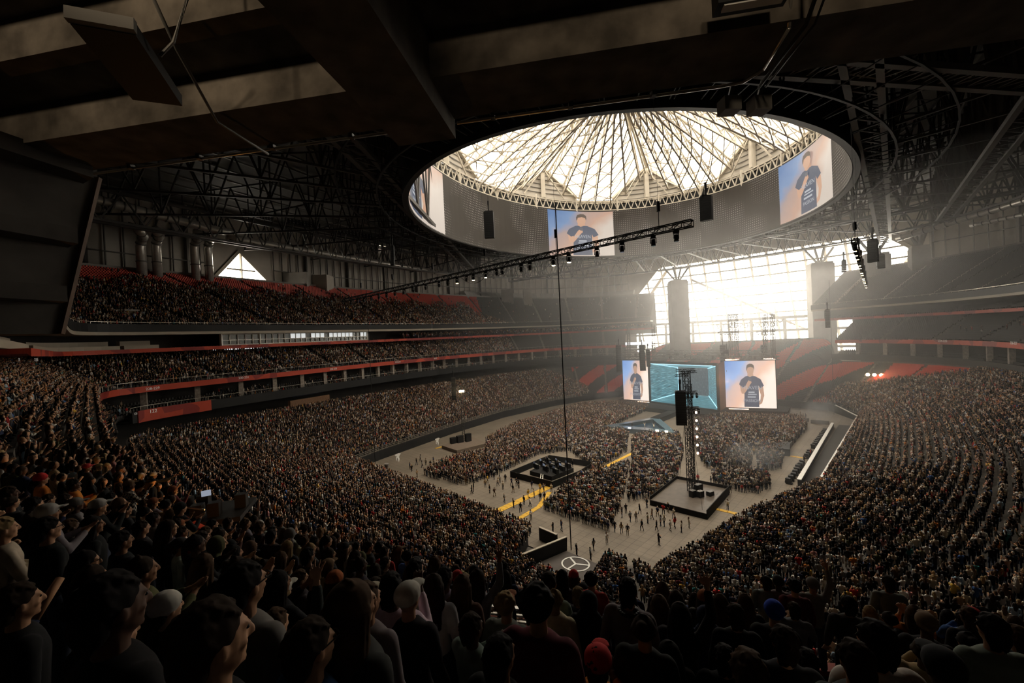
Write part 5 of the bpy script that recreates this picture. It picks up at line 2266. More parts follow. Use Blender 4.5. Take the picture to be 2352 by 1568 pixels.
uvquads('ceiling_screen', [[V(p0, z1 - .2), V(p1, z1 - .2)], [V(IN0, zi1 + .1), V(IN1, zi1 + .1)]], M['streak'], t)
uvquads('stage_floor', [[V(IN0, zi0 - .1), V(IN1, zi0 - .1)], [V(p0, z0 + .2), V(p1, z0 + .2)]], M['streak'], t)
mb = MB()
for a_, b_, w_ in ((V(p0, z1), V(p1, z1), .9), (V(p0, z0), V(p1, z0), .9), (V(p0, z0), V(p0, z1), .7), (V(p1, z0), V(p1, z1), .7)):
    mb.bar(a_, b_, w_)
adopt(mb.build('mouth_frame', M['black']), t)
mb = MB()
for a_, b_ in ((V(p0, z1 - .5), V(IN0, zi1)), (V(p0, z0 + .5), V(IN0, zi0)), (V(p1, z1 - .5), V(IN1, zi1)), (V(p1, z0 + .5), V(IN1, zi0)), (V(IN0, zi0), V(IN0, zi1)), (V(p0 + d0 * .06, z1 - .6), V(p1 - d0 * .06, z1 - .6))):
    mb.bar(a_, b_, .22)
adopt(mb.build('edge_light', M['glow_cyan']), t)
# return wall, lit warm, between tunnel and wide screen
mb = MB()
q = [V(p1, z0 - .3), at_z(SR0, ZS0), at_z(SR0, ZS1), V(p1, z1 + .2)]
mb.quad(*q)
adopt(mb.build('return_wall', M['wood']), t)
mb = MB()
for a_, b_ in ((.1, .28), (.32, .44)):
    mb.bar(V(p0.lerp(p1, a_), 1.2), V(p0.lerp(p1, b_), 1.2), .3)
adopt(mb.build('light_strip', M['glow_white']), t)
lamp('stage_lamp', V(p1 + Vector((1.5, -3, 0)), 12), (1, .55, .25), 900, .4)

# stage deck, skirt and thrust
mb = MB()
dk = [W3(54, -36), W3(47, -24), W3(43, 4), W3(54, 8), W3(60, 23), W3(70, 22), W3(72, -38)]
mb.prism([p[:2] for p in dk][::-1], 0, 1.5)
stg = mb.build('stage_deck', M['blackcloth'], None, 'black stage deck under the video screens at the far end of the field', 'stage')
t = empty('thrust_stage', W3(16, -8, 0), 0, 'low triangular glossy blue catwalk stage among the floor crowd', 'stage')
bpy.context.view_layer.update()
th_o = [W3(11.8, -16.5), W3(15.2, 5.2), W3(33, -8.4)]
th_i = [W3(15.5, -13.2), W3(17.5, 1.0), W3(28.5, -8.0)]
mb = MB()
vs = [at_z(p, z) for z in (0, 1.4) for p in th_o] + [at_z(p, z) for z in (0, 1.4) for p in th_i]
fs = []
for k in range(3):
    k2 = (k + 1) % 3
    fs += [(k, k2, 3 + k2, 3 + k), (6 + k, 9 + k, 9 + k2, 6 + k2), (3 + k, 3 + k2, 9 + k2, 9 + k)]
mb.add(vs, fs)
adopt(mb.build('catwalk', mat('glossy_blue_grey', (.09, .12, .14), .2, spec=.6)), t)
mb = MB()
mb.add([at_z(p, .4) for p in th_i], [(0, 1, 2)])
adopt(mb.build('sunken_floor', mat('deep_blue_floor', (.02, .05, .08), .3)), t)
mb = MB()
mb.fbox(30, 44, -9.5, -6.5, 0, 1.5)
adopt(mb.build('runway', M['blackcloth']), t)
for i, (a, b) in enumerate(((13.2, -8), (14.2, 0), (14.6, 2.4))):
    mb = MB()
    mb.fbox(a - .2, a + .2, b - .4, b + .4, 1.4, 1.75)
    adopt(mb.build('footlight', M['glow_warm'] if i else M['lit_white']), t)
for i, (a, b, c_) in enumerate(((17.2, -4.2, 'white'), (17.6, -1.6, 'white'), (16.0, -7.5, 'black'))):
    o = bpy.data.objects.new('person', lo_obj('raise' if i < 2 else 'down', 'short', None, False))
    COL.objects.link(o)
    o.location = W3(a - 2, b, 1.4)
    o.rotation_euler = (0, 0, yaw_to(a, b, -60, 0))
    o.color = (*TOPS[c_], 1)
    tag(o, 'performer in %s %s on the blue triangular catwalk' % (c_, ('with raised arms, nearest its point', 'with raised arms, further in', 'standing')[i]), 'person')
lamp('catwalk_spot', W3(30, -20, 24), (1, .93, .85), 16000, .5, 'SPOT', W3(14.5, -5, 1), 22, .6)

# ---- lattice boxes: truss girders and towers
def lattice(mb, p, q, w_, wc, wd, step):
    p, q = Vector(p), Vector(q)
    d = (q - p)
    n_ = max(1, int(d.length / step))
    d.normalize()
    up = Vector((0, 0, 1)) if abs(d.z) < .9 else Vector((0, 1, 0))
    x = d.cross(up).normalized() * w_ / 2
    y = x.normalized().cross(d) * w_ / 2
    cs = [x + y, -x + y, -x - y, x - y]
    for c in cs:
        mb.bar(p + c, q + c, wc)
    for i in range(n_):
        a, b = p.lerp(q, i / n_), p.lerp(q, (i + 1) / n_)
        for k in range(4):
            c0, c1 = cs[k], cs[(k + 1) % 4]
            mb.bar(a + (c0 if i % 2 else c1), b + (c1 if i % 2 else c0), wd)
            mb.bar(a + c0, a + c1, wd)
    return mb


def moving_head(loc, label, lit=0, s=1.0, group=None, out=(0, 0, -1)):
    t = empty('stage_light', loc, RND.uniform(-.4, .4), label, 'light', group)
    x, y, z = 0, 0, 0
    mb = MB()
    mb.box((0, 0, -.12 * s), (.42 * s, .34 * s, .24 * s))
    mb.box((0, 0, .06 * s), (.12 * s, .12 * s, .16 * s))
    mb.build('base', M['black'], t)
    mb = MB()
    mb.path([(-.25 * s, 0, -.74 * s), (-.25 * s, 0, -.27 * s), (.25 * s, 0, -.27 * s), (.25 * s, 0, -.74 * s)], .1 * s, 6)
    mb.build('yoke', M['black'], t)
    mb = MB()
    mb.cone((0, 0, -.38 * s), (0, 0, -.95 * s), .17 * s, .21 * s, 10)
    mb.build('head', M['black'], t)
    mb = MB()
    mb.cone((0, 0, -.95 * s), (0, 0, -.99 * s), .19 * s, .19 * s, 10)
    mb.build('lens', M['glow_warm'] if lit else M['lens'], t)
    return t


def speaker_array(px, py0, py1, dist, n, wpx, label, curve=.0, group=None):
    top = Vector(D(px, py0, dist))
    bot = Vector(D(px, py1, dist))
    H = top.z - bot.z
    w_ = wpx / F * dist
    t = empty('speaker_array', tuple(top), 0, label, 'speaker', group)
    h = H / n
    face = math.atan2(-top.y, -top.x) + math.pi / 2 + RND.uniform(-.5, .5)
    for i in range(n):
        f = i / n
        mb = MB()
        mb.box((0, -curve * f * f * H, -(i + .5) * h), (w_, .7 * w_ ** .5, h * .93))
        o = mb.build('cabinet', M['black'], t)
        o.rotation_euler = (curve * f * .5, 0, face)
    mb = MB()
    mb.box((0, 0, .12), (w_ * .9, .5, .16))
    mb.bar((0, 0, .2), (0, 0, 1.4), .22)
    mb.bar((0, 0, 1.4), (0, 0, 3.2), .05)
    mb.box((0, 0, 1.7), (.3, .3, .8))
    mb.build('hoist', M['black'], t)
    return t


# long lighting girder across the roof, and the one seen nearly end-on
def light_girder(P0, P1, name, label, n, lit, drop=()):
    P0, P1 = Vector(P0), Vector(P1)
    t = empty(name, tuple(P0), 0, label, 'truss')
    mb = lattice(MB(), (0, 0, 0), P1 - P0, .55, .09, .05, .8)
    mb.build('girder', M['black'], t)
    for i in range(12):
        c = (P1 - P0) * ((i + .5) / 12)
        mb = MB()
        mb.bar(c + Vector((0, 0, .3)), c + Vector((.0, 0, 1.7)), .05)
        mb.bar(c + Vector((0, 0, 1.7)), c + Vector((0, 0, 2.6)), .26)
        mb.bar(c + Vector((0, 0, 2.6)), c + Vector((0, 0, 14)), .02)
        if i % 2 == 0:
            mb.build('hoist', M['black'], t)
    mb = MB()
    pts = []
    for i in range(13):
        f = .36 + .09 * i / 12
        pts.append(tuple((P1 - P0) * f + Vector((0, 0, -.3 - 1.3 * math.sin(math.pi * i / 12)))))
    mb.path(pts, .07, 5)
    mb.build('cable_loop', M['black'], t)
    return t


G0, G1 = D(1590, 512, 35), D(785, 690, 84)
G1 = (G1[0], G1[1], G0[2])
light_girder(G0, G1, 'lighting_girder', 'long black lighting girder hung across the hall in front of the oval screen', 40, ())
g0, g1 = Vector(G0), Vector(G1)
fr = [.02, .05, .095, .135, .185, .215, .265, .285, .33, .345, .375, .41, .43, .46, .49, .52, .57, .62, .66, .70, .74, .78, .82, .86, .90, .94]
for i, f in enumerate(fr):
    c = g0.lerp(g1, f)
    lit = i in (4, 5, 10, 11, 13)
    moving_head((c.x, c.y, c.z - .32), '%s stage light along the long girder, %s, counting from its high end' % (ordinal(i), 'glowing' if lit else 'dark'), lit, 1.0 if i < 8 else .85)
    if lit:
        lamp('girder_beam', (c.x, c.y, c.z - 1.5), (1, .85, .6), 900, .2, 'SPOT', (c.x + RND.uniform(-6, 10), c.y + 14, 0), 30, .8)
E0, E1 = D(1962, 552, 46), D(1990, 652, 104)
E1 = (E1[0], E1[1], E0[2])
light_girder(E0, E1, 'lighting_girder', 'black lighting girder seen nearly end-on, glittering with lamps before the great window', 30, ())
e0, e1 = Vector(E0), Vector(E1)
for i in range(18):
    c = e0.lerp(e1, .01 + .055 * i)
    lit = i not in (3, 6, 9, 14, 16)
    moving_head((c.x, c.y, c.z - .32), '%s stage light along the end-on girder, %s, counting from its near end' % (ordinal(i), 'glowing' if lit else 'dark'), lit, .85)

speaker_array(1122, 487, 547, 78, 12, 22, 'straight black speaker array hanging before the oval screen, left of the live picture'.replace('left of', 'beside'))
speaker_array(1621, 451, 507, 62, 10, 25, 'straight black speaker array hanging beyond the high end of the long girder')
speaker_array(2004, 552, 602, 66, 9, 18, 'black speaker array beside the end-on girder')
speaker_array(2022, 585, 617, 90, 8, 14, 'smaller speaker array half behind the one by the end-on girder')
speaker_array(1900, 712, 750, 110, 8, 9, 'thin curved speaker array in front of the broad corner pylon', .5)
speaker_array(1938, 598, 625, 100, 7, 8, 'small curved speaker array beside the top of the broad pylon', .2)
speaker_array(901, 566, 610, 95, 9, 8, 'thin dark speaker array under the long air duct', .25)
for px, lab in ((1421, 'outermost curved speaker array beside the narrower video screen'), (1474, 'black curved speaker array overlapping the narrower video screen'), (1488, 'short speaker array just behind the one over the narrower screen'),
                (1660, 'black curved speaker array at the seam of tunnel and wide screen'), (1669, 'short speaker array just behind the one at the seam'), (1754, 'black curved speaker array overlapping the wide screen')):
    sh = px in (1488, 1669)
    y1 = {1421: 853, 1474: 851, 1488: 842, 1660: 854, 1669: 840, 1754: 858}[px]
    speaker_array(px, 793 if not sh else 803, y1, 142, 14 if not sh else 9, 12 if not sh else 8, lab, .0 if sh else .06)
speaker_array(1041, 868, 918, 118, 10, 10, 'black speaker array above the far crowded stand')
o = speaker_array(1562, 899, 976, 70, 14, 22, 'big black speaker array hung on the delay tower')

# stage roof rig
rig = empty('stage_rig', at_px(1430, 820, 58), 0, 'tangle of dark lattice girders and lamps over the stage screens', 'truss')
bpy.context.view_layer.update()
for (x0, y0, x1, y1, a, w_) in ((1408, 822, 1790, 822, 57, 1.1), (1408, 806, 1790, 808, 62, 1.0), (1425, 816, 1660, 812, 50, 1.0), (1440, 795, 1510, 795, 64, .8), (1650, 765, 1690, 765, 58, .9), (1738, 765, 1780, 765, 58, .9)):
    mb = lattice(MB(), at_px(x0, y0, a), at_px(x1, y1, a), w_, .2, .12, 2.2)
    adopt(mb.build('girder', M['steelmid']), rig)
for i in range(24):
    p = at_px(1412 + 16 * i, 814 + (i % 3) * 3, 55)
    mb = MB()
    mb.box(p, (.8, .8, 1.1))
    adopt(mb.build('lamp_housing', M['steelmid']), rig)
for px in (1443, 1500, 1677, 1690, 1757, 1774):
    mb = lattice(MB(), at_px(px, 720 if px > 1600 else 745, 58), at_px(px + 2, 822, 58), .9, .14, .09, 1.6)
    adopt(mb.build('tower', M['steelmid']), rig)

# ---- delay tower on its platform
t = empty('delay_platform', W3(-24, 23), 0, 'square dark platform with railing carrying the tall lattice delay tower', 'platform')
bpy.context.view_layer.update()
mb = MB()
mb.prism([p[:2] for p in BST][::-1], 0, .95)
adopt(mb.build('deck', mat('platform_deck', (.11, .088, .067), .4, noise=.2, nscale=1)), t)
mb = MB()
for i in range(4):
    p, q = Vector(BST[i]), Vector(BST[(i + 1) % 4])
    if i == 1:
        mb.bar(p + Vector((0, 0, .75)), q + Vector((0, 0, .75)), .12, 1.5)
    elif i == 0:
        mb.bar(p + Vector((0, 0, .45)), q + Vector((0, 0, .45)), .12, .9)
    else:
        mb.bar(p + Vector((0, 0, .75)), q + Vector((0, 0, .75)), .12, 1.5)
adopt(mb.build('skirt', M['blackcloth']), t)
TB = Vector(W3(-22.6, 22.9))
tw = empty('delay_tower', (TB.x, TB.y, .95), 0, 'tall black lattice delay tower with crossbars and lamps standing before the stage', 'tower')
bpy.context.view_layer.update()
mb = lattice(MB(), (TB.x, TB.y, .95), (TB.x, TB.y, 22.5), .95, .1, .06, .9)
adopt(mb.build('mast', M['black']), tw)
mb = lattice(MB(), (TB.x + .9, TB.y + 1.1, .95), (TB.x + .9, TB.y + 1.1, 20), .6, .08, .05, .9)
adopt(mb.build('mast', M['black']), tw)
for z, l_, dx in ((22.6, 3.4, 0), (22.2, 3.0, .5), (21.7, 2.6, -.6), (18.6, 3.0, .4), (15.8, 2.6, .8)):
    mb = lattice(MB(), (TB.x - l_ / 2 + dx, TB.y, z), (TB.x + l_ / 2 + dx, TB.y + .4, z), .35, .07, .04, .6)
    adopt(mb.build('crossbar', M['black']), tw)
for j, (z, xs) in enumerate(((18.4, (-.8, .1, .9, 1.7)), (15.6, (.3, 1.1, 1.9)))):
    for i, dx in enumerate(xs):
        moving_head((TB.x + dx, TB.y, z), '%s stage light on the %s crossbar of the delay tower' % (ordinal(i), ('upper', 'lower')[j]), 0, .85)
for i in range(6):
    mb = MB()
    mb.ell((TB.x + 1.45, TB.y, 15.0 - i * 1.45), (.2, .2, .22), 8, 6)
    adopt(mb.build('blinder', M['glow_white']), tw)
for i, (dx, dy, w_, h_) in enumerate(((-.7, -2.2, 1.0, 1.1), (.5, -2.4, 1.1, 1.0), (.9, -.9, 1.4, 1.6), (2.4, -2.0, 1.1, .7))):
    mb = MB()
    mb.box((TB.x + dx, TB.y + dy, .95 + h_ / 2), (w_, .8, h_), .5)
    o = mb.build('flight_case', M['black'], None, '%s on the delay platform' % ('black rack case beside the tower foot', 'rack case with a pale top', 'tall black case behind the rack', 'small black wedge case')[i], 'case')
    mb = MB()
    mb.box((TB.x + dx, TB.y + dy, .97 + h_), (w_ * .9, .7, .03), .5)
    adopt(mb.build('lid', M['concrete_grey'] if i == 1 else M['steelmid']), o)
# guy lines
for i, (a, b) in enumerate(((-18, 27), (-18, 19), (-29, 27))):
    mb = MB()
    mb.bar((TB.x, TB.y, 19), W3(a, b, .95), .04)
    mb.build('guy_line', M['steel'], None, 'thin guy wire of the delay tower, the one tied at the %s corner' % ('far outer', 'far inner', 'near outer')[i], 'cable')

# ---- fenced mixing desk
t = empty('mixing_fence', W3(-27, -5), 0, 'black knee-high fence panels enclosing the sound mixing desk', 'fence')
bpy.context.view_layer.update()
for i in range(5):
    p, q = Vector(MIXW[i]), Vector(MIXW[(i + 1) % 5])
    mb = MB()
    mb.bar(p + Vector((0, 0, .65)), q + Vector((0, 0, .65)), .08, 1.3)
    adopt(mb.build('panel', M['blackcloth']), t)
t = empty('mixing_riser', W3(-28, -5), 0, 'raised black platform with a ladder at the sound mixing desk', 'platform')
bpy.context.view_layer.update()
mb = MB()
mb.prism([W3(-31, -8)[:2], W3(-31, -2)[:2], W3(-24, -1.5)[:2], W3(-23, -9)[:2]][::-1], 0, .9)
adopt(mb.build('deck', M['blackcloth']), t)
mb = MB()
for s_ in (-.3, .3):
    mb.bar(W3(-33.2, -3.0 + s_, .05), W3(-31.2, -4.4 + s_, .95), .1)
for i in range(5):
    c = Vector(W3(-33.2, -3.0, .05)).lerp(Vector(W3(-31.2, -4.4, .95)), (i + .5) / 5)
    mb.bar(c - Vector(wv((0, .3, 0))), c + Vector(wv((0, .3, 0))), .09)
adopt(mb.build('ladder', M['rail']), t)
for i in range(9):
    a, b = -24.5 - (i % 3) * 2.2, -8.0 + (i // 3) * 2.7
    c = empty('mixing_console', W3(a, b, .9), ANG_A + 1.2, '%s sound console on the fenced mixing riser, counting from its far corner' % ordinal(i), 'console', 'sound consoles')
    mb = MB()
    mb.box((0, 0, .45), (1.7, .6, .9))
    mb.build('table', M['black'], c)
    mb = MB()
    mb.add([(-.8, -.35, .9), (.8, -.35, .9), (.8, .35, 1.12), (-.8, .35, 1.12)], [(0, 1, 2, 3)])
    mb.build('fader_panel', M['steelmid'], c)
    mb = MB()
    mb.box((0, .4, 1.35), (.8, .05, .42))
    mb.build('monitor', mat('desk_monitor', (.05, .05, .06), .4, emit=(.5, .6, .8), estr=.25 if i % 2 else .05), c)
for i in range(12):
    a, b = RND.uniform(-30, -23), RND.uniform(-8.5, -1.8)
    o = bpy.data.objects.new('person', lo_obj('down', 'short', None, False))
    COL.objects.link(o)
    o.location = W3(a, b, .9)
    o.rotation_euler = (0, 0, yaw_to(a, b))
    o.color = (.015, .015, .015, 1)
    tag(o, 'sound operator in black inside the mixing fence, %s from the ladder' % ordinal(i), 'person')

# ---- small side stage by the far wall
t = empty('side_platform', G(1065, 1025), 0, 'low brown-topped platform with black cabinets by the far field wall', 'platform')
bpy.context.view_layer.update()
mb = MB()
mb.prism([p[:2] for p in SST], 0, .9)
adopt(mb.build('deck', mat('side_platform_deck', (.16, .12, .09), .6)), t)
for dx, dy, w_, h_ in ((-2.6, 1, 1.6, 1.6), (-.8, 1.6, 1.8, 1.9), (1.4, 2.4, 1.6, 2.2)):
    c = Vector(G(1062, 1026))
    mb = MB()
    mb.box((c.x + dx, c.y + dy, .9 + h_ / 2), (w_, 1.2, h_), .6)
    adopt(mb.build('cabinet', M['black']), t)
p_ = Vector(G(1066, 1018))
t = empty('light_mast', (p_.x, p_.y, .9), 0, 'thin lattice lamp mast rising from the side platform by the far wall', 'tower')
bpy.context.view_layer.update()
mb = lattice(MB(), (p_.x, p_.y, .9), (p_.x, p_.y, 15), .7, .09, .06, 1.0)
adopt(mb.build('mast', M['steel']), t)
mb = MB()
mb.box((p_.x, p_.y, 15), (1.4, .5, .5))
adopt(mb.build('lamp', M['glow_warm']), t)

# ---- yellow cable ramps
def ramp_strip(pts, w_, label):
    mb = MB()
    for p, q in zip(pts[:-1], pts[1:]):
        p, q = Vector(p), Vector(q)
        L_ = (q - p).length
        k = max(1, int(L_ / 1.0))
        for i in range(k):
            a, b = p.lerp(q, (i + .02) / k), p.lerp(q, (i + .98) / k)
            mb.bar(a + Vector((0, 0, .03)), b + Vector((0, 0, .03)), w_, .07)
    return mb.build('cable_ramp', M['yellow'], None, label, 'cable ramp')


ramp_strip([G(1112, 1188), G(1262, 1118)], 1.5, 'broad yellow cable ramp from the crowd edge to the mixing desk')
ramp_strip([G(1172, 1203), G(1238, 1164), G(1262, 1130)], .9, 'narrower yellow cable ramp parallel to the broad one')
ramp_strip([G(1352, 1092), G(1402, 1066), G(1462, 1036)], .9, 'yellow cable ramp running on from the mixing desk between the floor blocks')
ramp_strip([G(1633, 1166), G(1692, 1180)], .8, 'short yellow cable ramp beside the delay platform')
ramp_strip([G(1814, 1047), G(1874, 1056)], .8, 'pale yellow cable ramp crossing the aisle by the moat')
ramp_strip([G(1000, 1030), G(1022, 1024)], .8, 'short yellow cable ramp at the side platform')

# ---- grey entry ramp with a star in a ring, and the black side walls of the players' tunnel
t = empty('entry_ramp', W3(-55, 19), 0, 'sloping grey ramp marked with a white three-pointed star in a ring', 'ramp')
bpy.context.view_layer.update()
mb = MB()
rp = [W3(-51.2, 16.4, .03), W3(-51.2, 24.2, .03), W3(-60.4, 26.0, .5), W3(-60.4, 15.1, .5)]
mb.add(rp, [(0, 1, 2, 3)])
adopt(mb.build('slope', M['ramp']), t)


def on_ramp(u, v):                                      # u across, v up the slope, metres
    return W3(-51.2 - v, 19.5 + u, .07 + v * .47 / 9.2)


mb = MB()
for k in range(28):
    a0, a1 = 2 * math.pi * k / 28, 2 * math.pi * (k + 1) / 28
    mb.bar(on_ramp(1.75 * math.cos(a0), 2 + 1.75 * math.sin(a0)), on_ramp(1.75 * math.cos(a1), 2 + 1.75 * math.sin(a1)), .2, .03)
for k in range(3):
    a = math.radians(90 + 120 * k)
    mb.bar(on_ramp(0, 2), on_ramp(1.75 * math.cos(a), 2 + 1.75 * math.sin(a)), .24, .03)
adopt(mb.build('star_emblem', M['white']), t)
for i, (q, lab) in enumerate((([W3(-50.9, 16.4), W3(-59.5, 15.2)], 'black tunnel side wall with a pale timber cap beside the grey ramp'), ([W3(-51.0, 11.6), W3(-51.2, 15.0)], 'short black wall with pale cap meeting the tunnel side wall'))):
    mb = MB()
    mb.bar(Vector(q[0]) + Vector((0, 0, .9)), Vector(q[1]) + Vector((0, 0, .9 + .5 * (1 - i))), .25, 1.8)
    o = mb.build('tunnel_barrier', M['black'], None, lab, 'wall')
    mb = MB()
    mb.bar(Vector(q[0]) + Vector((0, 0, 1.85)), Vector(q[1]) + Vector((0, 0, 1.85 + .5 * (1 - i))), .34, .1)
    adopt(mb.build('cap', M['cream']), o)

# ---- rail on the black field wall, bird emblems, moat on the other side
t = empty('field_rail', W3(-20, -54), 0, 'pale metal railing on top of the black field wall below the far stand', 'railing')
bpy.context.view_layer.update()
mb = MB()
RP = psis(215, 318, 90)
for p, q in zip(RP[:-1], RP[1:]):
    for z in (2.6, 3.0, 3.4):
        mb.bar((*W3(*field_edge(p))[:2], z), (*W3(*field_edge(q))[:2], z), .07)
    mb.bar((*W3(*field_edge(p))[:2], 2.35), (*W3(*field_edge(p))[:2], 3.4), .08)
adopt(mb.build('bars', M['rail']), t)
BIRD = [(-.9, .9), (.2, 1.0), (.95, .75), (.55, .55), (.3, .15), (.42, -.35), (.15, -1.0), (.02, -.45), (-.12, -.05), (-.3, .2), (-.42, -.2), (-.25, -.6), (-.62, -.2), (-.6, .25), (-.35, .5), (-.75, .55)]
for i, (px, py, sz) in enumerate(((909, 1054, 1.15), (1000, 1016, 1.15))):
    base = Vector(G(px, py + 8, 0))
    a, b = AB(base)
    nb = Vector(wv((.25, 1, 0))).normalized()
    ax = Vector((nb.y, -nb.x, 0))
    ax = ax if ax.x > 0 else -ax
    mb = MB()
    c = base + nb * .9 + Vector((0, 0, 1.25))
    mb.add([c + ax * u * sz + Vector((0, 0, v * sz)) for u, v in BIRD], [tuple(range(len(BIRD)))])
    mb.build('wall_emblem', M['white'], None, 'white bird emblem on the black field wall, the one %s the corner stair' % ('nearer', 'further from')[i], 'emblem')
MOAT = [W3(-6, 36.2), W3(50, 35.4)]
t = empty('moat_barrier', MOAT[0], 0, 'long low white-topped black barrier along the dark moat by the crowded wing', 'barrier')
bpy.context.view_layer.update()
mb = MB()
mb.bar(Vector(MOAT[0]) + Vector((0, 0, .55)), Vector(MOAT[1]) + Vector((0, 0, .55)), .5, 1.1)
adopt(mb.build('body', M['black']), t)
mb = MB()
mb.bar(Vector(MOAT[0]) + Vector((0, 0, 1.15)), Vector(MOAT[1]) + Vector((0, 0, 1.15)), .7, .12)
adopt(mb.build('top', M['white']), t)
mb = MB()
mb.fbox(-8, 54, 36.4, 39.4, .005, .02)
mb.build('floor_moat', M['wallgrey'], kind='structure')
t = empty('wing_rail', W3(-8, 40.2, 2.4), 0, 'bright metal rail on the wall in front of the crowded wing, above the moat', 'railing')
bpy.context.view_layer.update()
mb = MB()
mb.bar(W3(-9, 39.6, 2.55), W3(56, 40.5, 2.55), .35, .18)
mb.bar(W3(56, 40.5, 2.55), W3(72, 34, 2.7), .35, .18)
adopt(mb.build('bar', M['white']), t)
for i in range(26):
    a = -6 + i * 1.9
    if 8 < a < 12 or i in (13, 14):
        continue
    c = empty('stacked_chairs', W3(a, 34.6, 0), -ANG_A + RND.uniform(-.2, .2), '%s black stack of folded gear along the moat barrier, counting from the crowd' % ordinal(i), 'gear', 'gear stacks by the moat')
    mb = MB()
    for k in range(5):
        mb.box((RND.uniform(-.1, .1), RND.uniform(-.1, .1), .14 + .22 * k), (1.0 - .05 * k, .8, .18))
    mb.build('stack', M['black'], c)
# drums and low barricades at the field edge
for i, (px, py) in enumerate(((866, 1081), (888, 1074))):
    p = G(px, py)
    mb = MB()
    mb.cone((p[0], p[1], 0), (p[0], p[1], .95), .5, .5, 14)
    o = mb.build('bin', M['steelmid'], None, 'grey round bin by the black field wall, the one %s the corner' % ('nearer', 'further from')[i], 'bin', smooth=False)
    mb = MB()
    mb.cone((p[0], p[1], .95), (p[0], p[1], 1.02), .54, .52, 14)
    adopt(mb.build('lid', M['concrete_grey']), o)
for i, (q, r_, lab) in enumerate((((1795, 975), (1858, 968), 'grey low barricade at the near end of the smoky aisle'), ((1862, 972), (1905, 975), 'low dark barricade across the smoky aisle'), ((1806, 1040), (1852, 978), 'slatted barricade along the side of the hazy floor block'))):
    p, r_ = Vector(G(*q)), Vector(G(*r_))
    mb = MB()
    mb.bar(p + Vector((0, 0, .55)), r_ + Vector((0, 0, .55)), .2, 1.1)
    mb.build('barricade', M['steelmid'], None, lab, 'barricade')
t = empty('camera_riser', G(1795, 1040), 0, 'small dark camera platform with ramp at the edge of the hazy floor block', 'platform')
bpy.context.view_layer.update()
mb = MB()
mb.prism([G(1782, 1032)[:2], G(1783, 1045)[:2], G(1815, 1048)[:2], G(1815, 1030)[:2]], 0, 1.6)
adopt(mb.build('deck', M['black']), t)
mb = MB()
mb.bar((*G(1800, 1036)[:2], 2.2), (*G(1812, 1036)[:2], 2.2), .06)
adopt(mb.build('rail', M['rail']), t)

# ---- hanging cables to the floor
for i, (px, y0, y1) in enumerate(((1300, 600, 1262), (860, 745, 1084), (1912, 700, 952))):
    b = G({1300: 1312, 860: 863, 1912: 1916}[px], y1)
    top = D(px, y0, b[1])
    mb = MB()
    mb.path([b, (b[0], b[1], top[2] + 8)], .16 if i == 0 else .12, 6)
    mb.build('hanging_cable', M['black'], None, ('thick black cable hanging to the floor beside the grey ramp', 'black cable hanging to the bin by the far field wall', 'black cable hanging before the empty wing to the moat')[i], 'cable')

# ---- block of seats with four bright work lamps
for i in range(4):
    p = D(1993 + 15.5 * i, 860 + .7 * i, 128)
    mb = MB()
    mb.ell(p, (.55, .4, .45), 10, 7)
    o = mb.build('work_lamp', M['glow_warm'], None, '%s of four glowing work lamps over the empty red seats' % ORD[i], 'light')
    mb = MB()
    mb.bar((p[0], p[1] + .5, p[2] - .4), (p[0], p[1] + .6, p[2] - 2.2), .12)
    adopt(mb.build('stand', M['steel']), o)

# ---- near stair handrails, glass rail and stair
def rail_obj(pts, w_, label, posts=()):
    t = empty('handrail', pts[0], 0, label, 'railing')
    bpy.context.view_layer.update()
    mb = MB()
    mb.path(pts, w_, 8)
    adopt(mb.build('tube', M['rail'], smooth=True), t)
    if posts:
        for p in posts:
            mb = MB()
            mb.path([p, (p[0], p[1], p[2] - .95)], w_ * .9, 6)
            adopt(mb.build('post', M['rail']), t)
    return t


a, b = D(1175, 1406, 7.6), D(1136, 1440, 6.6)
rail_obj([a, b], .05, 'short steel stair handrail in front of the maroon jacket, upper piece', [a, b])
a, b = D(1087, 1476, 5.6), D(955, 1576, 4.3)
rail_obj([a, b], .05, 'long steel stair handrail at the bottom edge, lower piece', [a, b])
a, b = D(1128, 1346, 10.4), D(1245, 1352, 10.2)
rail_obj([a, b], .05, 'slim level rail above the deck edge beside the raised arm')
a, b = D(1126, 1392, 9.4), D(1212, 1399, 9.2)
mb = MB()
for k in range(3):
    mb.bar(Vector(a) + Vector((0, -.14 * k, -.05 * k)), Vector(b) + Vector((0, -.14 * k, -.05 * k)), .1, .05)
mb.build('deck_edge_board', M['galv'], None, 'grooved metal sill at the deck edge where the stair aisle meets it', 'sill')
for i, (pts, lab) in enumerate((([(240, 1178), (340, 1192), (352, 1200), (352, 1240)], 'bent steel handrail in front of the plaid shirt'), ([(262, 1208), (285, 1210)], 'short lower bar below the bent handrail'),
                                ([(70, 1006), (82, 1012), (82, 1045)], 'small steel hoop rail among the seats by the orange hoodie'), ([(135, 965), (150, 963), (136, 990)], 'small steel hoop rail further up the rows'),
                                ([(425, 1165), (470, 1170)], 'steel rail end beside the glowing opening'), ([(340, 1076), (378, 1080)], 'steel rail end by the equipment platform'))):
    dist = {0: 9.5, 1: 9.5, 2: 18, 3: 27, 4: 13, 5: 16}[i]
    rail_obj([D(x, y, dist) for x, y in pts], .05, lab)

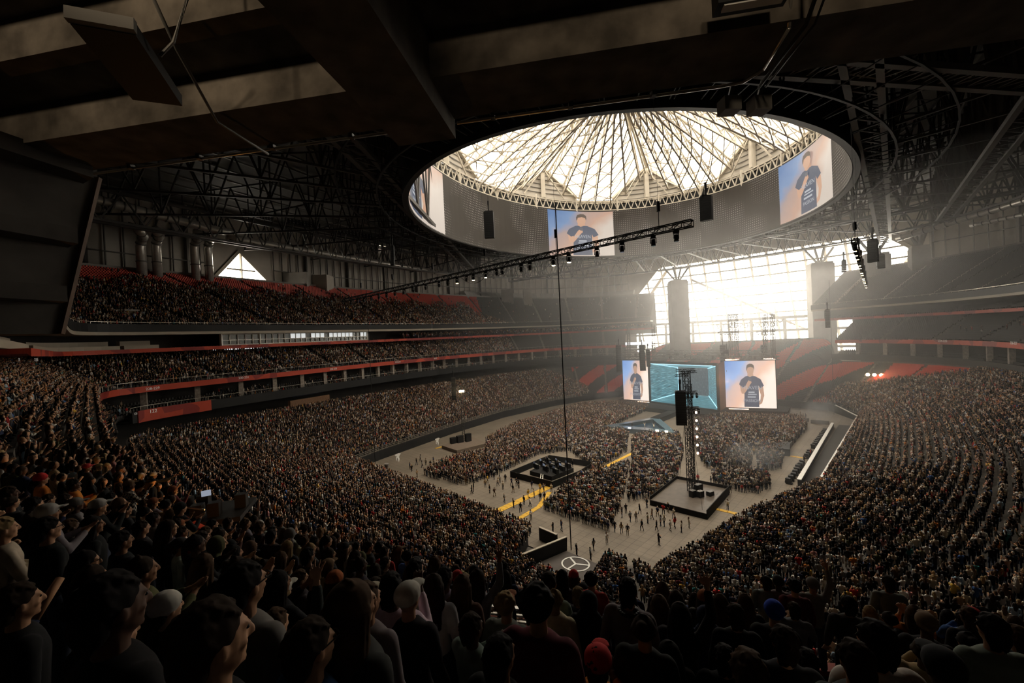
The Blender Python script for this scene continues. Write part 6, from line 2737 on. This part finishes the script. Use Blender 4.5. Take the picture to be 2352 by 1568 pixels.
# equipment platform in the near deck and the glowing doorway below it
c = Vector(D(478, 1150, 18.5))
t = empty('equipment_platform', tuple(c), 0, 'dark platform of cameras, laptops and cases in a gap among the spectators', 'platform')
bpy.context.view_layer.update()
mb = MB()
mb.box((c.x, c.y, c.z - .6), (3.2, 2.4, .2), .3)
adopt(mb.build('deck', M['black']), t)
for i in range(5):
    mb = MB()
    mb.box((c.x - 1.2 + .6 * i, c.y + RND.uniform(-.7, .7), c.z - .2), (.45, .4, .6), .3)
    adopt(mb.build('case', M['black']), t)
mb = MB()
mb.box((c.x - .3, c.y + .3, c.z + .25), (.36, .03, .26), .5)
adopt(mb.build('laptop_screen', mat('laptop_glow', (.1, .1, .1), .4, emit=(.7, .8, 1), estr=.35)), t)
g0 = Vector(D(535, 1195, 14.4))
lamp('doorway_lamp', tuple(g0), (1, .45, .1), 160, .15)

# handrail posts and rows of the crowded upper tier: openings with pale canopies
for i, (px, py) in enumerate(((480, 716), (697, 725), (292, 712), (845, 727), (915, 727))):
    q = arc_pts(px, py + 10, px + .1, py + 10, 104, 87, 1)[0]
    t = empty('stair_canopy', q, 0, 'pale stairway opening with canopy low in the crowded upper tier, %s from the side wall' % ordinal([1, 2, 0, 3, 4][i]), 'stairway')
    bpy.context.view_layer.update()
    rz = math.atan2(q[1], q[0]) + math.pi / 2
    mb = MB()
    mb.box((q[0], q[1], q[2] + .9), (4.2, 1.6, .3), rz)
    adopt(mb.build('canopy', M['white']), t)
    mb = MB()
    mb.box((q[0], q[1], q[2] - .3), (3.6, 1.2, 2.2), rz)
    adopt(mb.build('walls', M['cream']), t)

# ================================================================ fittings of the tiers
def psi_px(px, py, a, b):
    A, B = AB(arc_pts(px, py, px + .01, py, a, b, 1)[0])
    return psi_of(A, B)


def face_text(s, px, py, a, b, size, parent=None, m='letter'):
    p = Vector(arc_pts(px, py, px + .01, py, a - .12, b - .12, 1)[0])
    q = Vector(arc_pts(px + 6, py, px + 6.01, py, a - .12, b - .12, 1)[0])
    x = Vector((q.x - p.x, q.y - p.y, 0))
    return text('lettering', s, size, M[m], p, x, (0, 0, 1), parent, .02)


signs = empty('section_numbers', arc_pts(351, 891, 352, 891, 94.7, 77.7, 1)[0], 0, 'white section numbers along the long red fascia under the middle tier', 'lettering')
bpy.context.view_layer.update()
for tx, px, py in (('228-229', 351, 892), ('230-231', 560, 867), ('232-233', 766, 847), ('234-235', 914, 831), ('236-237', 1000, 823), ('226-227', 2328, 788), ('224-225', 2165, 783)):
    face_text(tx, px, py, 94.9, 77.9, .75 if px < 1500 else .9, signs)
pa, pb = math.radians(211.6), psi_px(484, 925, 92.4, 77.4)
PN = [pa + (pb - pa) * i / 16 for i in range(17)]
o = ring_solid('red_fascia_panel', PN, [ab_z(92.3, 77.3, 16.1), ab_z(92.3, 77.3, 18.5), ab_z(92.48, 77.48, 18.5), ab_z(92.48, 77.48, 16.1)], M['fascia'], None, 'tall red patterned panel marked with a section number below the dark seats', 'panel')
face_text('122', 352, 944, 92.3, 77.3, 1.0, o)
face_text('121', 312, 950, 92.3, 77.3, .6, o)
o = face_text('123', 503, 925, 95, 80, .7)
tag(o, 'small section number one two three on the dark wall by the tall red panel', 'lettering')
for tx, px, lab in (('227', 44, 'small lit section number in the dark row over the nearest crowd, nearer the side wall'), ('228', 83, 'small lit section number in the dark row over the nearest crowd, further along')):
    o = face_text(tx, px, 826, 104, 87, .7)
    tag(o, lab, 'lettering')

# posts carrying the middle tier
k = 0
for pd in list(np.arange(213.8, 330, 4.6)) + list(np.arange(27, 62, 4.6)):
    p = math.radians(pd)
    c = W3(*cur(p, 94.6, 79.6), 0)
    wing = pd < 100
    mb = MB()
    mb.box((c[0], c[1], 19.6), (1.05, 1.05, 4.9), p)
    n_ = int(round((pd - 27) / 4.6)) if wing else int(round((pd - 213.8) / 4.6))
    mb.build('fascia_post', M['concrete'], None, 'concrete post under the red fascia, %s %s' % (ordinal(n_), 'from the window end of the empty wing' if wing else 'along the crowded side from the near end'), 'post', 'posts under the red fascia')

# suite level counters, press box
for (x0, x1, a, b, z0_, z1_, lab) in ((-40, 66, 101.2, 84.2, 31.15, 31.95, 'lower cream suite counter nearest the side wall'), (76, 275, 101.2, 84.2, 31.15, 31.95, 'long lower cream suite counter'), (285, 365, 101.2, 84.2, 31.15, 31.95, 'short lower cream suite counter beside the press box'),
                                     (-40, 24, 103.2, 86.2, 31.9, 32.95, 'upper cream suite counter nearest the side wall'), (60, 248, 103.2, 86.2, 31.9, 32.95, 'long upper cream suite counter behind the lower one'), (275, 345, 103.2, 86.2, 31.9, 32.95, 'short upper cream suite counter')):
    q0, q1 = psi_px(x0, 790, a, b), psi_px(x1, 790, a, b)
    PN = [q0 + (q1 - q0) * i / 14 for i in range(15)]
    ring_solid('suite_counter', PN, [ab_z(a, b, z0_), ab_z(a, b, z1_), ab_z(a + .5, b + .5, z1_), ab_z(a + .5, b + .5, z0_)], M['cream'], None, lab, 'counter')
q0, q1 = psi_px(509, 780, 100, 83), psi_px(844, 775, 100, 83)
t = empty('press_box', W3(*cur(q0, 100, 83), 31.2), 0, 'long white-framed glass front of the press box between the red fascia and the upper tier', 'press box')
bpy.context.view_layer.update()
PN = [q0 + (q1 - q0) * i / 28 for i in range(29)]
mb = MB()
for i, p in enumerate(PN):
    mb.bar(W3(*cur(p, 100.1, 83.1), 31.2), W3(*cur(p, 100.1, 83.1), 34.1), .5 if i in (0, 5, 28) else .22)
for z in (31.3, 32.5, 34.0):
    for p, q in zip(PN[:-1], PN[1:]):
        mb.bar(W3(*cur(p, 100.1, 83.1), z), W3(*cur(q, 100.1, 83.1), z), .22)
adopt(mb.build('frame', M['white']), t)
mb = MB()
for p, q in zip(PN[:-1], PN[1:]):
    mb.quad(W3(*cur(p, 100.3, 83.3), 31.2), W3(*cur(q, 100.3, 83.3), 31.2), W3(*cur(q, 100.3, 83.3), 34.1), W3(*cur(p, 100.3, 83.3), 34.1))
adopt(mb.build('glazing', mat('reflecting_glass', (.45, .47, .47), .12, .9)), t)
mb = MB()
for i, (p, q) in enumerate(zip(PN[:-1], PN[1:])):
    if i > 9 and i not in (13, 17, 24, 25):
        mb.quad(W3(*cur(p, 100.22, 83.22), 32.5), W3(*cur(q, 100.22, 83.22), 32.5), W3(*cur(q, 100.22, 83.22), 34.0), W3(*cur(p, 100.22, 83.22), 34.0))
adopt(mb.build('reflection_glow', mat('reflection_glow', (.7, .7, .68), .6, emit=(.95, 1, 1), estr=.55)), t)  # glowing panes imitate the great window's reflection in the press box glass
# lit concourse openings behind the middle tier
for i, (x0, x1, yy) in enumerate(((482, 497, 806), (513, 553, 806), (563, 618, 806), (1424, 1500, 790), (2003, 2022, 745), (2290, 2306, 838))):
    a, b = (107, 90)
    q0, q1 = psi_px(x0, yy, a, b), psi_px(x1, yy, a, b)
    zc = arc_pts(x0, yy, x0 + .1, yy, a, b, 1)[0][2]
    mb = MB()
    PN = [q0 + (q1 - q0) * j / 4 for j in range(5)]
    for p, q in zip(PN[:-1], PN[1:]):
        mb.quad(W3(*cur(p, a, b), zc - .9), W3(*cur(q, a, b), zc - .9), W3(*cur(q, a, b), zc + .8), W3(*cur(p, a, b), zc + .8))
    mb.build('lit_opening', M['lit_white'], None, 'white-lit concourse opening behind the tiers, %s from the near side wall' % ordinal(i), 'opening')
# bar counter and dark wall sign at the concourse behind the far lower stand
a, b = 91.6, 76.6
q0, q1 = psi_px(667, 925, a, b), psi_px(757, 912, a, b)
PN = [q0 + (q1 - q0) * i / 8 for i in range(9)]
ring_solid('bar_counter', PN, [ab_z(a, b, 13.4), ab_z(a, b, 15.2), ab_z(a + .6, b + .6, 15.2), ab_z(a + .6, b + .6, 13.4)], M['wood'], None, 'brown wooden counter front at the top of the far lower stand', 'counter')
q0, q1 = psi_px(672, 905, 97, 82), psi_px(742, 897, 97, 82)
zc = arc_pts(705, 898, 705.1, 898, 97, 82, 1)[0][2]
PN = [q0 + (q1 - q0) * i / 6 for i in range(7)]
o = ring_solid('wall_sign', PN, [ab_z(97, 82, zc - 1.2), ab_z(97, 82, zc + 1.2), ab_z(97.2, 82.2, zc + 1.2), ab_z(97.2, 82.2, zc - 1.2)], mat('slate_blue_sign', (.06, .07, .11), .5), None, 'dark blue bar sign with white capitals above the brown wooden counter', 'sign')
face_text('SVEDKA', 720, 894, 97, 82, 1.3, o)
# reversed letters on the glass behind the stage, read from outside
o = text('lettering', 'Mercedes-Benz', 5.0, M['steelmid'], W3(135.5, -6, 30.3), wv((0, -1, 0)), (0, 0, 1), None, .2)
tag(o, 'reversed building-sign letters seen through the great window behind the stage', 'lettering')
o = text('lettering', 'Mercedes-Benz', 1.4, M['lit_white'], D(2015, 797, 150), (1, -.3, 0), (0, 0, 1), None, .05)
tag(o, 'small lit white sign lettering under the empty middle tier', 'lettering')
p = D(1379, 806, 178)
t = empty('wall_star', p, 0, 'round grey three-pointed star emblem on the wall beside the stage rig', 'emblem')
mb = MB()
for k in range(20):
    a0, a1 = 2 * math.pi * k / 20, 2 * math.pi * (k + 1) / 20
    mb.bar((1.0 * math.cos(a0), 0, 1.0 * math.sin(a0)), (1.0 * math.cos(a1), 0, 1.0 * math.sin(a1)), .14)
for k in range(3):
    mb.bar((0, 0, 0), (1.0 * math.cos(math.radians(90 + 120 * k)), 0, 1.0 * math.sin(math.radians(90 + 120 * k))), .16)
mb.build('star', M['concrete_grey'], t)

# ---- stairs between the blocks of seats
def aisle_steps(name, fn, k1, pds, m, w_=1.1):
    mb = MB()
    for pd in pds:
        p = math.radians(pd)
        for k in range(k1):
            a, b, z = fn(p, k + .3)
            rz = p
            x, y, _ = W3(a, b)
            c0, c1 = cur(p, 50, 50), cur(p + .01, 50, 50)
            tx = Vector(W3(*cur(p + .02, 95, 78), 0)) - Vector(W3(*cur(p - .02, 95, 78), 0))
            tx.normalize()
            mb.bar(Vector((x, y, z + .1)) - tx * w_ / 2, Vector((x, y, z + .1)) + tx * w_ / 2, .55, .22)
    return mb.build(name, m, kind='structure')


aisle_steps('upper_stair_floor', d3_row, 36, [R_(q) for q in AISLES if 186 < R_(q) < 340] + [22, 30, 38, 46, 54, 62], M['concrete'])
aisle_steps('middle_stair_floor', d2_row, 17, [R_(q) for q in AISLES if 190 < R_(q) < 333] + [28, 36, 44, 52], M['concrete'])
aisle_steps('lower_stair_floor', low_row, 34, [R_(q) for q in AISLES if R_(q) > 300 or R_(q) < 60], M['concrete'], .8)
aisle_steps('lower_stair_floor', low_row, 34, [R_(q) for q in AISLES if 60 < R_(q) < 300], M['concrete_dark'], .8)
for n_, pd in enumerate((22, 30, 38, 46, 54, 62)):
    mb = MB()
    p = math.radians(pd)
    for k in range(0, 33, 2):
        a, b = Vector(W3(*d3_row(p, k + .2)[:2], d3_row(p, k)[2])), Vector(W3(*d3_row(p, k + 1.6)[:2], d3_row(p, k + 1)[2]))
        mb.bar(a + Vector((0, 0, 1.0)), b + Vector((0, 0, 1.0)), .09)
        mb.bar(a, a + Vector((0, 0, 1.0)), .08)
        mb.bar(b, b + Vector((0, 0, 1.0)), .08)
    mb.build('aisle_rail', M['rail'], None, 'row of hoop rails down an aisle of the empty upper tier, %s from window end' % ordinal(n_), 'railing', 'aisle rails of the empty upper tier')
for (P, a, b, z, lab) in ((psis(CUT1, PSI3L, 100), 98, 81, 36.4, 'thin metal rail along the front of the crowded upper tier'), (psis(PSI3R, CUT0, 40), 98, 81, 36.4, 'thin metal rail along the front of the empty upper tier'),
                          (psis(200, PSI2L, 100), 95, 78, 23.9, 'thin metal rail on top of the red fascia below the middle crowd'), (psis(211, PSI2L, 100), 92.7, 77.7, 18.9, 'thin metal rail in front of the few dark club rows')):
    mb = MB()
    for p, q in zip(P[:-1], P[1:]):
        mb.bar(W3(*cur(p, a, b), z + .4), W3(*cur(q, a, b), z + .4), .07)
        mb.bar(W3(*cur(p, a, b), z - .6), W3(*cur(p, a, b), z + .4), .06)
    mb.build('front_rail', M['rail'], None, lab, 'railing')

# pale bleachers behind the far upper rim
P = psis(292, 336, 40)
mb = MB()
for k in range(7):
    for p, q in zip(P[:-1], P[1:]):
        if int(R_(p) * 1.1) % 9 == 0:
            continue
        d0 = d3_rear(p)
        s0 = rim_d(p) + 1.4 + .85 * k
        z = d0[2] + .9 + .5 * k
        mb.bar(W3(*cur(p, 98 + s0, 81 + s0), z), W3(*cur(q, 98 + s0, 81 + s0), z), .5, .4)
mb.build('bleacher', M['whiteseat'], None, 'stepped pale bleacher benches behind the far rim of the crowded upper tier', 'bench')

# ---- seats: the nearest empty ones singly, the rest as one mass
def seat_mesh(m):
    mb = MB()
    mb.box((0, .02, .42), (.46, .42, .07))
    mb.box((0, -.2, .68), (.46, .07, .5))
    mb.box((0, -.02, .2), (.05, .3, .4))
    return mb.mesh('seat', m)


SEATM = [seat_mesh(M['greyseat']), seat_mesh(M['redseat'])]
SE = []


def fill_seats(fn, k0, k1, P0, P1, colour, spacing=.56):
    for k in range(k0, k1):
        ps = [math.radians(P0 + (P1 - P0) * i / 300) for i in range(301)]
        pts = np.array([fn(p, k + .35)[:2] for p in ps])
        acc = np.concatenate([[0], np.cumsum(np.linalg.norm(np.diff(pts, axis=0), axis=1))])
        for s in np.arange(.3, acc[-1], spacing):
            j = min(int(np.searchsorted(acc, s)) - 1, 299)
            f = (s - acc[j]) / max(acc[j + 1] - acc[j], 1e-9)
            a, b = pts[j] + (pts[j + 1] - pts[j]) * f
            p = ps[j] + (ps[j + 1] - ps[j]) * f
            rr = math.hypot(a, b - CB)
            if any(abs((p - q + math.pi) % (2 * math.pi) - math.pi) * rr < .6 for q in AISLES):
                continue
            c = colour(p, k, s)
            if c is None:
                continue
            x, y, _ = W3(a, b)
            SE.append((x, y, fn(p, k)[2], yaw_to(a, b, 0, CB), c))


def low_col(p, k, s):
    pd = (R_(p) + 180) % 360 - 180
    if pd > 24 + k * .25 and pd > 62:
        return None
    if pd > 26 and k < 12 + (pd - 24) * .8 and pd < 62:
        return None
    if pd > 34:
        return 1
    return 1 if (pd * .085 - k * .034) % 1 < .5 else 0


def left_up(p, k, s):
    return 1 if RND.random() > 0 else 0


fill_seats(d3_row, 0, 36, 186, 340, lambda p, k, s: (1 if R_(p) < 291 + k * .1 else 0) if (k > 30 - 14 * ((R_(p) - 185) / 155) ** .7 or R_(p) > 290) else None)
fill_seats(d3_row, 0, 36, 18, 68, lambda p, k, s: 0)
fill_seats(d2_row, 0, 17, 23, 64, lambda p, k, s: 0)
fill_seats(d2_row, 0, 17, 300, 333, lambda p, k, s: 0)
fill_seats(low_row, 0, 34, -42, 62, low_col)
clubf = lambda p, k: (*cur(p, 93 + 1.1 * k, 78 + 1.1 * k), 17.2 + .55 * math.floor(k))
fill_seats(clubf, 0, 4, 200, 333, lambda p, k, s: 0, .62)
fill_seats(clubf, 0, 4, 24, 64, lambda p, k, s: 0, .62)
suitef = lambda p, k: (*cur(p, 101 + 1.1 * k, 84 + 1.1 * k), 31.15 + .4 * math.floor(k))
fill_seats(suitef, 0, 3, 20, 66, lambda p, k, s: 0, .62)
px_, py_, pd_ = project(np.array([q[:3] for q in SE]))
SE = [(*q, pd_[i]) for i, q in enumerate(SE) if pd_[i] > 1 and -120 < px_[i] < PW + 120 and -50 < py_[i] < PH]
cand = sorted([i for i, q in enumerate(SE) if q[2] > 22 and q[2] < 50 and AB(q)[1] > 30], key=lambda i: SE[i][5])[:300]
cset = set(cand)
for i in cand:
    x, y, z, yw, c, _ = SE[i]
    o = bpy.data.objects.new('stadium_seat', SEATM[c])
    COL.objects.link(o)
    o.location = (x, y, z)
    o.rotation_euler = (0, 0, yw)
    tag(o, 'charcoal folding seat in the empty rows of the wing, among those closest to the viewpoint', 'seat', 'nearest empty charcoal seats of the wing')
RS = [q for i, q in enumerate(SE) if i not in cset]
SV = bpy.data.collections.new('seat_variants')
for i in range(2):
    SV.objects.link(bpy.data.objects.new('s%d' % i, SEATM[i]))
me = bpy.data.meshes.new('seating')
me.from_pydata([q[:3] for q in RS], [], [])
me.attributes.new('yaw', 'FLOAT', 'POINT').data.foreach_set('value', [q[3] for q in RS])
me.attributes.new('vi', 'INT', 'POINT').data.foreach_set('value', [q[4] for q in RS])
me.attributes.new('sc', 'FLOAT', 'POINT').data.foreach_set('value', [1.0] * len(RS))
instancer('seating', me, SV, 'rows upon rows of empty red and charcoal stadium seats in the far tiers', 'seats')
print('seats', len(SE))

# ================================================================ haze in the hall, smoke by the stage
def volume_mat(name, density, col, aniso):
    m = bpy.data.materials.new(name)
    m.use_nodes = True
    nt = m.node_tree
    nt.nodes.clear()
    out = nn(m, 'ShaderNodeOutputMaterial')
    sc_ = nn(m, 'ShaderNodeVolumeScatter')
    sc_.inputs['Density'].default_value = density
    sc_.inputs['Color'].default_value = (*col, 1)
    sc_.inputs['Anisotropy'].default_value = aniso
    nt.links.new(sc_.outputs[0], out.inputs['Volume'])
    return m


mb = MB()
hz = [W3(a, b)[:2] for a, b in ((-34, -52), (128, -62), (139, -20), (139, 15), (128, 56), (104, 92), (40, 104), (-28, 60))]
mb.prism(hz[::-1], .02, 50)
mb.build('haze', volume_mat('thin_haze', .0032, (1, .98, .95), .72), None, 'thin bright haze filling the hall, thickest look towards the great window', 'haze', None, 'stuff')


def smoke_mat(name, density, scale, seed):
    m = bpy.data.materials.new(name)
    m.use_nodes = True
    nt = m.node_tree
    nt.nodes.clear()
    out = nn(m, 'ShaderNodeOutputMaterial')
    sc_ = nn(m, 'ShaderNodeVolumeScatter')
    sc_.inputs['Color'].default_value = (.93, .97, 1, 1)
    sc_.inputs['Anisotropy'].default_value = .35
    tc = nn(m, 'ShaderNodeTexCoord')
    ln = nn(m, 'ShaderNodeVectorMath', operation='LENGTH')
    nt.links.new(tc.outputs['Object'], ln.inputs[0])
    n = nn(m, 'ShaderNodeTexNoise')
    n.noise_dimensions = '4D'
    n.inputs['W'].default_value = seed
    n.inputs['Scale'].default_value = scale
    n.inputs['Detail'].default_value = 3
    nt.links.new(tc.outputs['Object'], n.inputs['Vector'])
    fall = math_node(m, 'SUBTRACT', 1.0, ln.outputs['Value'])
    v = math_node(m, 'MULTIPLY', math_node(m, 'MAXIMUM', math_node(m, 'ADD', fall, math_node(m, 'MULTIPLY', math_node(m, 'SUBTRACT', n.outputs['Fac'], .52), 1.5)), 0.0), density)
    v = math_node(m, 'MULTIPLY', v, math_node(m, 'GREATER_THAN', fall, 0.0))
    nt.links.new(v, sc_.inputs['Density'])
    nt.links.new(sc_.outputs[0], out.inputs['Volume'])
    m.cycles.volume_step_rate = 3.0
    return m


for i, (px, py, z, r, d_, lab) in enumerate(((1885, 945, 4.5, (8, 5, 4.5), .10, 'bluish smoke plume rising by the wall beyond the wide screen'), (1745, 1045, 3.2, (10, 8, 3.2), .055, 'thin bluish smoke drifting over the floor block by the camera riser'),
                                               (1395, 905, 4, (10, 4, 4), .06, 'small smoke puff over the floor beside the narrower screen'))):
    p = G(px, py, z)
    mb = MB().ell((0, 0, 0), (1, 1, 1), 16, 10)
    o = mb.build('smoke', smoke_mat('smoke', d_, 1.9, i * 3.7), None, lab, 'smoke', None, 'stuff')
    o.location = p
    o.scale = r
    o.rotation_euler = (0, 0, ANG_A)
